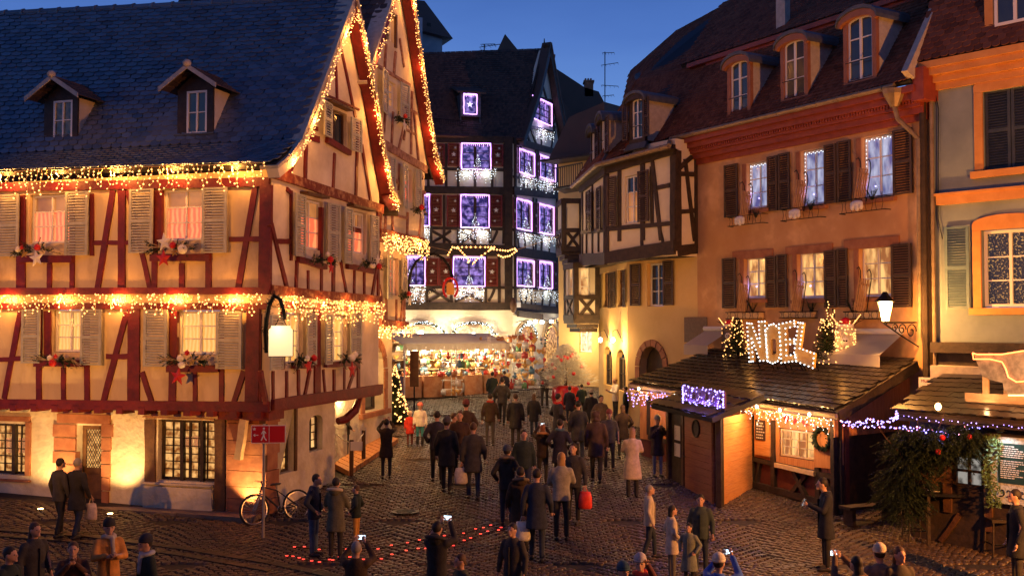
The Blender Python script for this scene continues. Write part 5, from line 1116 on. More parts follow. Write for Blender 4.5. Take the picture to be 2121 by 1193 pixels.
# hearts strip in window
for k, x in enumerate((1630, 1646, 1668, 1685)):
    u, z = FK.uz(x, 867+k*4.2); pts = []
    for i in range(20):
        t = 2*math.pi*i/20; pts.append((u+.006*16*math.sin(t)**3, z+.006*(13*math.cos(t)-5*math.cos(2*t)-2*math.cos(3*t)-math.cos(4*t))))
    put('paper_heart', MB().prism(pts, -.02, -.012).mesh('paper_heart', m_red), None, FK.M, ['leftmost', 'second', 'third', 'rightmost'][k]+' of the four hearts hanging at the top of the chalet window', 'heart', 'hearts over the chalet window')
# porch box with the door
pB = FK.pt(dx0, 0, .0); pc = P(1492, 1024, 24.6); PDl = P(1385, 990, 27.6)
FP = Fac((PDl.x, PDl.y), (pc.x, pc.y)); pe = FK.pt(u1s, 0, 0); FQ = Fac((pc.x, pc.y), (pe.x, pe.y))
zp1 = FP.uz(1490, 862)[1]; zpb = gz(25)-.3
put('porch_wall', MB().box(0, FP.L, .035, .1, zpb, zp1).mesh('porch_wall', m_dkwood), hk, FP.M)
r = FP.rect(1420, 856, 1480, 1016); r = (r[0], r[1], zpb+.2, zp1-.12)
do = put('door', MB().box(r[0], r[1], -.03, .03, r[2], r[3]).mesh('door', m_door), hk, FP.M)
for i in range(12):
    a_ = r[2]+.02+(r[3]-r[2]-.04)*i/12; put('plank', MB().box(r[0]+.04, r[1]-.04, -.045-random.uniform(0, .006), -.031, a_+.005, a_+(r[3]-r[2]-.04)/12-.005).mesh('plank', m_door), do, FP.M)
put('handle', MB().tube([(r[0]+.07, -.09, (r[2]+r[3])/2), (r[0]+.16, -.09, (r[2]+r[3])/2)], .012, 6).mesh('handle', m_iron), do, FP.M)
dz = [FP.uz(1446, 887)]; c_ = FP.pt(dz[0][0], dz[0][1], .06)
q = MB(); n = 20; q.tube([(math.cos(2*math.pi*i/n)*.20, 0, math.sin(2*math.pi*i/n)*.20) for i in range(n+1)], .03, 6, cap=False).tube([(0, -.0, 0), (0, .02, 0)], [.19, .19], 18)
wd_ = put('door_plaque', q.mesh('door_plaque', m_dkwood), None, Matrix.Translation(c_) @ FP.M.to_3x3().to_4x4(), 'round carved wooden plaque hanging on the chalet door', 'plaque')
for k, (y0_, y1_) in enumerate(((880, 908), (916, 942))):
    rr_ = FP.rect(1402, y0_, 1412, y1_+4); o = put('menu_card', MB().box(rr_[0], rr_[1]+.06, -.07, -.055, rr_[2], rr_[3]).mesh('menu_card', mk('menu_paper', (.6, .55, .45), rough=.8)), None, FP.M, ['upper', 'lower'][k]+' framed menu card on the post left of the chalet door', 'menu', 'menu cards by the door')
    q = MB(); q.box(rr_[0]-.03, rr_[1]+.09, -.065, -.04, rr_[2]-.03, rr_[3]+.03); put('frame', q.mesh('frame', m_dkwood), o, FP.M)
    q = MB()
    for i in range(9): zz = rr_[3]-.03-i*(rr_[3]-rr_[2]-.05)/9; q.box(rr_[0]+.02, rr_[0]+.02+random.uniform(.05, .10), -.074, -.0705, zz-.008, zz)
    put('print', q.mesh('print', m_iron), o, FP.M, kind='stuff')
for u in (.03, r[0]-.12, FP.L-.07): put('post', MB().box(u-.07, u+.07, -.05, .05, zpb, zp1-.004).mesh('post', m_brown), hk, FP.M)
plank_wall(FQ, hk, .06, FQ.L-.03, zpb, FQ.uz(1525, 872)[1]+.15, m_pineh, horiz=True, pw=.19)
put('post', MB().box(-.05, .06, -.04, .08, zpb, zp1-.02).mesh('post', m_dkwood), hk, FQ.M)
# porch roof: small blue-lit tiled canopy
A_ = FP.pt(-.15, zp1+.05, .45); B_ = FP.pt(FP.L+.30, zp1-.0, .35); C_ = FP.pt(FP.L+.30, zp1+.5, -1.0); D_ = FP.pt(-.15, zp1+.5, -1.0)
tiles(hk, A_, B_, C_, D_, 8, 4, m_tilebk, shape='wave', th=.03, over=1.1, gap=1.0)
# side of the chalet (right): boarded gable, dark wall
FS = Fac((FR_.x, FR_.y), (BR_.x, BR_.y)); FS = FS.shift(-.25); a_ = FS.L
put('side_wall', MB().wall([(.15, gz(24)-.5), (a_, gz(24)-.5), (a_, BR_.z-.25), (.15, FR_.z-.25)], [], thick=.1).mesh('side_wall', m_dkwood), hk, FS.M)
n = 14
for i in range(n):
    x0, x1 = .15+(a_-.15)*i/n+.004, .15+(a_-.15)*(i+1)/n-.004; zt = FR_.z-.27+(BR_.z-FR_.z)*(x0/a_); put('board', MB().prism([(x0, FR_.z-.62), (x1, FR_.z-.62), (x1, zt), (x0, zt)], -.03-random.uniform(0, .005), -.002).mesh('board', m_pinev), hk, FS.M)

# ---- letters NOEL of painted board edged with bulbs, standing on the roof
FN = Fac(XY(1450, 29.2), XY(1720, 25.9)); Mz = lambda x, y: FN.uz(1450+x/4.713, 630+y/4.713)
m_board = mk('gilded_board', (.42, .26, .08), (.55, .36, .14), scale=6, rough=.5)
LET = {'n': ([(465,185),(510,190),(592,410),(578,172),(638,168),(662,548),(590,552),(508,335),(524,556),(488,560)], None, 'tall letter N of lit boards, first letter of the rooftop word'),
 'o': ([(645,265),(680,205),(725,193),(775,232),(792,400),(792,490),(765,555),(715,578),(668,557),(655,400)], [(690,340),(740,340),(742,480),(716,496),(692,480)], 'lit letter O with an oblong hole, second letter of the rooftop word'),
 'e': ([(777,195),(925,163),(930,215),(840,236),(842,345),(925,340),(928,385),(845,395),(850,500),(935,492),(944,552),(800,572)], None, 'lit letter E of golden board, third letter of the rooftop word'),
 'l': ([(965,180),(1012,185),(978,430),(1120,480),(1106,622),(946,558),(925,470)], None, 'lit letter L with a long foot, last letter of the rooftop word')}
for k, (ol, hole, lab) in LET.items():
    pts = [Mz(*p) for p in ol]; holes = [[Mz(*p) for p in hole]] if hole else []
    q = MB().wall(pts, holes, thick=.09, rev=.09, y0=0); zb_ = min(p[1] for p in pts)
    back_ = MB().prism([(p[0], p[1]) for p in pts], .085, .09) if not hole else None
    o = put('sign_letter', q.mesh('sign_letter', m_board), None, FN.M, lab, 'letter', 'letters of the rooftop word')
    bu = MB(); n = len(pts)
    for i in range(n):
        a_, b_ = Vector(pts[i]), Vector(pts[(i+1) % n]); m_ = max(2, int((b_-a_).length/.105))
        for j in range(m_): c = a_.lerp(b_, j/m_); bu.ell((c.x, -.03, c.y), .021, 6, 4)
    put('bulbs', bu.mesh('bulbs', m_bulbw), o, FN.M, kind='stuff')
    for px_ in (min(p[0] for p in pts)+.1, max(p[0] for p in pts)-.1): put('strut', MB().tube([(px_, .05, zb_+.3), (px_, .5, zb_-.35)], .02, 4).mesh('strut', m_iron), o, FN.M)
# ---- lit sign on the porch canopy
FG_ = FP.shift(.30); r = FG_.rect(1418, 800, 1502, 845); m_signp = mk('purple_sign_board', (.10, .03, .12), (.16, .05, .14), scale=6, rough=.5)
r = (r[0], r[1], r[2], r[3])
ps = put('porch_sign', MB().box(r[0], r[1], -.02, .03, r[2], r[3]).mesh('porch_sign', m_signp), None, FG_.M, 'wooden sign wrapped in violet lights over the chalet porch', 'sign')
q = MB()
for i in range(110):
    if random.random() < .6: t = random.random(); e_ = random.choice([0, 1, 2, 3]); x, z = [(r[0]+(r[1]-r[0])*t, r[2]), (r[0]+(r[1]-r[0])*t, r[3]), (r[0], r[2]+(r[3]-r[2])*t), (r[1], r[2]+(r[3]-r[2])*t)][e_]
    else: x, z = random.uniform(r[0], r[1]), random.uniform(r[2], r[3])
    q.octa((x+random.uniform(-.03, .03), -.05, z+random.uniform(-.04, .04)), .020)
put('bulbs', q.mesh('bulbs', m_bulbb), ps, FG_.M, kind='stuff'); q = MB()
for i in range(6): x = r[0]+(r[1]-r[0])*(i+.5)/6; q.tube([(x-.05, -.03, r[2]+.08), (x, -.03, r[3]-.1), (x+.05, -.03, r[2]+.1)], .012, 4)
put('carving', q.mesh('carving', m_gold), ps, FG_.M, kind='stuff')
for k, c in enumerate((.15, .5, .85)): lamp(loc=FG_.pt(r[0]+(r[1]-r[0])*c, r[2]-.05, .14), e=16, c=(.22, .18, 1), r=.02)

# ================================================================ CHALET 2 at the right edge
A2 = P(1857, 851, 22.3); B2 = P(2121, 872, 20.2); C2 = P(2121, 782, 23.0); D2 = P(1953, 777, 24.3)
B2 = A2+(B2-A2)*1.5; C2 = D2+(C2-D2)*1.7
hk2 = root('market_chalet', (B2.x, B2.y+2, gz(22)), 'smaller dark market chalet at the right edge with a sleigh on its roof', 'market stall')
tiles(hk2, A2, B2, C2, D2, 15, 8, m_tilebk, nobj=110, shape='wave', th=.03, over=1.12, gap=1.0, backing=m_dkwood)
prism3(hk2, 'fascia', A2+dn, B2+dn, .05, .14, m_dkwood); prism3(hk2, 'bargeboard', A2+dn, D2+dn, .05, .16, m_dkwood)
F2 = Fac((A2.x, A2.y), (B2.x, B2.y)).shift(-.35); zt2 = A2.z-.15
w4 = F2.rect(1974, 938, 2040, 1014)
put('wall', MB().wall([(.1, -.1), (F2.L, -.1), (F2.L, zt2), (.1, zt2)], [rect_pts(w4)], thick=.1, rev=.1).mesh('wall', m_dkwood), hk2, F2.M)
put('side_wall', MB().box(.1, .2, .1, 2.4, -.1, zt2).mesh('side_wall', m_dkwood), hk2, F2.M)
p_frost = pane_mat('frosted_pane', (.06, .05, .04), (.60, .55, .48), .55, scale=6, pos=(.35, .6)); window(F2, hk2, w4, 2, 2, fr=m_dkwood, pane=p_frost, depth=.05, fw=.06, bar=.05)
for a_ in [(1935, 905, 1938, 1010, .12), (1962, 900, 1965, 1060, .18), (1990, 1065, 1950, 1120, .1), (1920, 990, 1975, 996, .1), (2046, 900, 2050, 1100, .16)]: F2.beam(hk2, a_[:2], a_[2:4], a_[4], m_brown, proud=.05)
F2b = F2.shift(.12); r = F2b.rect(2052, 902, 2180, 1056); mbd = put('menu_board', MB().box(r[0], r[1], -.03, .03, r[2], r[3]).mesh('menu_board', mk('ornate_board_border', (.55, .57, .55), (.28, .30, .30), scale=26, rough=.5, detail=1)), None, F2b.M, 'tall dark menu board with an ornate pale border on the smaller chalet', 'menu board')
s0x, s1x, s0z, s1z = r[0]+.16, r[1]-.16, r[2]+.42, r[3]-.12
put('slate', MB().box(s0x, s1x, -.045, -.031, s0z, s1z).mesh('slate', mk('menu_slate', (.012, .035, .032), (.02, .05, .045), scale=5, rough=.4)), mbd, F2b.M)
q = MB(); z = s1z-.05
while z > s0z+.06:
    if random.random() < .92:
        x = s0x+.05; e_ = x+random.uniform(.25, .5)
        while x < e_: w_ = random.uniform(.02, .07); q.box(x, x+w_, -.049, -.0455, z-.018, z); x += w_+.014
        q.box(s0x+.74, s0x+.84, -.049, -.0455, z-.018, z)
    z -= .042
put('chalk_text', q.mesh('chalk_text', m_chalk), mbd, F2b.M, kind='stuff')
q = MB(); cx_, cz_ = (r[0]+r[1])/2-.1, r[2]+.22
for sg in (-1, 1):
    for k in range(3): q.tube([(cx_+sg*(.02+.13*k+.10*t*math.cos(5*t)), -.038, cz_+.10*math.sin(5*t)*t+.02) for t in [i/12 for i in range(13)]], .012, 4)
q.star(cx_, cz_+.03, .07, -.031, .01, cone=False); put('scrollwork', q.mesh('scrollwork', m_iron), mbd, F2b.M)
lamp(loc=F2b.pt(r[0]+.35, r[3]+.10, .35), e=28, c=(.80, .95, 1.0), r=.04, kind='SPOT', aim=F2b.pt(r[0]+.4, r[2], .0), spot=130)
q = MB().tube([(r[0]+.35, -.0, r[3]+.12), (r[0]+.35, -.3, r[3]+.16)], .015, 5).ell((r[0]+.35, -.35, r[3]+.16), (.09, .06, .05)); put('lamp', q.mesh('lamp', m_iron), mbd, F2b.M)
# sleigh on the roof, rope-light edged
FSg = Fac(XY(2010, 21.9), XY(2121, 21.1)); Z = lambda x, y: FSg.uz(1750+x/2.326, 680+y/2.326)
m_sleigh = mk('white_sleigh_panel', (.20, .19, .17), (.42, .40, .35), scale=7, rough=.6)
slg = root('sleigh', FSg.pt(*Z(740, 380)), 'white sleigh edged with red rope light on the smaller chalet roof', 'sleigh')
body_ = [Z(*p) for p in [(618,118),(640,125),(760,125),(863,108),(980,125),(1010,200),(1000,320),(770,322),(760,262),(700,248),(662,232)]]
put('side_panel', MB().prism(body_, 0, .05).mesh('side_panel', m_sleigh), slg, FSg.M); put('side_panel', MB().prism(body_, .75, .80).mesh('side_panel', m_sleigh), slg, FSg.M)
m_ropel = emit('red_rope_light', (1.0, .16, .03), 5); m_ropew = emit('amber_rope_light', (1.0, .5, .18), 4)
def rope(pts, m, r_=.016, lab=None): q = MB().tube([FSg.pt(*Z(*p), .03) for p in pts], r_, 5); return put('rope_light', q.mesh('rope_light', m), slg, None)
rope([(618,118),(640,125),(760,125),(863,108),(980,118)], m_ropel); rope([(618,118),(622,148),(700,148),(760,162),(778,195),(790,235),(830,258),(863,255),(900,240)], m_ropel)
rope([(790,322),(863,322),(990,320)], m_ropew); rope([(620,345),(580,362),(572,380),(590,392)], m_ropew); rope([(590,372),(863,368),(960,366)], m_ropew, .01)
for x0, x1, y0, y1 in ((664, 690, 235, 360), (765, 782, 300, 345), (832, 850, 318, 362)): a_ = Z(x0, y1); b_ = Z(x1, y0); put('leg', MB().box(a_[0], b_[0], .0, .06, a_[1], b_[1]).mesh('leg', m_pale), slg, FSg.M)
for (x0, y0, x1, y1) in ((580, 328, 960, 350), (590, 358, 975, 376), (648, 380, 980, 402)): a_ = Z(x0, y1); b_ = Z(x1, y0); put('runner', MB().box(a_[0], b_[0], -.02+(y0-328)*-.002, .05, a_[1], b_[1]).mesh('runner', m_pale), slg, FSg.M)
lamp(loc=FSg.pt(*Z(700, 330), .25), e=4, c=(1, .5, .2), r=.04); lamp(loc=FSg.pt(*Z(860, 200), .4), e=2.5, c=(1, .6, .3), r=.04)
# spotlight on the eave
spx = P(1943, 842, 21.5); q = MB().ell((0, 0, 0), (.065, .065, .08)); o = put('flood_lamp', q.mesh('flood_lamp', emit('lit_lamp_glass', (1, .62, .22), 14, sampling='AUTO')), None, T(spx), 'round glowing lamp standing on the eave of the smaller chalet', 'lamp'); put('bracket', MB().tube([(0, 0, -.12), (0, .05, -.28)], .02, 5).mesh('bracket', m_iron), o, None, abs_=False) if False else None
lamp(loc=spx+Vector((-.05, -.22, .12)), e=20, c=(1, .5, .16), r=.05)
# board under the sign of the lane: museum direction plate
Fm = Fac(XY(1900, 25.0), XY(1934, 24.8)); r = Fm.rect(1903, 781, 1934, 806); o = put('museum_plate', MB().box(r[0], r[1], -.02, .02, r[2], r[3]).mesh('museum_plate', m_white), None, Fm.M, 'small white direction plate beside the drainpipes above the chalets', 'sign')
text(o, 'MUSÉE', Fm, (r[0]+r[1])/2+.03, r[3]-.09, .10, mk('plate_print', (.25, .03, .03), rough=.6), d=.022); text(o, 'B', Fm, (r[0]+r[1])/2+.05, r[2]+.09, .10, bpy.data.materials['plate_print'], d=.022)
# ================================================================ FAIRY LIGHTS
G1 = 'warm light curtains on the red timber house'
def fpt(F, px, py, d): u, z = F.uz(px, py); return F.pt(u, z, d)
icicles(fpt(FA, -330, 372, .42), fpt(FA, 566, 342, .42), 95, .22, .62, 'warm light curtain along the eaves of the blue tiled roof', lights=8, le=55)
icicles(fpt(FA, -330, 612, .20), fpt(FA, 556, 612, .20), 120, .12, .48, 'warm light curtain between the two upper floors, street front of the red timber house', lights=8, le=45)
icicles(fpt(FB, 560, 613, .20), fpt(FB, 784, 629, .20), 58, .18, .62, 'warm light curtain on the gable side between the two upper floors', lights=4, le=30)
icicles(fpt(FC, 785, 484, .16), fpt(FC, 880, 501, .16), 44, .25, .55, 'dense warm light curtain under the jetty of the tall gable house', lights=2, le=45, br=.026)
icicles(fpt(FD, 752, 676, .30), fpt(FD, 841, 676, .30), 34, .10, .34, 'low warm light curtain above the stone arch of the tall gable house', lights=2, le=50, br=.024)
def rake(F, pts, label, d=.36, n=26, w=.13, lights=2, le=12, drop=None):
    """lights wound along a gable edge"""
    q = MB(); bu = MB(); P_ = [fpt(F, *p, d) for p in pts]; q.tube(P_, .014, 4)
    for a, b in zip(P_[:-1], P_[1:]):
        m = max(3, int((b-a).length*n*1.6))
        for i in range(m):
            c = a.lerp(b, (i+random.random())/m); bu.octa(c+Vector((random.uniform(-w, w)*.6+w*.25, random.uniform(-.08, .02), random.uniform(-w*2.0, w*.25))), random.uniform(.011, .019))
    o = put('roof_edge_lights', q.mesh('cable', m_wire), None, None, label, 'fairy lights', 'lights along the gable edges'); put('bulbs', bu.mesh('bulbs', m_bulb), o, None, kind='stuff')
    tot = []
    for i in range(lights):
        t = (i+.5)/lights*(len(P_)-1); k = int(t); c = P_[k].lerp(P_[k+1], t-k); lamp(loc=c+Vector((0, 0, -.25))-F.y*.1, e=le, c=WARM, r=.03)
    return o
rake(FB, [(566, 338), (585, 312), (606, 284), (646, 184), (690, 62), (714, 16)], 'lights up the left slope of the blue roof gable', lights=3, le=30, n=22)
rake(FB, [(714, 16), (735, 112), (756, 236), (772, 330), (786, 396), (802, 424)], 'lights down the right slope of the blue roof gable', lights=4, le=30, n=30)
rake(FC, [(746, 140), (760, 94), (790, 4), (812, -60)], 'lights up the left slope of the tall gable', lights=2, le=25, n=14)
rake(FC, [(822, -80), (838, 40), (852, 140), (868, 250), (882, 330), (896, 366)], 'lights down the right slope of the tall gable', lights=4, le=30, n=30)
# white icicles under the windows of the starred house
gW = 'white icicle lights under the windows of the starred house'
for (F, x0, x1, y0, y1, n, lab) in [(FL, 945, 1028, 352, 352, 24, 'top floor front window'), (FL, 948, 1016, 476, 476, 22, 'middle front window'), (FL, 940, 1004, 597, 597, 22, 'lowest front window'), (FL, 845, 882, 594, 594, 14, 'front window by the sign bracket'),
    (FR, 1070, 1150, 366, 380, 28, 'pair of top side windows'), (FR, 1066, 1150, 482, 492, 28, 'pair of middle side windows'), (FR, 1067, 1150, 598, 603, 28, 'pair of lowest side windows'), (FR, 1103, 1142, 266, 276, 14, 'pointed gable window'), (FL, 866, 890, 470, 470, 10, 'half hidden middle window')]:
    icicles(fpt(F, x0, y0, .16), fpt(F, x1, y1, .16), n, .12, .55, 'white icicle lights hanging under the '+lab, bulb=m_bulbw, br=.018, step=.13, group=gW, lights=1 if n < 20 else 2, le=5, lc=(.75, .9, 1.0), jit=.02)
# little white lit trees on the sills
def cone_tree(c, h, r, label, needle, bulbm, nb, n=260, group='small lit trees on the window sills', name='lit_tree', pot=None, seed=0, br=.012):
    q = MB(); q.tube([(0, 0, 0), (0, 0, h)], [h*.03, .004], 5)
    for i in range(n):
        t = random.random()**1.3; z = h*(.06+t*.92); rr = r*(1-t)*1.05+.01; a = random.uniform(0, 6.283); L_ = rr*random.uniform(.75, 1.1); w = .018*h+.012
        d = Vector((math.cos(a), math.sin(a), -.18)); s_ = Vector((-math.sin(a), math.cos(a), 0))*w; p = Vector((0, 0, z)); e = p+d*L_
        m_ = p+d*L_*.55; q.add([p, m_+s_, e, m_-s_, m_+Vector((0, 0, w*.8))], [(0, 1, 4), (1, 2, 4), (2, 3, 4), (3, 0, 4)])
    o = put(name, None, None, T(c), label, 'tree', group); put('branches', q.mesh('branches', needle), o, T(c), kind='stuff'); b = MB()
    for i in range(nb):
        t = random.random()**1.2; a = random.uniform(0, 6.283); rr = r*(1-t)*1.05; b.octa((rr*math.cos(a), rr*math.sin(a), h*(.05+t*.93)), br*random.uniform(.8, 1.3))
    put('bulbs', b.mesh('bulbs', bulbm), o, T(c), kind='stuff'); return o
for (F, px, py, lab) in [(FL, 989, 348, 'top front window'), (FL, 984, 470, 'middle front window'), (FL, 972, 591, 'lowest front window'), (FL, 848, 588, 'front window beside the sign bracket'), (FR, 1090, 362, 'top side window near the corner'), (FR, 1134, 374, 'top side window down the lane'), (FR, 1084, 476, 'middle side window near the corner'), (FR, 1131, 484, 'middle side window down the lane'), (FR, 1089, 592, 'lowest side window near the corner'), (FR, 1129, 596, 'lowest side window down the lane')]:
    cone_tree(fpt(F, px, py, .12), .62, .17, 'tiny white lit tree in the '+lab+' of the starred house', m_firw, m_bulbw, 34, n=90)
# ---------------- window garlands of the red timber house
def fir_spray(q, c, d, L_, nb=9, w=.10):
    """one fir twig with needles"""
    d = Vector(d).normalized(); s_ = d.cross(Vector((0, 1, 0)));  s_ = s_.normalized() if s_.length > .1 else Vector((1, 0, 0)); u_ = d.cross(s_)
    c = Vector(c); q.tube([c, c+d*L_], [.008, .003], 3, cap=False)
    for i in range(nb*3):
        t = random.random(); p = c+d*L_*t; a = random.uniform(0, 6.28); n = (d*.8+(s_*math.cos(a)+u_*math.sin(a))).normalized()*w*(1.1-t*.5); k = n.cross(d).normalized()*.008
        q.add([p-k, p+k, p+n], [(0, 1, 2)])
def garland(F, px0, px1, py, label, stars, balls, droop=1, group='decorated fir garlands on the window sills', w=.16):
    u0, z = F.uz(px0, py); u1, _ = F.uz(px1, py); cx = (u0+u1)/2; o = root('window_garland', F.pt(cx, z, .25), label, 'garland', group); q = MB(); h = (u1-u0)/2
    for i in range(34):
        t = random.uniform(-1, 1); c = (t*h*.72, -.02, random.uniform(-.06, .06)-abs(t)*.02); sg = 1 if t > 0 else -1
        fir_spray(q, c, (sg*random.uniform(.3, 1), random.uniform(-.7, .2), random.uniform(-.55, .55)), random.uniform(.14, .32), w=.07)
    Mx = F.M @ T(cx, -.30, z); put('fir_sprays', q.mesh('fir_sprays', m_fir), o, Mx, kind='stuff'); q = MB()
    for i in range(16):
        sg = random.choice([-1, 1]); p = Vector((sg*h*.3, -.04, 0)); q.tube([p, p+Vector((sg*h*.4, -.05, random.uniform(.0, .12))), p+Vector((sg*h*random.uniform(.6, .9), -.06, random.uniform(-.2, .1)))], [.006, .005, .003], 3)
    put('straw_twigs', q.mesh('straw_twigs', mk('straw', (.45, .34, .2), rough=.7) if 'straw' not in bpy.data.materials else bpy.data.materials['straw']), o, Mx, kind='stuff')
    for (dx, dz, R, col) in stars:
        q = MB().star(dx, dz, R, -.12, .05, rot=random.uniform(-.2, .2)); put('star', q.mesh('star', {'w': m_starw, 'r': m_starr, 'g': m_gold}[col]), o, Mx)
    for (dx, dz, R, col) in balls: q = MB().ell((dx, -.14, dz), R, 12, 8).tube([(dx, -.14, dz+R), (dx, -.14, dz+R+.02)], .012, 5); put('bauble', q.mesh('bauble', m_starw if col == 'w' else m_red, True), o, Mx)
garland(FA, 45, 143, 520, 'fir garland with white stars under the upper left rosy window', [(.12, -.22, .22, 'w'), (-.25, -.1, .12, 'g')], [(-.42, .0, .07, 'w'), (.15, .04, .08, 'r'), (-.3, .04, .05, 'r')])
garland(FA, 316, 430, 516, 'fir garland with a white and a red star under the upper corner rosy window', [(-.12, .12, .22, 'w'), (-.14, -.26, .21, 'r'), (.15, -.12, .11, 'g')], [(.12, .04, .08, 'r'), (.38, -.06, .11, 'w')])
garland(FA, 88, 184, 745, 'fir garland with a red bauble under the lower left amber window', [(0, -.02, .09, 'g')], [(.0, -.05, .09, 'r'), (-.08, .06, .07, 'w'), (.08, .1, .05, 'r')])
garland(FA, 348, 458, 745, 'fir garland with a big red star under the lower amber window near the corner', [(-.14, -.36, .22, 'r'), (.22, -.02, .12, 'g')], [(-.08, .05, .08, 'w'), (-.04, -.1, .08, 'w'), (.1, .18, .06, 'r')])
garland(FB, 618, 672, 534, 'fir garland with red bow on the upper gable window nearer the corner', [(.2, -.2, .16, 'r')], [(.15, .0, .08, 'r'), (0, .12, .06, 'w')])
garland(FB, 718, 770, 544, 'fir garland with white star on the upper gable window farther from the corner', [(.25, .12, .17, 'w')], [(.3, -.05, .09, 'r'), (-.1, -.05, .08, 'w')])
garland(FB, 580, 622, 748, 'fir garland with red star behind the glowing sign', [(.1, -.12, .2, 'r')], [(.35, .05, .08, 'r'), (.0, .05, .07, 'w')])
garland(FB, 676, 720, 744, 'fir garland with big red star on the lower gable window', [(.0, -.28, .24, 'r')], [(-.05, .02, .1, 'w'), (.15, .1, .08, 'w')])
garland(FC, 795, 822, 240, 'small garland with white star high on the tall gable', [(.05, -.2, .2, 'w')], [(.1, .1, .07, 'r')])
garland(FC, 832, 860, 432, 'small garland with white bow on the middle window of the tall gable', [(.1, -.1, .18, 'w')], [(.0, .1, .09, 'r')])
garland(FD, 806, 832, 612, 'small garland with white bow under the jetty of the tall gable', [(.15, -.15, .18, 'w')], [(.05, .08, .08, 'r')])
# ---------------- sledges on the sills of the orange house
m_sled = mk('sledge_wood', (.34, .17, .07), (.46, .25, .11), scale=6, rough=.6)
def sled(F, px, py, label, lean=.25, h=1.0, w=.34):
    u, z = F.uz(px, py); Mx = F.M @ T(u, -.16, z) @ Matrix.Rotation(lean*.3, 4, 'X') @ Matrix.Rotation(lean, 4, 'Y'); o = put('sledge', None, None, Mx, label, 'sledge', 'wooden sledges leaning in the window baskets')
    for x in (-w/2, w/2): q = MB().tube([(x, 0, 0), (x, 0, h*.8), (x, -.04, h*.95), (x, -.13, h*1.05), (x, -.20, h)], .014, 5); put('runner', q.mesh('runner', m_iron), o, Mx)
    for k in range(5): x = -w/2+.03+(w-.06)*k/4; put('slat', MB().box(x-.02, x+.02, -.10, -.08, .05, h*.8).mesh('slat', m_sled), o, Mx)
    for z_ in (.15, .65): put('crosspiece', MB().box(-w/2, w/2, -.075, -.05, h*z_, h*z_+.05).mesh('crosspiece', m_sled), o, Mx)
for px, py, lab in [(1552, 455, 'upper left window'), (1664, 436, 'upper middle window'), (1792, 416, 'upper right window'), (1546, 650, 'lower left window'), (1660, 648, 'lower middle window'), (1792, 648, 'lower right window above the lantern')]:
    sled(FH, px, py, 'wooden sledge leaning in the '+lab+' of the orange house', h=1.05 if py < 500 else 1.15)
m_wool = mk('white_wadding', (.66, .62, .60), (.8, .76, .74), scale=14, rough=.95, bump=.6)
for px, py, lab in [(1547, 457, 'left'), (1661, 443, 'middle'), (1790, 426, 'right')]:
    u, z = FH.uz(px, py); q = MB().ell((0, -.30, .03), (.22, .05, .09)).ell((-.13, -.30, -.05), (.07, .05, .09)).ell((.02, -.30, -.07), (.07, .05, .10)).ell((.15, -.30, -.05), (.06, .05, .09)); put('cloud_ornament', q.mesh('cloud_ornament', m_wool, True), None, FH.M @ T(u, 0, z), 'scalloped white cloud under the upper '+lab+' window of the orange house', 'ornament', 'white clouds under the upper windows')
def plant(loc, h, label, m=m_fir, n=14, group='small plants in the window baskets'):
    q = MB()
    for i in range(n): a = random.uniform(0, 6.28); fir_spray(q, (0, 0, 0), (math.cos(a)*.5, math.sin(a)*.5, 1), h*random.uniform(.6, 1), nb=7, w=.07)
    return put('potted_conifer', q.mesh('foliage', m), None, T(loc), label, 'plant', group)
for px, py, lab in [(1575, 452, 'upper left'), (1688, 437, 'upper middle'), (1815, 416, 'upper right'), (1568, 648, 'lower left'), (1690, 648, 'lower middle'), (1775, 648, 'lower right')]: plant(fpt(FH, px, py, .17), .42, 'little conifer in the '+lab+' window basket of the orange house')
# violet light inside reveals of orange house windows
for r in rU+rDn[:2]: lamp(loc=FH.pt(r[0]+.12, r[2]+.35, .02), e=1.6, c=(.35, .3, 1), r=.02)
for i, (r, t) in enumerate(zip(rU, ('left', 'middle', 'right'))):
    q = MB(); b = MB()
    pts = [(r[0]+.08+(r[1]-r[0]-.16)*k/10, .11, r[3]-.07-.03*(k % 2)) for k in range(11)]+[(r[0]+.07, .11, r[3]-.1-.11*k) for k in range(8)]; q.tube(pts[:11], .005, 3)
    for p in pts: b.octa(p, .016)
    o = put('window_lights', q.mesh('cable', m_wire), None, FH.M, 'string of white lights framing the upper '+t+' window of the orange house', 'fairy lights'); put('bulbs', b.mesh('bulbs', m_bulbw), o, FH.M, kind='stuff')
# ---------------- street lantern on scroll bracket
m_lglass = emit('lit_lantern_glass', (1.0, .60, .22), 9, sampling='AUTO')
lc = FH.pt(FH.uz(1903, 650)[0], P(1841, 642, 25.0).z, 1.25); lt = root('street_lantern', lc, 'lit street lantern on a black scrolled iron bracket on the orange house', 'street lamp')
q = MB().loft([(-.27, 0, 0, .12, .12), (.20, 0, 0, .235, .235)], 4); put('glass', q.mesh('glass', m_lglass), lt, T(lc) @ RZ(.5)); q = MB()
q.loft([(.205, 0, 0, .26, .26), (.30, 0, 0, .15, .15), (.36, 0, 0, .10, .10), (.44, 0, 0, .05, .05)], 8).tube([(0, 0, -.27), (0, 0, -.36)], [.08, .03], 6)
for k in range(4): a = math.pi/2*k+.5; q.tube([(.123*math.cos(a), .123*math.sin(a), -.28), (.24*math.cos(a), .24*math.sin(a), .21)], .012, 4)
put('lantern_frame', q.mesh('lantern_frame', m_iron), lt, T(lc))
wl = fpt(FH, 1903, 668, .02); q = MB(); q.tube([lc+Vector((0, 0, -.36)), Vector((lc.x, lc.y, wl.z)), wl], .022, 6); d = (wl-Vector((lc.x, lc.y, wl.z))); 
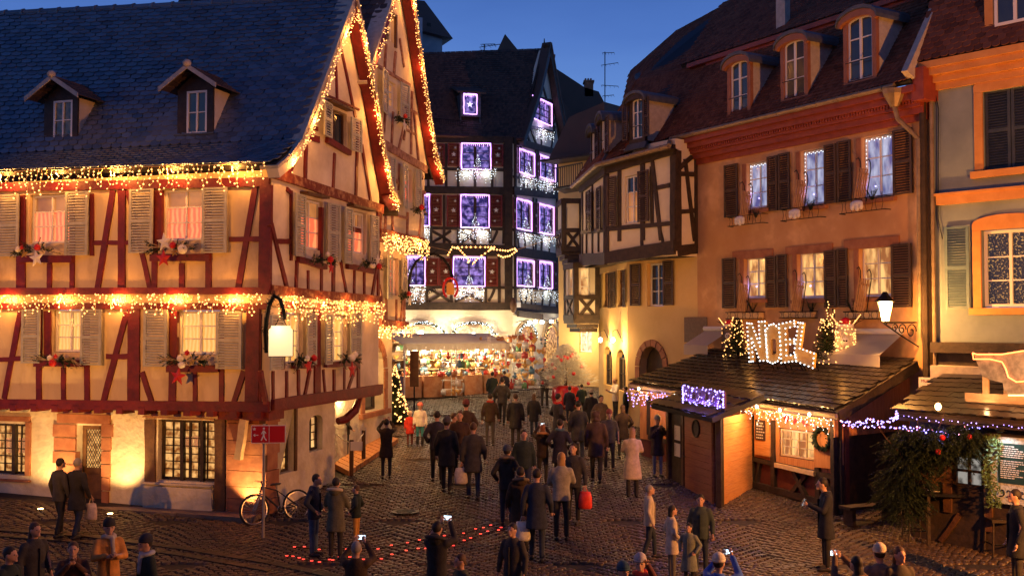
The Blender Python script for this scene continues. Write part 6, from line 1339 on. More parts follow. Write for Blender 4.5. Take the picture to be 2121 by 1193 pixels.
def scroll(q, a, b, zs, turns=1.3, r_=.016, n=22):
    for i0 in range(1):
        pts = []
        for i in range(n+1):
            t = i/n; R = zs*(1-t*.8); th = t*turns*6.28; pts.append(a.lerp(b, .5)+(b-a).normalized()*R*math.cos(th)+Vector((0, 0, R*math.sin(th))))
        q.tube(pts, r_, 5)
b0_ = Vector((lc.x, lc.y, wl.z))
for k, (t, zs) in enumerate(((.28, .12), (.5, .15), (.78, .20))): c = b0_.lerp(wl, t)-Vector((0, 0, zs+.02)); scroll(q, c-d.normalized()*.01, c+d.normalized()*.01, zs)
q.tube([b0_+Vector((0, 0, -.05)), b0_.lerp(wl, .5)+Vector((0, 0, -.34)), wl+Vector((0, 0, -.6))], .02, 5); put('bracket', q.mesh('bracket', m_iron), lt, None)
lamp(loc=lc+Vector((-.05, -.3, 0)), e=750, c=(1, .40, .08), r=.08)
# ---------------- glowing shop sign on the corner with ornate bracket
sc = P(581, 706, 22.3); FSi = Fac((sc.x-.4, sc.y-.05), (sc.x+.4, sc.y+.1)); su = Vector((FSi.L/2, 0)); sg = root('glowing_sign', sc, 'blank glowing white shop sign hanging from an ornate bracket at the house corner', 'sign')
w_, h_ = .255, .33; q = MB().prism([(FSi.L/2-w_, sc.z-h_), (FSi.L/2+w_, sc.z-h_), (FSi.L/2+w_, sc.z+h_*.72), (FSi.L/2+w_*.82, sc.z+h_*.86), (FSi.L/2+w_*.8, sc.z+h_), (FSi.L/2-w_*.8, sc.z+h_), (FSi.L/2-w_*.82, sc.z+h_*.86), (FSi.L/2-w_, sc.z+h_*.72)], -.05, .05)
m_signglow = mk('lit_sign_panel', (.7, .66, .5), (.75, .7, .55), scale=2, rough=.4, em=(1.0, .72, .34), ems=.9); put('sign_panel', q.mesh('sign_panel', m_signglow), sg, FSi.M)
q = MB()
for sgn in (-1, 1): q.tube([(FSi.L/2+sgn*w_, -.0, sc.z-h_), (FSi.L/2+sgn*w_, 0, sc.z+h_*.75)], .018, 5)
q.tube([(FSi.L/2-w_, 0, sc.z-h_), (FSi.L/2+w_, 0, sc.z-h_)], .018, 5)
for k in (-.12, .12): q.tube([(FSi.L/2+k, 0, sc.z+h_), (FSi.L/2+k*.4, 0, sc.z+h_+.15)], .010, 4)
put('frame', q.mesh('frame', m_iron), sg, FSi.M)
q = MB(); top = P(585, 640, 22.3); cor = Vector((CORN.x-.1, CORN.y, 0))
pts = [P(552, 730, 22.6), P(550, 690, 22.5), P(552, 660, 22.4), P(558, 630, 22.4), P(568, 612, 22.3), P(580, 620, 22.3), P(588, 645, 22.3), P(590, 662, 22.3)]; q.tube(pts, [.05, .05, .055, .05, .05, .045, .04, .03], 7)
for i in range(70):
    t = random.random()*(len(pts)-1); k = int(t); c = pts[k].lerp(pts[k+1], t-k); a = Vector((random.uniform(-1, 1), random.uniform(-.6, .4), random.uniform(-1, 1))).normalized(); fir_spray(q, c, a, .12, nb=3, w=.05)
put('bracket', q.mesh('bracket', m_iron), sg, None)
lamp(loc=sc+Vector((0, -.35, .25)), e=7, c=(1, .85, .5), r=.02)
# ---------------- uplights set in the pavement
def uplight(px, py, aimF, apx, apy, lab, e=150):
    g = G(px, py); q = MB().tube([(0, 0, 0), (0, 0, .03)], [.09, .085], 12); o = put('ground_spotlight', q.mesh('rim', m_iron), None, T(g), lab, 'ground light', 'spotlights set in the kerb'); put('lens', MB().tube([(0, 0, .028), (0, 0, .04)], .06, 10).mesh('lens', emit('lens_glow', (1, .6, .22), 20, sampling='AUTO') if 'lens_glow' not in bpy.data.materials else bpy.data.materials['lens_glow']), o, T(g))
    lamp(loc=g+Vector((0, -.05, .12)), e=e, c=(1, .55, .18), r=.05, kind='SPOT', aim=fpt(aimF, apx, apy, .0), spot=85)
uplight(84, 1056, FAg, 92, 880, 'small spotlight in the kerb left of the old door', 420); uplight(228, 1066, FAg, 240, 880, 'small spotlight in the kerb right of the old door', 420); uplight(513, 1076, FAg, 508, 880, 'small spotlight at the foot of the sandstone corner by the bicycle', 500)
# uplight beside the gable side
# ---------------- lights across the lane, hanging signs
q = MB(); bu = MB(); A0 = P(935, 528, 40); A1 = P(1070, 520, 40)
pts = [P(x, y, 40) for x, y in [(928, 528), (937, 512), (950, 515), (962, 528), (972, 540), (968, 545)]]; pts2 = [P(x, y, 40) for x, y in [(948, 512), (975, 512), (1005, 512), (1024, 512), (1012, 520), (990, 535), (978, 548)]]; pts3 = [P(x, y, 40) for x, y in [(1016, 516), (1036, 518), (1052, 520), (1066, 515), (1070, 520), (1056, 530), (1042, 533), (1028, 527)]]
for pp in (pts, pts2, pts3):
    q.tube(pp, .010, 4)
    for a, b in zip(pp[:-1], pp[1:]):
        for k in range(3): bu.octa(a.lerp(b, k/3), .042)
q.tube([P(845, 500, 40), P(930, 520, 40)], .008, 4); q.tube([P(1068, 518, 40), P(1158, 490, 40)], .008, 4)
o = put('star_garland', q.mesh('cable', m_wire), None, None, 'string of large warm bulbs bent into stars across the lane', 'fairy lights'); put('bulbs', bu.mesh('bulbs', m_bulb), o, None, kind='stuff')
lamp(loc=P(985, 545, 39.8), e=40, c=WARM, r=.05); lamp(loc=P(1153, 466, 39.5), e=35, c=(1, .5, .15), r=.05)
q = MB(); pts = [P(x, y, 34.5) for x, y in [(848, 612), (846, 590), (852, 560), (862, 542), (878, 530), (900, 526), (918, 535), (930, 552), (938, 575)]]; q.tube(pts, [.05]*9, 6)
for i in range(90):
    t = random.random()*8; k = int(t); c = pts[k].lerp(pts[min(k+1, 8)], t-k); fir_spray(q, c, (random.uniform(-1, 1), random.uniform(-.5, .3), random.uniform(-1, 1)), .14, nb=3, w=.06)
for t in range(14): a = P(848+t*4, 612-abs(t-7)*2, 34.5); scroll(q, a, a+Vector((.01, 0, 0)), .09, r_=.009, n=12)
sb = put('sign_bracket', q.mesh('bracket', m_iron), None, None, 'arched wrought iron bracket wound with fir reaching over the lane', 'sign bracket')
c = P(933, 597, 34.4); Mx = T(c); q = MB(); n = 16; pts = [(.24*math.cos(a), 0, .34*math.sin(a)) for a in [math.radians(-68-224+(i*316/16)) if False else math.radians(-60+i*300/n) for i in range(n+1)]]
q.tube(pts, .045, 6); o = put('hanging_sign', q.mesh('ring', m_red), None, Mx, 'red horseshoe shaped hanging sign with a yellow shield inside', 'sign'); put('shield', MB().box(-.13, .13, -.03, .03, -.22, .12).prism([(-.13, .121), (.13, .121), (.08, .2), (-.08, .2)], -.03, .03).mesh('shield', mk('yellow_shield', (.6, .33, .1), rough=.5)), o, Mx); put('hanger', MB().tube([(0, 0, .34), (0, 0, .62)], .012, 4).mesh('hanger', m_iron), o, Mx)
icicles(P(846, 606, 34.4), P(882, 604, 34.4), 12, .1, .35, 'short white light curtain on the wrought iron sign bracket', bulb=m_bulbw, br=.016, group=None)
# white garlands over the shop arches
def arc_garland(F, pts, label, m=m_bulbw, br=.024, n=22, w=.06, fir=True, light=0):
    q = MB(); b = MB(); P_ = [fpt(F, *p, .22) for p in pts]
    for a, c in zip(P_[:-1], P_[1:]):
        q.tube([a, c], .05, 5); m_ = int((c-a).length*n)+2
        for i in range(m_):
            x = a.lerp(c, random.random()); 
            b.octa(x+Vector((random.uniform(-w, w), random.uniform(-w, 0)-.03, random.uniform(-w, w))), br*random.uniform(.7, 1.1))
            if fir: fir_spray(q, x, (random.uniform(-1, 1), random.uniform(-.7, 0), random.uniform(-1, 1)), .13, nb=2, w=.05)
    o = put('lit_garland', q.mesh('fir_rope', m_fir), None, None, label, 'garland'); put('bulbs', b.mesh('bulbs', m), o, None, kind='stuff')
    for i in range(light): c = P_[int((i+.5)/light*(len(P_)-1))]; lamp(loc=c-F.y*.2, e=10, c=(1, .88, .7), r=.03)
arc_garland(FL, [(822, 697), (838, 680), (862, 670), (886, 668), (908, 678), (922, 690), (930, 694)], 'white lit garland arched over the left shop window behind the stall', light=2)
arc_garland(FL, [(942, 692), (942, 676), (960, 671), (980, 668), (1000, 671), (1015, 676), (1018, 690), (1028, 692)], 'white lit garland squared over the middle shop window', light=2)
arc_garland(FR, [(1066, 700), (1070, 682), (1080, 672), (1092, 672), (1100, 682), (1103, 700)], 'white lit garland round the shop doorway under the dark fascia', light=1)
arc_garland(FR, [(1120, 718), (1124, 690), (1134, 670), (1146, 662), (1156, 668), (1160, 690), (1163, 715)], 'fir wreath with warm lights round the right hand shop arch', m=m_bulb, light=1)
# shop lamps (bright)
m_flood = emit('flood_lamp_glass', (1, .88, .68), 16, sampling='AUTO')
for i, (F, px, py, lab, e) in enumerate([(FL, 871, 688, 'above the stall canopy, left one', 110), (FL, 977, 692, 'above the stall canopy, right one', 160), (FR, 1066, 668, 'under the fascia at the house corner', 14), (FR, 1078, 666, 'second under the fascia from the corner', 14), (FR, 1092, 667, 'third under the fascia from the corner', 14), (FR, 1112, 666, 'last under the fascia, brightest of them', 30)]):
    c = fpt(F, px, py, .75); o = put('flood_lamp', MB().ell((0, 0, 0), (.10, .10, .08)).mesh('bulb_glass', m_flood), None, T(c), 'round shop lamp '+lab, 'lamp', 'shop flood lamps'); put('arm', MB().tube([c, c+F.y*.45+Vector((0, 0, .08)), c+F.y*.70], .02, 5).mesh('arm', m_iron), o, None)
    lamp(loc=c+Vector((0, -.2, -.14)), e=e*1.7, c=(1, .74, .42), r=.08)
# wall lamps on yellow house
for px, py, lab in [(1263, 704, 'left'), (1290, 704, 'right')]:
    c = fpt(FG2, px, py, .35); q = MB().tube([c+Vector((0, 0, .1)), c+Vector((0, 0, .32)), c+Vector((0, 0, .36))+FG2.y*.15, fpt(FG2, px, py+4, .0)], .014, 5); o = put('wall_lamp', q.mesh('arm', m_iron), None, None, lab+' of two small curled wall lamps on the yellow house', 'lamp', 'curled wall lamps'); put('lamp_shade', MB().ell((0, 0, 0), (.07, .07, .09)).mesh('lamp_shade', m_flood), o, T(c)); lamp(loc=c+Vector((-.1, -.15, -.1)), e=170, c=(1, .58, .2), r=.05)
c = fpt(Fo, 1213, 700, .9); lamp(loc=c, e=160, c=(1, .66, .3), r=.05)
c = P(748, 706, 30.5); o = put('wall_lantern', MB().loft([(c.z-.2, c.x, c.y, .07, .07), (c.z+.15, c.x, c.y, .12, .12)], 4).mesh('glass', m_lglass), None, None, 'lit wall lantern between the red timber house and the stone arch', 'lamp'); put('cap', MB().loft([(c.z+.155, c.x, c.y, .15, .15), (c.z+.3, c.x, c.y, .03, .03)], 4).mesh('cap', m_iron), o, None); lamp(loc=c+Vector((.2, -.25, 0)), e=300, c=(1, .55, .18), r=.06)
# chalet lights: warm and violet
icicles(FLk+Vector((-.12, -.15, -.2)), FLk.lerp(FR_, .26)+Vector((-.1, -.15, -.2)), 20, .1, .45, 'violet and white light curtain at the left end of the chalet eaves', bulb=m_bulbb, br=.018, lights=1, le=8, lc=(.3, .3, 1))
icicles(FLk.lerp(FR_, .30)+Vector((0, .15, -.22)), FLk.lerp(FR_, .42)+Vector((0, .15, -.22)), 12, .1, .3, 'warm light curtain beside the chalet porch', br=.018, lights=1, le=30)
icicles(FLk.lerp(FR_, .60)+Vector((-.08, -.1, -.2)), FR_+Vector((-.12, -.05, -.2)), 34, .06, .32, 'pale light curtain over the lit chalet window', bulb=m_bulbw, br=.015, lights=1, le=10, lc=(.8, .7, 1))
# working lights under the eaves of the chalet (the boards glow orange)
for t, e in ((.09, 34), (.30, 46), (.56, 60), (.70, 60), (.80, 52), (.92, 52)):
    c = FLk.lerp(FR_, t)+Vector((-.42, -.32, -.10)); o = put('eaves_lamp', MB().ell((0, 0, 0), (.035, .035, .045), 8, 6).mesh('eaves_lamp', m_flood), None, T(c+Vector((.2, .2, -.03))), 'small bare bulb under the chalet eaves, '+{.09:'at the far left end',.30:'left of the porch',.56:'just right of the porch',.70:'by the slate sign',.80:'over the lit window',.92:'by the right corner'}[t], 'lamp', 'bare bulbs under the chalet eaves'); lamp(loc=c+Vector((0, 0, -.14)), e=e, c=(1, .50, .15), r=.04)
# violet string between the two chalets
def string(pts, label, n, bulb=m_bulbb, br=.022, sag=.12, alt=None, dbl=True):
    q = MB(); b = MB(); b2 = MB(); P_ = []
    for a, c in zip(pts[:-1], pts[1:]):
        for i in range(8): t = i/8; P_.append(a.lerp(c, t)-Vector((0, 0, sag*4*t*(1-t))))
    P_.append(pts[-1]); q.tube(P_, .008, 4)
    for i in range(n):
        t = i/n*(len(P_)-1); k = int(t); c = P_[k].lerp(P_[k+1], t-k)+Vector((random.uniform(-.03, .03), random.uniform(-.04, .02), random.uniform(-.05, .03))); (b2 if alt and i % 6 == 0 else b).octa(c, br*random.uniform(.8, 1.2))
    o = put('light_string', q.mesh('cable', m_iron), None, None, label, 'fairy lights'); put('bulbs', b.mesh('bulbs', bulb), o, None, kind='stuff')
    if alt: put('bulbs', b2.mesh('bulbs', alt), o, None, kind='stuff')
m_bulbp = emit('pink_bulb', (1, .25, .35), 7)
string([P(1742, 872, 23.3), P(1800, 868, 23), P(1852, 866, 22.3), P(1858, 852, 22.0)], 'violet light string sagging from the big chalet to the small one', 52, alt=m_bulbp, sag=.06)
string([P(1750, 876, 23.2), P(1812, 880, 22.9), P(1868, 882, 22.2), P(1900, 886, 21.9), P(1950, 890, 21.6), P(1975, 902, 21.5), P(2000, 884, 21.4), P(2060, 876, 21)], 'lower violet light string running along the small chalet front', 70, alt=m_bulbp, sag=.04)
string([A2+Vector((0, -.1, -.1)), B2+Vector((0, -.1, -.1))], 'faint violet string under the gutter of the small chalet', 40, br=.014, sag=.02)
lamp(loc=P(1800, 880, 22.8), e=10, c=(.3, .25, 1), r=.03); lamp(loc=P(1950, 905, 21.2), e=8, c=(.3, .25, 1), r=.03)
for F, px, py, e in ((FR, 1120, 268, 16), (FR, 1089, 370, 8), (FR, 1133, 382, 8), (FL, 985, 356, 8), (FL, 984, 476, 8), (FR, 1085, 484, 8), (FR, 1130, 492, 8), (FL, 972, 598, 8)): lamp(loc=fpt(F, px, py, .30), e=e, c=(.55, .45, 1.0), r=.02)
# ================================================================ street lanterns round the square (outside the picture, they light the fronts)
def post_lantern(x, y, z, e, label, c=(1, .52, .17), aim=None, spot=90):
    g = gz(y); o = root('street_lantern', (x, y, g), label, 'street lamp'); put('post', MB().tube([(x, y, g), (x, y, g+.8), (x, y, z-.3)], [.12, .07, .05], 8).mesh('post', m_iron), o, None)
    put('glass', MB().loft([(z-.25, x, y, .12, .12), (z+.2, x, y, .22, .22)], 4).mesh('glass', m_lglass), o, None); put('cap', MB().loft([(z+.21, x, y, .26, .26), (z+.45, x, y, .04, .04)], 6).mesh('cap', m_iron), o, None)
    v = Vector((aim[0]-x, aim[1]-y, 0)).normalized() if aim else Vector((0, 1, 0)); p = Vector((x, y, z))+v*.42
    lamp(loc=p, e=e, c=c, r=.12, kind='SPOT' if aim else 'POINT', aim=aim, spot=spot)
post_lantern(-13.5, 12, 4.6, 3900, 'street lantern on a post left of the square', c=(1, .36, .05), aim=(-9.8, 25, 4.9), spot=48)
post_lantern(11.0, 13.5, 3.9, 5200, 'street lantern on a post right of the square', c=(1, .35, .07))
# ================================================================ MARKET STALL in front of the starred house
FT = Fac(XY(814, 40.5), XY(1018, 42.2)); zg_ = gz(41)
stl = root('market_stall', FT.pt(FT.L/2, zg_), 'long ornament stall under a white canopy in front of the starred house', 'market stall')
zt = FT.uz(910, 712)[1]; zt2_ = FT.uz(910, 693)[1]
m_canvas = mk('white_canvas', (.62, .58, .52), (.72, .68, .62), scale=3, rough=.8)
n_ = m_canvas.node_tree; tb_ = n_.nodes.new('ShaderNodeBsdfTranslucent'); tb_.inputs[0].default_value = (.75, .66, .55, 1); mx_ = n_.nodes.new('ShaderNodeMixShader'); mx_.inputs[0].default_value = .45
n_.links.new(n_.nodes['Principled BSDF'].outputs[0], mx_.inputs[1]); n_.links.new(tb_.outputs[0], mx_.inputs[2]); n_.links.new(mx_.outputs[0], n_.nodes['Material Output'].inputs[0])
q = MB().add([(-.1, -1.6, zt), (FT.L+.1, -1.6, zt), (FT.L+.1, .6, zt2_), (-.1, .6, zt2_), (-.1, -1.6, zt+.04), (FT.L+.1, -1.6, zt+.04), (FT.L+.1, .6, zt2_+.04), (-.1, .6, zt2_+.04)], [(3,2,1,0),(4,5,6,7),(0,1,5,4),(1,2,6,5),(2,3,7,6),(3,0,4,7)])
put('canopy', q.mesh('canopy', m_canvas), stl, FT.M)
n = 24
for i in range(n): put('valance', MB().box(-.1+(FT.L+.2)*i/n+.005, -.1+(FT.L+.2)*(i+1)/n-.005, -1.63, -1.605, zt-.20-.03*(i % 2), zt).mesh('valance', m_canvas), stl, FT.M)
for u in (0, FT.L/2, FT.L): put('pole', MB().tube([(u, -1.5, zg_-.2), (u, -1.5, zt)], .03, 6).mesh('pole', m_white), stl, FT.M)
put('back_board', MB().box(0, FT.L, .35, .4, zg_, zt2_-.02).mesh('back_board', mk('stall_back', (.4, .25, .14), rough=.8)), stl, FT.M)
m_counter = mk('counter_cloth', (.55, .24, .10), (.66, .40, .22), scale=6, rough=.8)
for k in range(5): u0_, u1_ = FT.L*(k/5)+.02, FT.L*((k+1)/5)-.06; put('counter', MB().box(u0_, u1_, -1.25, -.5, zg_-.1, zg_+.72).mesh('counter', m_counter), stl, FT.M)
for j in range(4): z = zg_+.95+j*.36; put('shelf', MB().box(.05, FT.L-.05, -.35+.12*j, .3, z-.03, z).mesh('shelf', m_pale), stl, FT.M)
# goods
cols = [(.62,.05,.03),(.70,.62,.52),(.55,.30,.08),(.70,.45,.15),(.10,.20,.30),(.75,.70,.62),(.45,.05,.04),(.60,.25,.10),(.12,.25,.12),(.8,.75,.7),(.35,.14,.06),(.5,.5,.55)]
gm = [mk('goods_paint_'+w_, c, rough=.45) for w_, c in zip('red cream amber honey navy ivory crimson russet green white chestnut grey'.split(), cols)]
def good(kind, h):
    q = MB()
    if kind == 'plush_toy': q.ell((0, 0, h*.32), (h*.25, h*.22, h*.32), 7, 5).ell((0, 0, h*.78), (h*.2, h*.19, h*.2), 7, 5).cap((-h*.2, 0, h*.45), (-h*.34, -h*.1, h*.3), h*.07, h*.06, 5).cap((h*.2, 0, h*.45), (h*.34, -h*.1, h*.3), h*.07, h*.06, 5)
    elif kind == 'gift_box': q.box(-h*.36, h*.36, -h*.25, h*.25, 0, h*.7).box(-h*.06, h*.06, -h*.26, h*.26, .001, h*.72).ell((-h*.1, 0, h*.78), (h*.12, h*.05, h*.09), 6, 4).ell((h*.1, 0, h*.78), (h*.12, h*.05, h*.09), 6, 4)
    elif kind == 'hanging_ornament': q.ell((0, 0, 0), h*.30, 8, 6).tube([(0, 0, h*.3), (0, 0, h*.75)], .006, 3).tube([(0, 0, h*.28), (0, 0, h*.38)], h*.08, 6)
    elif kind == 'jar': q.loft([(0, 0, 0, h*.25, h*.25), (h*.6, 0, 0, h*.28, h*.28), (h*.7, 0, 0, h*.18, h*.18), (h*.85, 0, 0, h*.2, h*.2)], 8)
    elif kind == 'heart_biscuit':
        pts = [(h*.03*16*math.sin(t)**3, h*.5+h*.03*(13*math.cos(t)-5*math.cos(2*t)-2*math.cos(3*t)-math.cos(4*t))) for t in [6.283*i/14 for i in range(14)]]; q.prism(pts, -.02, .02)
    return q
KL = {'plush_toy': 'little plush toy on the crowded shelves of the ornament stall', 'gift_box': 'small wrapped box on the shelves of the ornament stall', 'hanging_ornament': 'bauble hanging under the white stall canopy', 'jar': 'small jar on the shelves of the ornament stall', 'heart_biscuit': 'heart shaped biscuit on display at the ornament stall'}
KS = {'plush_toy': 'plush toy', 'gift_box': 'wrapped box', 'hanging_ornament': 'bauble', 'jar': 'jar', 'heart_biscuit': 'heart shaped biscuit'}
gmesh = {}
gname = 'red cream amber honey navy ivory crimson russet green white chestnut grey'.split()
def putgood(kind, M, sc=.2, where='on the shelves of the ornament stall'):
    ci = random.randrange(len(gm)); key = (kind, ci)
    if key not in gmesh: gmesh[key] = good(kind, 1.0).mesh(kind, gm[ci], True)
    put(kind, gmesh[key], None, M @ Matrix.Scale(sc, 4), KL[kind]+' '+where if False else gname[ci]+' '+KS[kind]+' '+where, kind.split('_')[-1], 'market goods')
for j in range(4):
    z = zg_+.95+j*.36
    for i in range(16): putgood(random.choice(['plush_toy', 'gift_box', 'jar', 'heart_biscuit']), FT.M @ T(FT.L*(i+.5+random.uniform(-.2, .2))/16, -.28+.12*j+random.uniform(-.02, .05), z+.005), random.uniform(.20, .30), 'on the '+['lowest', 'second lowest', 'second highest', 'highest'][j]+' shelf of the ornament stall')
for i in range(26): putgood(random.choice(['plush_toy', 'gift_box', 'jar']), FT.M @ T(FT.L*(i+.5)/26, -1.15+random.uniform(0, .4), zg_+.725), random.uniform(.16, .26), 'on the front counter of the ornament stall')
for i in range(30): putgood('hanging_ornament', FT.M @ T(FT.L*(i+.5)/30, -1.3+random.uniform(-.1, .3), zt-.35-random.uniform(0, .3)), random.uniform(.18, .26), 'hanging under the white stall canopy')
string([FT.pt(0, zt-.1, 1.5), FT.pt(FT.L*.5, zt-.1, 1.5), FT.pt(FT.L, zt-.1, 1.5)], 'bright white string of bulbs along the stall canopy edge', 90, bulb=emit('stall_bulb', (1, .85, .6), 9), br=.035, sag=.08)
m_spotl = m_flood
for i in range(6):
    c = FT.pt(FT.L*(i+.5)/6, zt-.12, 1.0); put('lamp', MB().ell((0, 0, 0), (.06, .06, .06), 8, 6).mesh('lamp', m_spotl), stl, T(c)); lamp(loc=c+Vector((0, -.0, -.12)), e=95, c=(1, .72, .38), r=.05)
# freestanding display racks right of the stall
def rack(px, py, w, h, label, n, cset=None):
    g = G(px, py); Mx = T(g); o = put('display_rack', None, None, Mx, label, 'display rack', 'goods racks at the shop front'); put('pole', MB().tube([(0, 0, 0), (0, 0, h)], .025, 6).mesh('pole', m_white), o, Mx)
    put('base', MB().box(-.25, .25, -.25, .25, 0, .05).mesh('base', m_iron), o, Mx)
    for k in range(5): z = h*(.18+.19*k); q = MB().tube([(w*.5*math.cos(a), w*.4*math.sin(a), z) for a in [6.283*i/12 for i in range(13)]], .008, 4); put('ring', q.mesh('ring', m_white), o, Mx)
    for i in range(n):
        k = i % 5; a = random.uniform(-3.3, .2); z = h*(.18+.19*k)-.14; putgood(random.choice(['plush_toy', 'heart_biscuit', 'gift_box']), T(g+Vector((w*.5*math.cos(a), w*.42*math.sin(a), z-.08))), random.uniform(.24, .36), 'on the '+label.split(' in front')[0].split(' by the')[0].split(' at the')[0].split(' below')[0].split(' right of')[0].split(' left of')[0].split(' near')[0].split(' beside')[0])
for a in [(862, 818, .8, 1.9, 'narrow rack of dark trinkets in front of the stall near the small lit tree', 26), (935, 822, .9, 1.8, 'rack of hanging toys left of the trolley bag', 26), (985, 812, .9, 2.1, 'rack of red and white toys near the stall middle', 28), (1015, 812, .8, 2.3, 'rack of red cards at the right end of the stall', 28), (1035, 808, .8, 2.3, 'rack of ornaments below the shop door garland', 28), (1062, 812, 1.0, 2.1, 'wide rack of plush toys by the shop door', 34), (1085, 808, .8, 2.4, 'tall rack of baubles right of the shop door', 30), (1108, 805, .7, 2.2, 'last rack of goods beside the flocked tree', 24), (838, 806, .7, 2.0, 'rack of trinkets at the left end of the stall', 20)]: rack(*a)
q = MB(); g = G(955, 812); put('platform', MB().box(-3.4, 4.6, -.3, 1.2, -.05, .06).mesh('platform', m_brown), stl, T(G(940, 806)))
# postcard easel / trolley with bags
g = G(955, 818); o = root('display_trolley', g, 'little wooden easel trolley with cloth bags before the stall', 'trolley')
q = MB()
for a, b in (((-.4, 0, 0), (0, 0, .75)), ((.4, 0, 0), (0, 0, .75)), ((-.4, 0, .05), (.4, 0, .05)), ((0, .35, 0), (0, 0, .75))): q.tube([a, b], .022, 5)
put('frame', q.mesh('frame', m_pale), o, T(g)); put('bag', MB().ell((0, -.05, .3), (.2, .12, .22)).mesh('bag', m_canvas, True), o, T(g))
# red bollard sign board in front (dark post)
g = G(858, 852); o = root('post_sign', g, 'narrow dark red information panel on a post near the lit tree', 'sign'); put('post', MB().tube([(0, 0, 0), (0, 0, 1.0)], .03, 6).mesh('post', m_iron), o, T(g)); put('panel', MB().box(-.16, .16, -.03, .03, .9, 2.2).mesh('panel', m_brown), o, T(g))

# ================================================================ TREES
g = G(818, 876); tr_h = (876-752)/2124*g.y
ct_ = cone_tree(g, tr_h, .52, 'small conical fir tree wrapped in warm lights beside the stone arch', m_fir, m_bulb, 170, n=1500, group=None, name='lit_fir_tree', br=.030)
put('trunk', MB().tube([(0, 0, -.05), (0, 0, .5)], [.07, .05], 6).mesh('trunk', m_brown), ct_, T(g)); lamp(loc=g+Vector((.1, -.8, .9)), e=26, c=WARM, r=.03)
g = G(1172, 846); g2 = g
ft_ = root('flocked_tree', g, 'bushy white flocked tree with red ornaments in a big red pot', 'tree')
pr_ = 60/2124*g.y/2; put('pot', MB().loft([(0, 0, 0, pr_*.6, pr_*.6), (.12, 0, 0, pr_*.85, pr_*.85), (.42, 0, 0, pr_, pr_), (.75, 0, 0, pr_*.9, pr_*.9), (.85, 0, 0, pr_*.78, pr_*.78)], 20).mesh('pot', m_red, True), ft_, T(g)); q = MB(); H_ = (846-715)/2124*g.y
for i in range(1500):
    t = random.random(); z = .85+(H_-.85)*t; R = .98*(1-t)**.75*(1+.2*math.sin(i*.7))+.08; a = random.uniform(0, 6.283); p0_ = Vector((R*.35*math.cos(a), R*.35*math.sin(a), z)); fir_spray(q, p0_, (math.cos(a), math.sin(a), random.uniform(-.2, .45)), R*.7, nb=2, w=.10)
put('branches', q.mesh('branches', m_firw), ft_, T(g), kind='stuff'); put('trunk', MB().tube([(0, 0, .7), (0, 0, H_*.95)], [.07, .02], 6).mesh('trunk', m_brown), ft_, T(g))
for i in range(16): t = random.random()*.8; a = random.uniform(-3, 0); R = .9*(1-t)**.75; put('bauble', MB().ell((R*math.cos(a), R*math.sin(a), .9+(H_-.9)*t), .07, 8, 6).mesh('bauble', m_red, True), ft_, T(g))
lamp(loc=g+Vector((-.6, -2.2, 2.6)), e=60, c=(1, .75, .45), r=.05)
# rooftop trees and reindeer heads on the big chalet
def roof_pt(px, py):
    n = (FR_-FLk).cross(BLk-FLk).normalized(); d = ray(px, py); o = Vector((0, 0, CAMZ)); return o+d*((FLk-o).dot(n)/d.dot(n))
def bush_tree(px, py, pxw, pxh, label, nb=110, tops=()):
    c = roof_pt(px, py); s_ = c.y/2124; h = pxh*s_; r = pxw*s_/2; o = root('rooftop_tree', c, label, 'tree', 'lit firs on the chalet roof'); q = MB(); b = MB()
    for i in range(420): 
        a = random.uniform(0, 6.283); t = random.random(); R = r*(1-.75*t); fir_spray(q, (0, 0, h*t*.9+.05), (math.cos(a), math.sin(a), .25), R*random.uniform(.7, 1.1), nb=3, w=.07)
    for i in range(nb): a = random.uniform(0, 6.283); t = random.random()**1.1; R = r*(1-.75*t)*1.02; b.octa((R*math.cos(a), R*math.sin(a), h*t), .018)
    for (dx, dz, l_) in tops:
        q.tube([(dx*.3, 0, h*.8), (dx, 0, h*.8+dz*.6), (dx*.8, 0, h*.8+dz)], .018, 4)
        for k in range(10): b.octa((dx*(.3+.7*k/10)+random.uniform(-.03, .03), -.02, h*.8+dz*k/10), .02)
    put('branches', q.mesh('branches', m_fir), o, T(c), kind='stuff'); put('bulbs', b.mesh('bulbs', m_bulb), o, T(c), kind='stuff'); put('trunk', MB().tube([(0, 0, -.1), (0, 0, h*.9)], [.04, .01], 5).mesh('trunk', m_brown), o, T(c)); lamp(loc=c+Vector((0, -.5, h*.5)), e=5, c=WARM, r=.02); return o
bush_tree(1527, 740, 58, 84, 'small lit fir on the chalet roof left of the rooftop letters'); bush_tree(1712, 752, 74, 92, 'small lit fir on the chalet roof right of the rooftop letters', tops=[(.05, .75, 0), (.22, .5, 0)])
m_fur = mk('grey_shaggy_fur', (.10, .08, .07), (.22, .18, .15), scale=20, rough=.95, bump=.8); m_furw = mk('white_shaggy_fur', (.5, .44, .36), (.66, .6, .5), scale=20, rough=.95, bump=.8)
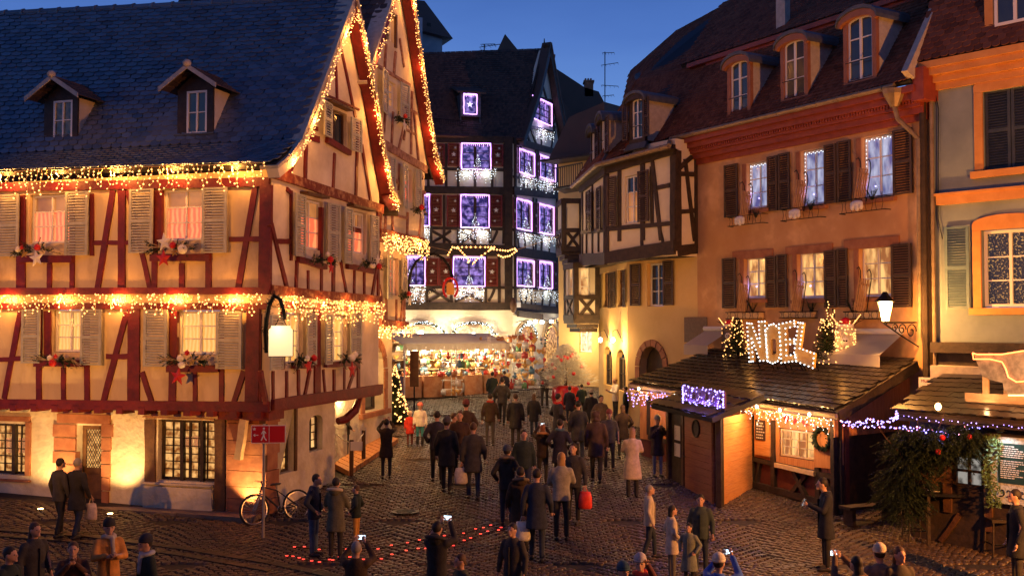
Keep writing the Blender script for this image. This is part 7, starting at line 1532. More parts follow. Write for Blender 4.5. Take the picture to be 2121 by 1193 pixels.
def deer(px, py, pxh, label, lit, mfur, lean=0):
    c = roof_pt(px, py); s_ = c.y/2124; h = pxh*s_; Mx = T(c) @ RZ(-.35); o = put('reindeer_figure', None, None, Mx, label, 'figure', 'furry figures with red caps on the chalet roof')
    q = MB().loft([(0, 0, 0, h*.10, h*.08), (h*.2, 0, 0, h*.18, h*.14), (h*.45, 0, 0, h*.22, h*.16), (h*.7, 0, 0, h*.20, h*.15), (h*.82, 0, 0, h*.12, h*.1)], 12)
    for i in range(240): a = random.uniform(0, 6.28); z = h*random.uniform(.1, .8); R = h*.2; p = Vector((R*math.cos(a), R*.75*math.sin(a), z)); q.add([p+Vector((-.02, 0, 0)), p+Vector((.02, 0, 0)), p*1+Vector((math.cos(a)*.05, math.sin(a)*.05, -.1))], [(0, 1, 2)])
    put('body', q.mesh('body', mfur), o, Mx)
    put('nose', MB().ell((0, -h*.17, h*.45), (h*.10, h*.07, h*.12)).mesh('nose', m_starw, True), o, Mx)
    for x in (-1, 1): put('eye', MB().ell((x*h*.03, -h*.24, h*.48), h*.022, 6, 5).mesh('eye', m_iron), o, Mx)
    put('cap', MB().loft([(h*.84, 0, 0, h*.13, h*.12), (h*.98, 0, 0, h*.11, h*.1), (h*1.03, .01, 0, h*.04, h*.04)], 12).mesh('cap', m_red, True), o, Mx); put('cap_trim', MB().tube([(h*.15*math.cos(a), h*.13*math.sin(a), h*.83) for a in [6.283*i/12 for i in range(13)]], h*.045, 6).mesh('cap_trim', m_wool, True), o, Mx)
    for sg in (-1, 1):
        q = MB().tube([(sg*h*.12, 0, h*.8), (sg*h*.28, 0, h*.92), (sg*h*.36, 0, h*1.12)], [.02, .016, .008], 5).tube([(sg*h*.28, 0, h*.92), (sg*h*.42, 0, h*.98)], [.014, .006], 4); put('antler', q.mesh('antler', m_brown), o, Mx)
    for sg in (-.1, .1): put('leg', MB().box(sg*h-.05, sg*h+.05, -.04, .04, -.12, h*.12).mesh('leg', m_pale), o, Mx)
    b = MB()
    for i in range(lit): a = random.uniform(-3.3, .2); z = h*random.uniform(.1, .95); R = h*.22; b.octa((R*math.cos(a), R*.8*math.sin(a)-.03, z), .018)
    for k in range(10): b.octa((-h*(.12+.24*k/10), -.02, h*(.8+.32*k/10)), .016); b.octa((h*(.12+.24*k/10), -.02, h*(.8+.32*k/10)), .016)
    put('bulbs', b.mesh('bulbs', m_bulb), o, Mx, kind='stuff'); return o
deer(1509, 722, 58, 'grey furry reindeer figure in a red cap at the left end of the rooftop letters', 14, m_fur); deer(1752, 748, 88, 'pale furry reindeer figure wrapped in lights and a red cap, right of the rooftop letters', 90, m_furw)
# awnings on the orange house above the roof
for x0, x1, y0, y1, lab in ((1462, 1512, 684, 722, 'narrow grey folded awning left of the rooftop letters'), (1745, 1872, 690, 742, 'long cream awning above the right part of the chalet roof')):
    u0_, z0_, = FH.uz(x0, y1); u1_, z1_ = FH.uz(x1, y1-2); zt_ = FH.uz((x0+x1)/2, y0)[1]; zb_ = FH.uz((x0+x1)/2, y1)[1]
    o = put('awning', MB().prism([(0, 0)], 0, 0).mesh('x', m_canvas) if False else MB().add([(u0_, -.9, zb_+.12), (u1_, -.9, zb_+.12), (u1_, 0, zt_), (u0_, 0, zt_), (u0_, -.9, zb_-.18), (u1_, -.9, zb_-.18), (u0_, -.88, zb_+.10), (u1_, -.88, zb_+.10)], [(0, 1, 2, 3), (4, 5, 1, 0)]).mesh('cloth', m_canvas), None, FH.M, lab, 'awning')
    put('roller', MB().tube([(u0_, -.05, zt_+.05), (u1_, -.05, zt_+.05)], .08, 6).mesh('roller', m_white), o, FH.M)
# wreath on the chalet shutter
u, z = FK.uz(1713, 908); q = MB()
for i in range(150): a = random.uniform(0, 6.283); c = Vector((.235*math.cos(a), -.04, .235*math.sin(a))); fir_spray(q, c, (-math.sin(a)+random.uniform(-.6, .6), random.uniform(-.8, .1), math.cos(a)+random.uniform(-.6, .6)), .12, nb=4, w=.06)
q.tube([(.235*math.cos(a), -.04, .235*math.sin(a)) for a in [6.283*i/20 for i in range(21)]], .045, 6); put('wreath', q.mesh('wreath', m_fir), None, FK.M @ T(u, -.12, z), 'round fir wreath hanging on the right shutter of the chalet', 'wreath')
# fir boughs piled beside the small chalet
def bough_heap(pts, label, R=.42, n=260, name='fir_boughs'):
    c0_ = pts[0]; o = root(name, c0_, label, 'fir boughs'); q = MB()
    for p in pts:
        for i in range(n):
            a = Vector((random.gauss(0, 1), random.gauss(0, 1), random.gauss(0, 1))).normalized(); c = p+a*R*random.random()**.5; dd = Vector((a.x, a.y, -.5+random.uniform(-.4, .3))); fir_spray(q, c, dd, random.uniform(.2, .4), nb=6, w=.09)
    put('branches', q.mesh('branches', m_fir), o, None, kind='stuff'); return o
bh = bough_heap([P(1880, 925, 21.6), P(1925, 915, 21.4), P(1965, 920, 21.3), P(1895, 965, 21.7), P(1860, 1000, 21.9), P(1868, 1035, 21.9), P(2000, 905, 21.2)], 'dense dark fir boughs climbing the left corner of the small chalet')
for x, y, l_ in ((1952, 906, 'left'), (2008, 905, 'right'), (1943, 935, 'lower')): c = P(x, y, 20.9); put('bauble', MB().ell((0, 0, 0), .06).mesh('bauble', m_red, True), None, T(c), l_+' red bauble hanging in the dark fir boughs', 'bauble', 'red baubles in the fir boughs')
q = MB(); 
for k in range(9):
    p = P(1900+k*4, 1000, 21.6); a = random.uniform(-2.6, -.4); pts = [p]; 
    for j in range(4): p = p+Vector((math.cos(a)*.3, -.05, .35+random.uniform(-.1, .1))); a += random.uniform(-.5, .5); pts.append(p)
    q.tube(pts, [.02, .015, .01, .007, .004], 4)
put('bare_branches', q.mesh('twigs', m_brown), bh, None)
iv = MB()
for i in range(420): t = random.random(); c = P(2052+math.sin(t*9)*6, 900+t*150, 20.75)+Vector((random.uniform(-.14, .14), random.uniform(-.1, .05), 0)); s_ = .035; a = random.uniform(0, 6.28); iv.add([c+Vector((s_*math.cos(a), -.01, s_*math.sin(a))), c+Vector((-s_*math.sin(a), -.03, s_*math.cos(a))), c-Vector((s_*math.cos(a), .0, s_*math.sin(a)))], [(0, 1, 2)])
put('ivy_strand', iv.mesh('leaves', mk('ivy_leaf', (.05, .09, .03), (.10, .16, .06), scale=20, rough=.4)), None, None, 'strand of ivy hanging down beside the menu board', 'plant')

# ================================================================ STREET FURNITURE
# road sign
g = XY(549, 22.25).to_3d(); g.z = gz(22.25); zs0 = P(549, 917, g.y).z; zs1 = P(549, 880, g.y).z; o = root('road_sign', g, 'red pedestrian zone sign on a grey pole with the bicycle leaning behind', 'sign')
put('pole', MB().tube([(g.x, g.y, g.z-.1), (g.x, g.y, zs1+.02)], .03, 8).mesh('pole', mk('galvanised_pole', (.42, .38, .32), rough=.4, metal=.4)), o, None)
Fs = Fac((g.x-.35, g.y-.06), (g.x+.45, g.y+.02)); x0 = Fs.uz(521, 900)[0]; x1 = Fs.uz(592, 900)[0]; m_signr = mk('sign_red', (.55, .015, .025), rough=.35); m_signw = mk('sign_white', (.8, .78, .76), rough=.4)
put('border', MB().box(x0, x1, -.035, -.02, zs0, zs1).mesh('border', m_signw), o, Fs.M); b_ = .014; put('face', MB().box(x0+b_, x1-b_, -.039, -.0355, zs0+b_, zs1-b_).mesh('face', m_signr), o, Fs.M)
xm = x0+(x1-x0)*.52; put('divider', MB().box(xm-.005, xm+.005, -.0425, -.0395, zs0+b_, zs1-b_).mesh('divider', m_signw), o, Fs.M)
hh = zs1-zs0; cx_ = x0+(x1-x0)*.36; mid = zs0+hh*.46; q = MB(); D_ = -.0445
def seg(a, b, w=.02): 
    a = Vector(a); b = Vector(b); d = (b-a).normalized(); n = Vector((-d.y, d.x))*w/2; q.prism([tuple(a-n), tuple(b-n), tuple(b+n), tuple(a+n)], D_-random.uniform(0, .0012), -.0398)
q.tube([(cx_+.005, -.0445, zs0+hh*.83), (cx_+.005, -.0400, zs0+hh*.83)], .024, 10)
for a, b, w in (((cx_, .72), (cx_, .45), .04), ((cx_, .47), (cx_-.05, .15), .026), ((cx_, .47), (cx_+.02, .3), .026), ((cx_+.02, .3), (cx_+.06, .16), .024), ((cx_, .70), (cx_-.05, .52), .02), ((cx_, .70), (cx_+.05, .55), .02)): seg((a[0], zs0+hh*a[1]), (b[0], zs0+hh*b[1]), w)
seg((x0+.05, mid), (x0+.15, mid), .016); seg((x0+.05, mid), (x0+.085, mid+.03), .016); seg((x0+.05, mid), (x0+.085, mid-.03), .016)
put('pictogram', q.mesh('pictogram', m_signw), o, Fs.M, kind='stuff'); put('star_mark', MB().star(x0+.065, zs0+hh*.80, .04, -.0395, .005, cone=False, inner=.5).mesh('star_mark', m_signw), o, Fs.M)
# bicycle
def bicycle(pa, pb, label):
    A_ = G(*pa); B_ = G(*pb); d = (B_-A_); wb = 1.05; d.z = 0; d.normalize(); ang = math.atan2(d.y, d.x); Mx = T(A_) @ RZ(ang) @ Matrix.Rotation(math.radians(-7), 4, 'X'); o = put('bicycle', None, None, Mx, label, 'bicycle'); R = .34
    m_rub = mk('tyre_rubber', (.02, .02, .02), rough=.7); m_al = mk('bare_aluminium', (.5, .48, .45), rough=.3, metal=.8); m_bk = mk('frame_black', (.03, .03, .035), rough=.3)
    for x, nm in ((0, 'front'), (wb, 'rear')):
        w_ = put('wheel', MB().tube([(x+.03*math.cos(a)*0+ .028*math.cos(a), .0, R+.028*math.sin(a)) for a in (0, 3.14)], .02, 6).mesh('hub', m_al), o, Mx)
        put('tyre', MB().tube([(x+R*math.cos(a), 0, R+R*math.sin(a)) for a in [6.2832*i/28 for i in range(29)]], .024, 6, cap=False).mesh('tyre', m_rub), w_, Mx); put('rim', MB().tube([(x+(R-.035)*math.cos(a), 0, R+(R-.035)*math.sin(a)) for a in [6.2832*i/28 for i in range(29)]], .011, 5, cap=False).mesh('rim', m_al), w_, Mx)
        q = MB()
        for i in range(20): a = 6.283*i/20; q.tube([(x+.02*math.cos(a+1), .012*(-1)**i, R+.02*math.sin(a+1)), (x+(R-.04)*math.cos(a), 0, R+(R-.04)*math.sin(a))], .0022, 3)
        put('spokes', q.mesh('spokes', m_al), w_, Mx, kind='stuff')
    bb_ = (wb-.42, 0, R-.05); st = (wb-.48, 0, R+.38); hd = (.20, 0, R+.50); hd2 = (.165, 0, R+.38); q = MB()
    q.tube([hd, st], .017, 6).tube([hd2, bb_], .021, 6).tube([st, bb_], .016, 6).tube([bb_, (wb, .05, R)], .011, 5).tube([bb_, (wb, -.05, R)], .011, 5).tube([st, (wb, .05, R)], .010, 5).tube([st, (wb, -.05, R)], .010, 5).tube([hd, hd2], .022, 6); put('frame', q.mesh('frame', m_bk), o, Mx)
    q = MB()
    for y in (-.055, .055): q.tube([(hd2[0], y, hd2[2]-.02), (0, y, R)], .016, 6)
    q.tube([(hd2[0], -.055, hd2[2]-.02), (hd2[0], .055, hd2[2]-.02)], .02, 6); put('fork', q.mesh('fork', m_al), o, Mx)
    put('handlebar', MB().tube([(.22, 0, hd[2]), (.19, 0, R+.62)], .014, 6).tube([(.20, -.33, R+.63), (.17, 0, R+.62), (.20, .33, R+.63)], .013, 6).mesh('handlebar', m_bk), o, Mx)
    put('seat_post', MB().tube([st, (wb-.50, 0, R+.50)], .013, 6).mesh('seat_post', m_al), o, Mx); put('saddle', MB().loft([(R+.50, wb-.52, 0, .12, .05), (R+.535, wb-.50, 0, .14, .065), (R+.55, wb-.50, 0, .10, .05)], 10).mesh('saddle', m_bk, True), o, Mx)
    put('crank', MB().tube([(bb_[0], -.06, bb_[2]), (bb_[0], .06, bb_[2])], .02, 6).tube([(bb_[0], -.07, bb_[2]), (bb_[0]+.12, -.07, bb_[2]-.12)], .01, 4).tube([(bb_[0], .07, bb_[2]), (bb_[0]-.12, .07, bb_[2]+.12)], .01, 4).mesh('crank', m_bk), o, Mx)
    q = MB().tube([(bb_[0]+.09*math.cos(a), -.045, bb_[2]+.09*math.sin(a)) for a in [6.2832*i/16 for i in range(17)]], .006, 4); put('chainring', q.mesh('chainring', m_al), o, Mx)
bicycle((528, 1088), (600, 1074), 'black mountain bike leaning at the sign pole by the house corner')
# deck with rope rail in the side alcove, with its two posts and notice
gp = G(722, 985); gq = G(755, 962); dkm = m_pinev
Fd_ = Fac(XY(696, G(700, 975).y), XY(760, G(757, 960).y)); dk = root('wooden_deck', G(725, 965), 'low wooden deck along the side wall with two posts and a notice', 'deck')
a0 = G(692, 972); a1 = G(722, 988); a2 = G(825, 918); a3 = G(770, 900)
for i in range(14):
    t0, t1 = i/14+.004, (i+1)/14-.004; p = [a0.lerp(a3, t0), a1.lerp(a2, t0), a1.lerp(a2, t1), a0.lerp(a3, t1)]; put('plank', MB().add([v+Vector((0, 0, .02)) for v in p]+[v+Vector((0, 0, .16)) for v in p], [(3,2,1,0),(4,5,6,7),(0,1,5,4),(1,2,6,5),(2,3,7,6),(3,0,4,7)]).mesh('plank', m_pinev), dk, None)
for px, py in ((728, 986), (753, 962)): c = G(px, py); put('post', MB().box(c.x-.05, c.x+.05, c.y-.05, c.y+.05, c.z, c.z+.98).mesh('post', m_brown), dk, None)
c0_, c1_ = G(728, 986)+Vector((0, 0, .9)), G(753, 962)+Vector((0, 0, .9)); c2_ = G(697, 970)+Vector((0, 0, .95))
put('rope', MB().tube([c2_, c0_.lerp(c2_, .5)-Vector((0, 0, .05)), c0_, c0_.lerp(c1_, .5)-Vector((0, 0, .12)), c1_], .014, 5).mesh('rope', m_canvas), dk, None)
put('notice', MB().box(c0_.x-.02, c0_.x+.30, c0_.y-.08, c0_.y-.06, c0_.z-.20, c0_.z+.04).mesh('notice', m_signw), dk, None)
lamp(loc=G(708, 962)+Vector((0, -.1, 1.9)), e=90, c=(1, .6, .22), r=.05)
put('alcove_lamp', MB().ell((0, 0, 0), .06).mesh('alcove_lamp', m_flood), None, T(G(708, 962)+Vector((0, .1, 2.0))), 'small lamp lighting the shop doorway behind the red awning', 'lamp')
q = MB(); cc = [P(700, 822, 28.0), P(745, 818, 28.6)]; 
q.tube([P(700, 872, 27.8), P(716, 868, 28), P(735, 850, 28.2), P(747, 822, 28.5)], [.10, .12, .12, .07], 8); put('swag_awning', q.mesh('swag', m_redwood), None, None, 'rolled dark red swag awning over the side doorway', 'awning')
# table and stools on the right
def stool(px, py, label, seat=.72):
    g = G(px, py); Mx = T(g); o = put('bar_stool', None, None, Mx, label, 'stool'); 
    for sx_ in (-.17, .17):
        for sy in (-.17, .17): put('leg', MB().tube([(sx_*1.15, sy*1.15, 0), (sx_, sy, seat-.03)], .02, 5).mesh('leg', m_dkwood), o, Mx)
    put('seat', MB().box(-.21, .21, -.2, .2, seat-.03, seat+.03).mesh('seat', m_dkwood), o, Mx); put('footrest', MB().tube([(-.19, -.19, .25), (.19, -.19, .25), (.19, .19, .25), (-.19, .19, .25), (-.19, -.19, .25)], .014, 4).mesh('footrest', m_iron), o, Mx)
    put('backrest', MB().box(-.20, .20, .16, .20, seat+.15, seat+.42).box(-.20, -.17, .165, .195, seat, seat+.2).box(.17, .20, .165, .195, seat, seat+.2).mesh('backrest', m_dkwood), o, Mx)
g = G(1975, 1125); Mx = T(g) @ RZ(-.2); tb = put('high_table', None, None, Mx, 'dark glossy high table with papers in front of the small chalet', 'table'); put('table_top', MB().box(-.62, .55, -.38, .38, 1.03, 1.09).mesh('table_top', mk('gloss_black_top', (.015, .015, .018), rough=.12)), tb, Mx)
for sx_ in (-.55, .48):
    for sy in (-.32, .32): put('leg', MB().box(sx_-.03, sx_+.03, sy-.03, sy+.03, 0, 1.03).mesh('leg', m_dkwood), tb, Mx)
for k, (x, y, r_) in enumerate(((-.35, .1, .2), (.1, -.05, -.3))): put('menu_sheet', MB().box(-.12, .12, -.16, .16, 0, .005).mesh('menu_sheet', m_signw), None, Mx @ T(x, y, 1.092) @ RZ(r_), ['left', 'right'][k]+' paper menu lying on the dark high table', 'menu', 'menus on the high table')
stool(1895, 1120, 'dark bar stool left of the high table'); stool(2068, 1150, 'dark bar stool right of the high table'); stool(1925, 1100, 'dark bar stool half hidden behind the left one')
# bench and log at the chalet side
g = G(1800, 1085); o = root('bench', g, 'low dark bench at the foot of the big chalet side wall', 'bench'); Mx = T(g) @ RZ(.4); put('seat', MB().box(-.7, .7, -.18, .18, .38, .44).mesh('seat', m_dkwood), o, Mx)
for x in (-.55, .55): put('leg', MB().box(x-.05, x+.05, -.15, .15, 0, .38).mesh('leg', m_dkwood), o, Mx)
# trail of a moving red light, shaped as small lights on the cobbles
q = MB(); b = MB(); rp_ = []
for x, y in [(592, 1152), (612, 1160), (640, 1165), (680, 1166), (700, 1158), (745, 1162), (790, 1160), (830, 1145), (880, 1140), (930, 1135), (970, 1122), (1005, 1108), (1040, 1098), (1010, 1092), (965, 1108), (900, 1118), (850, 1128), (790, 1140), (700, 1140), (640, 1140), (595, 1135)]: g = G(x, y); rp_.append(g+Vector((0, 0, .045)))
q.tube(rp_, .008, 4)
for a, c in zip(rp_[:-1], rp_[1:]):
    for k in range(2): p = a.lerp(c, (k+random.random()*.6)/2)+Vector((0, random.uniform(-.12, .12), 0)); b.box(p.x-.028, p.x+.028, p.y-.008, p.y+.008, p.z, p.z+.015)
o = put('red_light_trail', q.mesh('cable', m_iron), None, None, 'trail of a moving red light, shaped as small lights on the near cobbles', 'fairy lights'); put('bulbs', b.mesh('bulbs', emit('red_trail_glow', (1, .04, .02), 3)), o, None, kind='stuff')
# houses on the near side of the square, behind the onlookers
for k, (xa, xb, ya, yb, hh, lab) in enumerate([(-34, -12, 1.5, -1.2, 12, 'plain rendered house on the near left side of the square'), (-11.8, 11.5, -1.3, -1.3, 13, 'plain rendered house at the near side of the square'), (11.8, 34, -1.2, 2, 12, 'plain rendered house on the near right side of the square')]):
    Fn = Fac((xb, yb), (xa, ya)); o = root('near_house', (Fn.pt(Fn.L/2, 0).x, Fn.pt(Fn.L/2, 0).y-3, 0), lab, 'house'); hs_ = []
    for i in range(int(Fn.L/3.2)):
        for z in (1.2, 6.6, 9.4): hs_.append((1.2+i*3.2, 2.3+i*3.2, z, z+1.5))
    put('wall', MB().wall([(0, 0), (Fn.L, 0), (Fn.L, hh), (0, hh)], [rect_pts(r) for r in hs_], thick=.4).mesh('wall', m_yellow), o, Fn.M)
    for r in hs_: put('window', MB().box(r[0], r[1], .2, .25, r[2], r[3]).mesh('window', p_darkp), o, Fn.M)
    put('roof', MB().add([(-.3, -.5, hh), (Fn.L+.3, -.5, hh), (Fn.L+.3, 7, hh+6), (-.3, 7, hh+6)], [(0, 1, 2, 3)]).mesh('roof', m_tilered), o, Fn.M)
# ================================================================ PEOPLE
TS = bpy.data.scenes.new('workbench')
def fuse(mb, voxel, mat, name, smooth=3):
    me = bpy.data.meshes.new(name); me.from_pydata(mb.V, [], mb.F); o = bpy.data.objects.new('tmp', me); TS.collection.objects.link(o)
    m = o.modifiers.new('r', 'REMESH'); m.mode = 'VOXEL'; m.voxel_size = voxel; m.use_smooth_shade = True
    if smooth: m2 = o.modifiers.new('s', 'SMOOTH'); m2.iterations = smooth; m2.factor = .5
    TS.view_layers[0].update(); dg = TS.view_layers[0].depsgraph; out_ = bpy.data.meshes.new_from_object(o.evaluated_get(dg)); out_.name = name; bpy.data.objects.remove(o); bpy.data.meshes.remove(me)
    out_.materials.clear(); out_.materials.append(mat); return out_
CM = {}
def cloth(c, rough=.85):
    k = tuple(c)
    if k not in CM: CM[k] = mk('fabric_%02d' % len(CM), c, tuple(min(1, x*1.5+.005) for x in c), scale=9, rough=rough, bump=.3, bscale=40)
    return CM[k]
m_phone = mk('phone_case', (.02, .02, .02), rough=.3); m_screen = emit('phone_screen', (.65, .85, 1), 3.0, sampling='AUTO', base=(.1, .1, .1)); m_eye = mk('eye_dark', (.02, .015, .012), rough=.3); m_lip = mk('lip', (.35, .12, .10), rough=.5)
HAIR = dict(dark=(.015, .010, .008), brown=(.06, .032, .018), blonde=(.30, .17, .06), grey=(.20, .19, .18), red=(.2, .07, .03))
ARM = {'down': [((.25, .03, 1.14), (.26, -.06, .88))]*2, 'pockets': [((.30, .08, 1.16), (.22, -.12, .98))]*2, 'phone': [((.24, -.08, 1.15), (.07, -.32, 1.22))]*2,
       'up': [((.25, -.20, 1.42), (.09, -.36, 1.66))]*2, 'mouth': [((.24, -.12, 1.18), (.05, -.24, 1.44))]*2, 'one_up': [((.24, -.22, 1.44), (.12, -.40, 1.70)), ((.25, .03, 1.14), (.26, -.06, .88))],
       'bag': [((.25, .03, 1.14), (.27, -.02, .86)), ((.26, .04, 1.14), (.27, -.10, .90))]}
npers = [0]
def person(px, fy, hy, face, label, coat=(.02, .02, .022), length='hip', legs=(.02, .02, .025), hair='dark', style='short', hat=None, arms='down', stride=0, height=None, scarf=None, hood=None, phone=False, bag=None, shoes=(.015, .012, .012), lean=0, kid=False, boots=False, headpitch=0, Y=None, extra=None, group='people in the square'):
    if Y is None:
        if fy is not None: g = G(px, fy)
        else:
            lo, hi = 6., 60.; h_ = height or 1.7
            for _ in range(40):
                m = (lo+hi)/2
                if P(px, hy, m).z > gz(m)+h_: lo = m
                else: hi = m
            g = P(px, hy, lo); g.z = gz(lo)
    else: g = XY(px, Y).to_3d(); g.z = gz(Y)
    H = height or (min(1.9, max(.9, (fy-hy)/2124*g.y)) if fy is not None else 1.7)
    if coat == BK: coat = random.choice([BK, (.022, .02, .032), (.034, .02, .012), (.012, .022, .020), (.034, .032, .032)])
    if legs == BK: legs = random.choice([BK, (.02, .028, .045), (.03, .027, .024)])
    npers[0] += 1; s = H/1.75; near = g.y < 25
    vox = .020 if near else .028
    Mx = T(g) @ RZ(math.radians(face)) @ Matrix.Scale(s, 4) @ Matrix.Rotation(math.radians(-lean), 4, 'X')
    o = put('person', None, None, T(g), label, 'person', group)
    hs = 1.0 if not kid else 1.25
    def ADD(name, me, par=o): return put(name, me, par, Mx)
    hp = math.radians(headpitch); hc = Vector((0, -.02-.06*math.sin(hp)*1.5, 1.62-.02*math.sin(hp)))
    hcx = hc
    st = stride; an = [(.10, -.20*st, .09), (-.10, .22*st, .09+.05*abs(st))]; kn = [(.10, -.16*st-.02*abs(st), .50), (-.10, .04*st, .50)]
    arm = ARM[arms]; r = random.Random(npers[0])
    def A(i, j): p = arm[i][j]; return Vector((p[0]*(1 if i == 0 else -1), p[1]+r.uniform(-.02, .02), p[2]+r.uniform(-.02, .02)))
    # body : one continuous skin surface
    b = MB(); b.ell(hcx, (.076*hs, .094*hs, .115*hs), 14, 10).cap(hcx+Vector((0, .01, -.07)), (0, .02, 1.38), .052, .062, 8).ell(hcx+Vector((0, -.085*hs, -.075*hs)), (.035, .03, .03), 8, 6)
    b.ell((0, .0, 1.27), (.15, .095, .20)).ell((0, 0, 1.02), (.14, .09, .14)).ell(hcx+Vector((0, -.10*hs, -.005)), (.016, .026, .026), 8, 6)
    for sx_ in (-1, 1): b.ell(hcx+Vector((sx_*.078*hs, .0, -.005)), (.012, .024, .034), 6, 5)
    for i in (0, 1):
        sx_ = 1 if i == 0 else -1; sh = Vector((sx_*.175, .0, 1.40)); e, w_ = A(i, 0), A(i, 1); b.cap(sh, e, .048, .040, 8).cap(e, w_, .038, .026, 8)
        d = (w_-e).normalized(); hand = w_+d*.05; b.ell(hand, (.030, .030, .040), 8, 6)
        b.cap((sx_*.085, 0, .95), kn[i], .075, .052, 8).cap(kn[i], an[i], .050, .036, 8).cap((an[i][0], an[i][1]+.03, .04), (an[i][0], an[i][1]-.13, .03), .035, .028, 8)
    body = fuse(b, vox*.85 if near else vox, m_skin, 'body', 2)
    # fingers joined on to the palm
    fb_ = MB()
    for i in (0, 1):
        e, w_ = A(i, 0), A(i, 1); d = (w_-e).normalized(); sd = d.cross(Vector((0, 1, 0)));  sd = sd.normalized() if sd.length > .2 else Vector((1, 0, 0)); inn = d.cross(sd).normalized(); hand = w_+d*.05
        for k, ln in enumerate((.062, .072, .068, .052)):
            p0_ = hand+d*.025+sd*(k-1.5)*.016; p1_ = p0_+d*ln*.5+inn*.008; p2_ = p1_+(d*.7+inn*.6).normalized()*ln*.5; fb_.tube([p0_, p1_, p2_], [.0095, .0088, .007], 5)
        p0_ = hand-sd*.026-d*.01; fb_.tube([p0_, p0_+(d*.5-sd*.8).normalized()*.03, p0_+(d*1.0-sd*.5).normalized()*.055], [.011, .010, .008], 5)
    ver = [tuple(v.co) for v in body.vertices]; nf = len(ver); fcs = [tuple(p.vertices) for p in body.polygons]
    mj = bpy.data.meshes.new('body'); mj.from_pydata(ver+fb_.V, [], fcs+[tuple(x+nf for x in f) for f in fb_.F]); mj.polygons.foreach_set('use_smooth', [True]*len(mj.polygons)); mj.materials.append(m_skin)
    bpy.data.meshes.remove(body); ADD('body', mj)
    q = MB()
    for sx_ in (-1, 1): q.ell(hcx+Vector((sx_*.032*hs, -.086*hs, .012)), (.014, .010, .009), 6, 4)
    ADD('eyes', q.mesh('eyes', m_eye)); ADD('mouth', MB().ell(hcx+Vector((0, -.095*hs, -.052)), (.024, .010, .008), 6, 4).mesh('mouth', m_lip))
    # trousers, shoes
    t = MB(); t.ell((0, 0, .93), (.155, .105, .13))
    for i in (0, 1):
        sx_ = 1 if i == 0 else -1; t.cap((sx_*.085, 0, .90), kn[i], .092, .066, 9).cap(kn[i], (an[i][0], an[i][1], .12), .062, .052, 9)
    ADD('trousers', fuse(t, vox, cloth(legs), 'trousers', 3))
    for i in (0, 1):
        f = MB(); f.cap((an[i][0], an[i][1]+.04, .05), (an[i][0], an[i][1]-.15, .042), .048, .042, 9)
        if boots: f.cap((an[i][0], an[i][1], .08), (kn[i][0], kn[i][1], .40), .062, .066, 9)
        ADD('shoe', fuse(f, vox, cloth(shoes, .5), 'shoe', 2))
    # coat with sleeves
    c = MB(); hem = {'hip': .80, 'thigh': .62, 'knee': .46, 'waist': .92}[length]; fl = {'hip': .0, 'thigh': .03, 'knee': .06, 'waist': -.01}[length]
    c.loft([(hem, 0, .0, .185+fl, .135+fl), ((hem+1.05)/2, 0, 0, .178+fl*.6, .13+fl*.6), (1.05, 0, 0, .165, .12), (1.22, 0, 0, .185, .13), (1.36, 0, .01, .185, .12), (1.44, 0, .015, .12, .10), (1.49, 0, .02, .075, .08)], 16)
    for i in (0, 1):
        sx_ = 1 if i == 0 else -1; sh = Vector((sx_*.165, .01, 1.385)); e, w_ = A(i, 0), A(i, 1); c.cap(sh, e, .072, .060, 9).cap(e, w_-(w_-e).normalized()*.02, .058, .046, 9)
    cm = cloth(coat); ADD('coat', fuse(c, vox, cm, 'coat', 3))
    if near: ADD('front_seam', MB().box(-.006, .006, -.155, -.10, hem+.03, 1.34).mesh('front_seam', cloth(tuple(x*.5 for x in coat))))
    # hair / hats
    hm = cloth(HAIR[hair], .6); h = MB()
    if hat != 'beanie_full':
        h.ell(hcx+Vector((0, .018, .028)), (.086*hs, .098*hs, .108*hs), 12, 8)
        if style == 'long': h.ell(hcx+Vector((0, .055, -.09)), (.085, .06, .16)); h.ell(hcx+Vector((0, .075, -.20)), (.075, .04, .12))
        if style == 'curly':
            for k in range(26): a = r.uniform(0, 6.28); zz = r.uniform(-.14, .1); h.ell(hcx+Vector((math.cos(a)*.10, .03+abs(math.sin(a))*.085, zz)), .038, 7, 5)
        if style == 'bun': h.ell(hcx+Vector((0, .09, .09)), .05)
        hm_ = fuse(h, vox*.9, hm, 'hair', 2)
        # keep the face free: push front vertices behind the hairline
        for v in hm_.vertices:
            if v.co.y < hcx.y-.045*hs and v.co.z < hcx.z+.055*hs: v.co.y = hcx.y-.045*hs+(v.co.y-hcx.y+.045*hs)*.05
        ADD('hair', hm_)
    if hat:
        hcx2 = hcx+Vector((0, .008, .03)); q = MB().loft([(hcx2.z+.015, hcx2.x, hcx2.y, .092*hs, .108*hs), (hcx2.z+.055, hcx2.x, hcx2.y, .096*hs, .110*hs), (hcx2.z+.10, hcx2.x, hcx2.y+.005, .078*hs, .09*hs), (hcx2.z+.135, hcx2.x, hcx2.y+.01, .035*hs, .04*hs)], 16)
        hc_ = cloth(hat if isinstance(hat, tuple) else (.3, .3, .3)); ho_ = ADD('hat', q.mesh('hat', hc_, True)); put('hat_brim', MB().loft([(hcx2.z+.0, hcx2.x, hcx2.y, .094*hs, .110*hs), (hcx2.z+.035, hcx2.x, hcx2.y, .101*hs, .117*hs)], 16).mesh('hat_brim', hc_, True), ho_, Mx)
    if hood is not None:
        q = MB().ell((0, .10, 1.47), (.13, .09, .10)); ADD('hood', fuse(q, vox, cm, 'hood', 2)); q = MB().tube([(.145*math.cos(a), .07+.11*math.sin(a), 1.49+.03*math.sin(a)) for a in [6.2832*i/14 for i in range(15)]], .034, 7); ADD('fur_trim', q.mesh('fur_trim', cloth(hood), True))
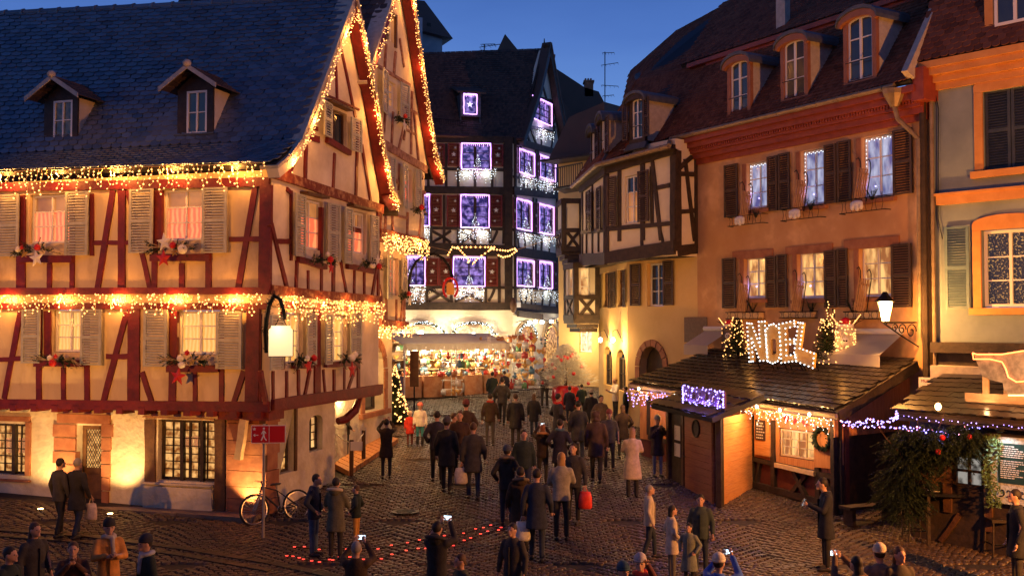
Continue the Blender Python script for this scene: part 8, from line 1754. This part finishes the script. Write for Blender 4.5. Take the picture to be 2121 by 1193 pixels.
    if scarf is not None: q = MB().tube([(.088*math.cos(a), .01+.09*math.sin(a), 1.475+.012*math.sin(a*2)) for a in [6.2832*i/14 for i in range(15)]], .042, 7).cap((.04, -.11, 1.45), (.05, -.135, 1.2), .04, .035, 7); ADD('scarf', fuse(q, vox, cloth(scarf), 'scarf', 2))
    handp = (A(0, 1)+A(1, 1))/2 if arms not in ('one_up',) else A(0, 1)
    W_ = Mx
    if phone:
        d = Vector((0, -.09, .05)); pt_ = handp+d; Mp = W_ @ T(pt_) @ Matrix.Rotation(math.radians(-25 if arms == 'phone' else 0), 4, 'X')
        po = put('phone', MB().box(-.075 if arms == 'up' else -.04, .075 if arms == 'up' else .04, -.006, .004, -.04 if arms == 'up' else -.075, .04 if arms == 'up' else .075).mesh('phone', m_phone), None, Mp, ('camera screen in the hands of the ' if arms == 'up' else 'glowing phone held by the ')+phone, 'phone', 'glowing phones and cameras')
        put('screen', MB().box(-.068 if arms == 'up' else -.034, .068 if arms == 'up' else .034, .0045, .007, -.034 if arms == 'up' else -.068, .034 if arms == 'up' else .068).mesh('screen', m_screen), po, Mp)
    if bag:
        bc, side, blab = bag; w_ = A(0 if side > 0 else 1, 1); Mb = W_ @ T(w_+Vector((0, -.02, -.10))); q = MB().loft([(-.40, 0, 0, .13, .07), (-.36, 0, 0, .155, .085), (-.15, 0, 0, .15, .07), (-.04, 0, 0, .12, .04)], 8); bo = put('carrier_bag', q.mesh('carrier_bag', cloth(bc, .35), True), None, Mb, blab, 'bag'); put('handle', MB().tube([(-.06, 0, -.06), (-.02, 0, .06), (.02, 0, .06), (.06, 0, -.06)], .008, 4).mesh('handle', cloth(bc, .35)), bo, Mb)
    return o, Mx
BK = (.016, .015, .017); NV = (.018, .024, .045); DG = (.05, .052, .05)
pe = person
pe(650, 1152, 982, 80, 'man in dark jacket and blue jeans bending towards the woman in a parka', NV, 'hip', (.05, .08, .14), arms='pockets', headpitch=25)
pe(695, 1160, 990, 170, 'woman in an olive parka with pale fur hood, seen from behind', (.10, .095, .06), 'thigh', BK, style='short', hood=(.42, .36, .27), arms='phone')
pe(738, 1128, 1005, -100, 'person in a short black coat and mustard trousers beside the woman in the parka', BK, 'hip', (.45, .22, .04), hair='brown', arms='pockets')
pe(122, 1112, 950, 150, 'man in a black jacket walking past the old door, nearer the wall lamp', BK, 'hip', BK, arms='down', stride=.6)
pe(158, 1114, 950, 165, 'grey haired man in a black coat passing the old door with a pale bag', BK, 'thigh', NV, hair='grey', arms='bag', stride=.9, bag=((.55, .42, .34), -1, 'pale carrier bag swinging from the hand of the grey haired man by the door'))
pe(1310, 1030, 886, 175, 'long haired woman in a beige coat and black boots seen from behind', (.50, .39, .22), 'knee', BK, hair='blonde', style='long', arms='phone', boots=True, phone='long haired woman in the beige coat')
pe(1362, 988, 862, 15, 'woman in a black coat and grey beanie eating by the chalet', BK, 'thigh', (.16, .15, .14), hair='grey', hat=(.30, .29, .27), arms='mouth')
pe(1712, 1182, 990, -95, 'man in a long black coat reading his phone in front of the chalet', (.012, .013, .02), 'thigh', BK, arms='phone', headpitch=30, phone='man in the long black coat')
pe(1163, 1120, 938, 178, 'blonde woman in a grey puffer jacket looking at her phone, seen from behind', (.22, .21, .18), 'hip', BK, hair='blonde', style='long', arms='phone', phone='blonde woman in the grey puffer')
pe(1188, 1085, 918, -20, 'curly haired woman in a black jacket holding a red carrier bag', BK, 'hip', BK, style='curly', arms='bag', bag=((.75, .05, .03), 1, 'bright red carrier bag held by the curly haired woman'))
pe(1124, 1005, 880, 180, 'person in a dark jacket with an orange fur hood holding a phone high', BK, 'hip', BK, hair='red', style='long', hood=(.50, .24, .09), arms='up', phone='person with the orange fur hood')
pe(1128, 845, 757, 10, 'man in black photographing with raised arms beside the flocked tree', BK, 'hip', BK, arms='up')
pe(1156, 940, 815, 120, 'man in a dark coat with a red scarf in the middle of the lane', BK, 'thigh', BK, scarf=(.45, .03, .03), arms='pockets')
pe(849, 924, 852, 10, 'small child in a red coat standing by the lit tree', (.55, .035, .02), 'thigh', (.12, .03, .02), hair='grey', hat=(.62, .48, .34), kid=True, group='children by the lit tree')
pe(870, 924, 835, 5, 'child in a white jacket, pink hat and teal trousers', (.62, .55, .45), 'hip', (.03, .17, .19), hat=(.62, .16, .13), kid=True, boots=True, group='children by the lit tree')
pe(800, 992, 868, 185, 'broad person in a black coat taking a photo, seen from behind near the deck', BK, 'thigh', (.04, .035, .03), arms='up')
pe(918, 818, 750, 165, 'woman in a dark coat with a shoulder bag browsing the stall', (.03, .04, .035), 'thigh', BK, hair='blonde', arms='phone')
pe(984, 806, 722, 60, 'stall keeper in a blue grey jumper between the racks', (.16, .20, .26), 'hip', (.10, .14, .22), arms='mouth')
pe(716, 952, 838, 120, 'man in a black jacket standing on the deck by the side doorway', BK, 'hip', BK, arms='pockets', shoes=(.01, .01, .01))
pe(1275, 872, 782, -70, 'woman in a white jacket leaning on the yellow wall reading a map', (.55, .48, .38), 'hip', BK, hair='blonde', arms='phone')
pe(1296, 880, 800, -110, 'dark dressed person half hidden behind the woman in the white jacket', BK, 'hip', BK, arms='down')
pe(1015, 924, 815, 175, 'dark clad walker with a red bag strap in the lane', BK, 'hip', (.05, .045, .04), arms='bag', scarf=(.3, .03, .02))
pe(1068, 928, 815, 175, 'tall man in a black coat standing in the lane', BK, 'thigh', BK, hair='brown', arms='down', stride=.3, scarf=(.25, .2, .14))
pe(1106, 905, 815, 160, 'slim person in dark clothes beside the tall man in the lane', BK, 'thigh', BK, hair='brown', style='long')
pe(925, 1022, 838, 170, 'walker in dark clothes, left of the knot of people in the lane', BK, 'thigh', BK, stride=.6, hat=(.05, .05, .06))
pe(952, 1000, 850, 0, 'walker in dark brown coat in the knot of people in the lane', (.04, .02, .012), 'hip', BK, hair='brown', stride=.5)
pe(980, 1035, 850, 185, 'person in black with a pale bag at the right of the knot of people', BK, 'thigh', NV, hair='brown', stride=.4, arms='bag', bag=((.45, .40, .36), 1, 'pale bag carried at the right of the knot of people'))
pe(940, 985, 855, 90, 'short person in rust coloured jacket inside the knot of people', (.12, .035, .015), 'hip', BK, hair='brown')
pe(1078, 1148, 968, 185, 'tall walker in a black coat in the near middle of the square', BK, 'thigh', BK, stride=.7, hood=(.12, .09, .06))
pe(1112, 1162, 972, 175, 'walker in a dark blue coat carrying a big white bag', NV, 'thigh', BK, stride=.5, arms='bag', bag=((.55, .54, .50), 1, 'big white plastic bag hanging low in the near middle of the square'))
pe(1392, 1200, 1048, 100, 'woman in a pale wool coat talking with the couple', (.42, .36, .28), 'thigh', (.10, .09, .08), hair='dark', style='long', arms='pockets')
pe(1452, 1192, 1025, -15, 'big man in a dark green jacket facing the woman in pale wool', (.03, .045, .045), 'hip', BK, arms='down')
pe(1428, 1215, 1085, -30, 'short woman in a grey green coat in front of the big man', (.14, .16, .13), 'knee', BK, hair='dark', style='long', arms='pockets')
pe(1345, 1158, 1005, 90, 'walker in a white knitted jacket and dark trousers', (.42, .36, .27), 'hip', BK, hair='grey', stride=.7)
pe(1205, 868, 795, 190, 'dark clad person standing right of the big red pot', BK, 'hip', BK, arms='phone')
pe(1180, 878, 800, 170, 'person in black in front of the big red pot', BK, 'thigh', BK)
pe(1020, 850, 770, 170, 'person in black walking before the ornament racks', BK, 'thigh', BK, stride=.5)
pe(1045, 838, 768, 200, 'small dark figure by the shop door', BK, 'hip', BK)
pe(1235, 1000, 850, 170, 'walker in a brown coat to the right of the red scarf man', (.06, .035, .022), 'thigh', BK, hair='brown', stride=.6, style='curly')
pe(1262, 975, 850, 0, 'walker in a grey coat near the chalet corner', (.09, .075, .06), 'hip', BK, hair='brown', stride=.5, hat=(.2, .05, .04))
pe(1198, 960, 830, 180, 'walker in black behind the man with the red scarf', BK, 'thigh', BK, stride=.4)
pe(1085, 1040, 890, 10, 'walker in a dark jacket coming up the square', BK, 'hip', NV, stride=.7)
for px, fy, hy, f, c, l_, k_ in [(905, 1000, 845, 185, BK, 'dark walker at the left edge of the knot of people', {}), (965, 965, 830, 175, (.05, .03, .02), 'brown coated walker at the back of the knot of people', dict(hat=(.12, .03, .03))), (1040, 880, 782, 170, BK, 'small dark walker between the racks and the tall man', dict(scarf=(.3, .28, .22))), (1160, 1010, 868, 165, BK, 'black coated walker behind the orange fur hood', dict(scarf=(.06, .12, .16))), (1225, 900, 808, 175, BK, 'dark walker between the red pot and the yellow wall', dict(hat=(.3, .26, .2))), (1245, 925, 818, 20, (.07, .05, .04), 'walker in a dull brown coat near the yellow wall', {}), (1290, 950, 838, 190, BK, 'black clad walker left of the long beige coat', dict(style='long', hair='brown')), (1050, 1090, 925, 175, BK, 'dark walker left of the big white bag', dict(hat=(.04, .05, .08), hood=(.16, .12, .08)))]: pe(px, fy, hy, f, l_, c, random.choice(['hip', 'thigh']), BK, stride=random.uniform(.2, .8), arms=random.choice(['down', 'pockets']), **k_)
# onlookers at the lower edge of the picture
F_ = 'onlookers at the lower edge of the square'
pe(738, None, 1120, 178, 'grey haired onlooker filming with a small camera', BK, 'hip', BK, hair='grey', arms='up', height=1.62, phone='grey haired onlooker', group=F_)
pe(905, None, 1078, 160, 'photographer in a black hooded jacket bending over a camera', BK, 'hip', BK, arms='up', height=1.7, hood=(.02, .02, .025), phone='black hooded photographer', group=F_)
pe(955, None, 1145, -60, 'person in a dark green coat crouching towards the photographer', (.035, .045, .03), 'hip', BK, hair='brown', height=1.55, group=F_)
pe(1062, None, 1082, -30, 'dark haired boy in black turning to the camera', BK, 'hip', BK, height=1.6, group=F_)
pe(226, None, 1075, 30, 'man in an amber jacket, black hat and grey scarf in the near left crowd', (.50, .22, .05), 'hip', BK, hat=(.02, .02, .02), scarf=(.35, .32, .28), arms='phone', height=1.72, group=F_)
pe(304, None, 1108, -50, 'person in a dark jacket and black cap in the near left crowd', BK, 'hip', BK, hat=(.02, .02, .03), scarf=(.3, .32, .36), height=1.68, group=F_)
pe(72, None, 1080, 60, 'dark haired woman turning sideways in the near left corner', BK, 'hip', BK, hair='brown', style='long', height=1.72, group=F_)
pe(20, None, 1130, 80, 'person in black at the very corner of the picture, cut off', BK, 'hip', BK, hair='dark', height=1.7, group=F_)
pe(152, None, 1120, 20, 'short person in a brown jacket between the two men in the near left', (.06, .025, .015), 'hip', BK, hair='brown', height=1.6, arms='mouth', group=F_)
pe(1326, None, 1148, -10, 'woman with a patterned hat and red scarf waving at the near edge', (.10, .03, .03), 'hip', BK, hat=(.35, .33, .34), scarf=(.55, .06, .03), arms='one_up', height=1.62, group=F_)
pe(1290, None, 1165, 20, 'person in a teal hat beside the waving woman', BK, 'hip', BK, hat=(.02, .06, .10), height=1.6, group=F_)
pe(1488, None, 1148, 150, 'person in a cream beanie and bright blue jacket at the near edge', (.03, .09, .40), 'hip', BK, hat=(.55, .50, .40), arms='up', height=1.66, group=F_, phone='person in the cream beanie')
pe(1775, None, 1150, -150, 'dark haired woman raising a phone at the near right edge', (.10, .06, .04), 'hip', BK, style='long', arms='up', height=1.64, phone='dark haired woman at the near right', group=F_)
pe(1822, None, 1128, 170, 'person in a cream knitted hat at the near right edge', (.12, .10, .08), 'hip', BK, hat=(.50, .43, .32), height=1.7, group=F_)
pe(1862, None, 1130, 10, 'woman with brown hair in the near right crowd', (.05, .04, .03), 'hip', BK, hair='brown', style='long', height=1.7, group=F_)
pe(2104, None, 1012, -100, 'dark figure cut off by the right edge beside the menu board', (.012, .012, .014), 'thigh', BK, height=1.85, group=F_)
# pushchair in front
g = P(930, 1150, 15.2); g.z = gz(15.2); o = root('pushchair', g, 'folding pushchair with a black hood beside the photographer', 'pushchair'); Mx = T(g) @ RZ(.6)
put('hood', MB().loft([(.72, 0, .1, .22, .20), (.9, 0, .08, .23, .22), (1.02, 0, .1, .16, .16), (1.06, 0, .1, .05, .05)], 12).mesh('hood', cloth(BK), True), o, Mx); put('seat', MB().box(-.2, .2, -.1, .25, .45, .72).mesh('seat', cloth(BK)), o, Mx)
q = MB().tube([(-.24, -.35, .1), (-.24, .35, .95)], .014, 5).tube([(.24, -.35, .1), (.24, .35, .95)], .014, 5).tube([(-.24, .35, .95), (.24, .35, .95)], .016, 5).tube([(-.24, .3, .1), (-.24, -.1, .6)], .012, 5).tube([(.24, .3, .1), (.24, -.1, .6)], .012, 5); put('frame', q.mesh('frame', bpy.data.materials['galvanised_pole']), o, Mx)
for x in (-.26, .26):
    for y in (-.35, .3): put('wheel', MB().tube([(x-.02, y, .1), (x+.02, y, .1)], .1, 12).mesh('wheel', m_dark), o, Mx)
bpy.data.scenes.remove(TS)
# ================================================================ GROUND : cobbles in fans, kerb, gutter
m_ground = mk('packed_joints', (.020, .014, .010), (.045, .032, .024), scale=2, rough=.8, bump=.6, bscale=12)
m_sett = mk('worn_granite_sett', (.030, .018, .011), (.085, .054, .034), scale=.5, rough=.44, bump=.6, bscale=30, island=[(.026, .016, .011), (.075, .046, .029), (.12, .08, .055), (.045, .028, .018)], spec=.4, dist=.01)
q = MB(); xs = [-80, -30, -14, 14, 30, 80]; ys = [-20]+[float(y) for y in range(14, 62, 1)]+[120]
for j, y in enumerate(ys):
    for x in xs: q.V.append((x, y, gz(y)-.02))
nx = len(xs)
for j in range(len(ys)-1):
    for i in range(nx-1): q.F.append((j*nx+i, j*nx+i+1, (j+1)*nx+i+1, (j+1)*nx+i)); q.M.append(0)
ground = put('ground', q.mesh('ground', m_ground), None, None, kind='structure')
pav = put('cobbled_square', None, None, None, kind='structure')
rng = np.random.default_rng(3)
hx, hy = .078, .054
U = np.array([(-1, -1, -.03), (1, -1, -.03), (1, 1, -.03), (-1, 1, -.03), (-.94, -.92, .016), (.94, -.92, .016), (.94, .92, .016), (-.94, .92, .016), (-.72, -.6, .026), (.72, -.6, .026), (.72, .6, .026), (-.72, .6, .026)])
UF = [(0, 1, 5, 4), (1, 2, 6, 5), (2, 3, 7, 6), (3, 0, 4, 7), (4, 5, 9, 8), (5, 6, 10, 9), (6, 7, 11, 10), (7, 4, 8, 11), (8, 9, 10, 11)]
pos = []
row = .126; period = 2.6; y = 13.2; j = 0
aL = FAg.pt(FAg.L, 0, 1.0)
def ok(x, y):
    if y > 43 or abs(x) > y*.52+.6: return False
    # left: kerb in front of house 1, side street wall
    v = Vector((x, y, 0))-FAg.o
    if v.dot(FAg.u) < FAg.L-.25 and -.62 < v.dot(FAg.y) < 5.5: return False
    v = Vector((x, y, 0))-FBg.o
    if v.dot(FBg.y) > -.02 and (Vector((x, y, 0))-FAg.o).dot(FAg.y) > -.3 and v.dot(FBg.u) < Lg: return False
    return True
while y < 43.5:
    i = 0; x = -16.0+(j % 2)*.1
    while x < 14:
        ph = ((x+(1.3 if (int(y/3.3) % 2) else 0)) % period)/period-.5
        yy = y+.55*(1-4*ph*ph)*1.0; sl = -8*ph*.55/period
        if ok(x, yy): pos.append((x+rng.uniform(-.01, .01), yy+rng.uniform(-.008, .008), math.atan(sl)+rng.uniform(-.05, .05)))
        x += .168
    y += row; j += 1
pos.sort(key=lambda p: (p[0]**2+p[1]**2)+(0 if abs(p[0]) < p[1]*.49 and p[1] > 15.2 else 1e6))
def slope(y): return (gz(y+.1)-gz(y-.1))/.2
ms = bpy.data.meshes.new('sett'); sc0 = np.array([hx, hy, 1]); ms.from_pydata((U*sc0).tolist(), [], UF); ms.materials.append(m_sett)
for p in pos[:299]:
    M = T(p[0], p[1], gz(p[1])+rng.uniform(-.004, .006)) @ Matrix.Rotation(math.atan(slope(p[1])), 4, 'X') @ RZ(p[2]) @ Matrix.Diagonal((rng.uniform(.9, 1.04), rng.uniform(.9, 1.05), 1, 1)); put('sett', ms, pav, M)
R_ = np.array(pos[299:]); n = len(R_); sc = np.stack([hx*rng.uniform(.88, 1.04, n), hy*rng.uniform(.88, 1.05, n), np.ones(n)], 1)
V = U[None]*sc[:, None, :]; c, s_ = np.cos(R_[:, 2])[:, None], np.sin(R_[:, 2])[:, None]
X = V[..., 0]*c-V[..., 1]*s_+R_[:, 0:1]; Yv = V[..., 0]*s_+V[..., 1]*c+R_[:, 1:2]; Zv = V[..., 2]+np.interp(Yv, GY, GZ)+rng.uniform(-.005, .007, n)[:, None]+(V[..., 0]*rng.uniform(-.04, .04, n)[:, None])
co = np.stack([X, Yv, Zv], -1).reshape(-1, 3); F = (np.array(UF)[None]+(np.arange(n)*12)[:, None, None]).reshape(-1)
me = bpy.data.meshes.new('setts'); me.vertices.add(len(co)); me.vertices.foreach_set('co', co.astype(np.float32).ravel()); nf = n*9
me.loops.add(nf*4); me.loops.foreach_set('vertex_index', F.astype(np.int32)); me.polygons.add(nf); me.polygons.foreach_set('loop_start', np.arange(nf, dtype=np.int32)*4); me.polygons.foreach_set('loop_total', np.full(nf, 4, np.int32)); me.update(calc_edges=True); me.materials.append(m_sett)
put('setts', me, pav, None, kind='stuff')
# kerb along house 1
m_kerb = mk('kerb_stone', (.16, .11, .08), (.26, .19, .14), scale=4, rough=.6, bump=.4)
kb = put('pavement', None, None, None, kind='structure'); L_ = FAg.L-.35; zk = gz(24)+.06
q = MB().box(0, L_, -.45, .1, -.3, zk); put('footway', q.mesh('footway', m_kerb), kb, FAg.M)
u = L_
while u > 2: w = random.uniform(.8, 1.1); put('kerb_stone', MB().box(u-w+.01, u-.01, -.62, -.452, -.3, zk+random.uniform(0, .01)).mesh('kerb_stone', m_kerb), kb, FAg.M); u -= w
# shallow gutter of long stones and a cast iron cover
def row_(pts, w, name='gutter_stone'):
    pts = [G(*p) for p in pts]
    for a, b in zip(pts[:-1], pts[1:]):
        n_ = max(1, int((b-a).length/.5)); d = (b-a).normalized(); nn = Vector((-d.y, d.x, 0))*w/2
        for i in range(n_):
            p, q_ = a.lerp(b, (i+.02)/n_), a.lerp(b, (i+.98)/n_); vs = [p-nn, q_-nn, q_+nn, p+nn]
            put(name, MB().add([v+Vector((0, 0, .0)) for v in vs]+[v+Vector((0, 0, .040+random.uniform(0, .006))) for v in vs], [(3,2,1,0),(4,5,6,7),(0,1,5,4),(1,2,6,5),(2,3,7,6),(3,0,4,7)]).mesh(name, m_gut), kb, None)
m_gut = mk('dark_gutter_stone', (.022, .015, .011), (.05, .034, .024), scale=3, rough=.5, bump=.5)
row_([(-20, 1098), (180, 1112), (380, 1138), (560, 1168), (700, 1198)], .22); row_([(-20, 1110), (180, 1125), (380, 1152), (560, 1184)], .20)
g = G(840, 1062); q = MB().tube([(0, 0, .02), (0, 0, .042)], .33, 24); o = put('manhole_cover', q.mesh('plate', m_iron), None, T(g), 'round cast iron cover set in the cobbles', 'manhole cover'); q = MB()
for i in range(-3, 4): q.box(-.24+abs(i)*.03, .24-abs(i)*.03, i*.08-.015, i*.08+.015, .043, .05)
put('ribs', q.mesh('ribs', m_iron), o, T(g), kind='stuff')
print('SETTS', len(pos), 'PEOPLE', npers[0])
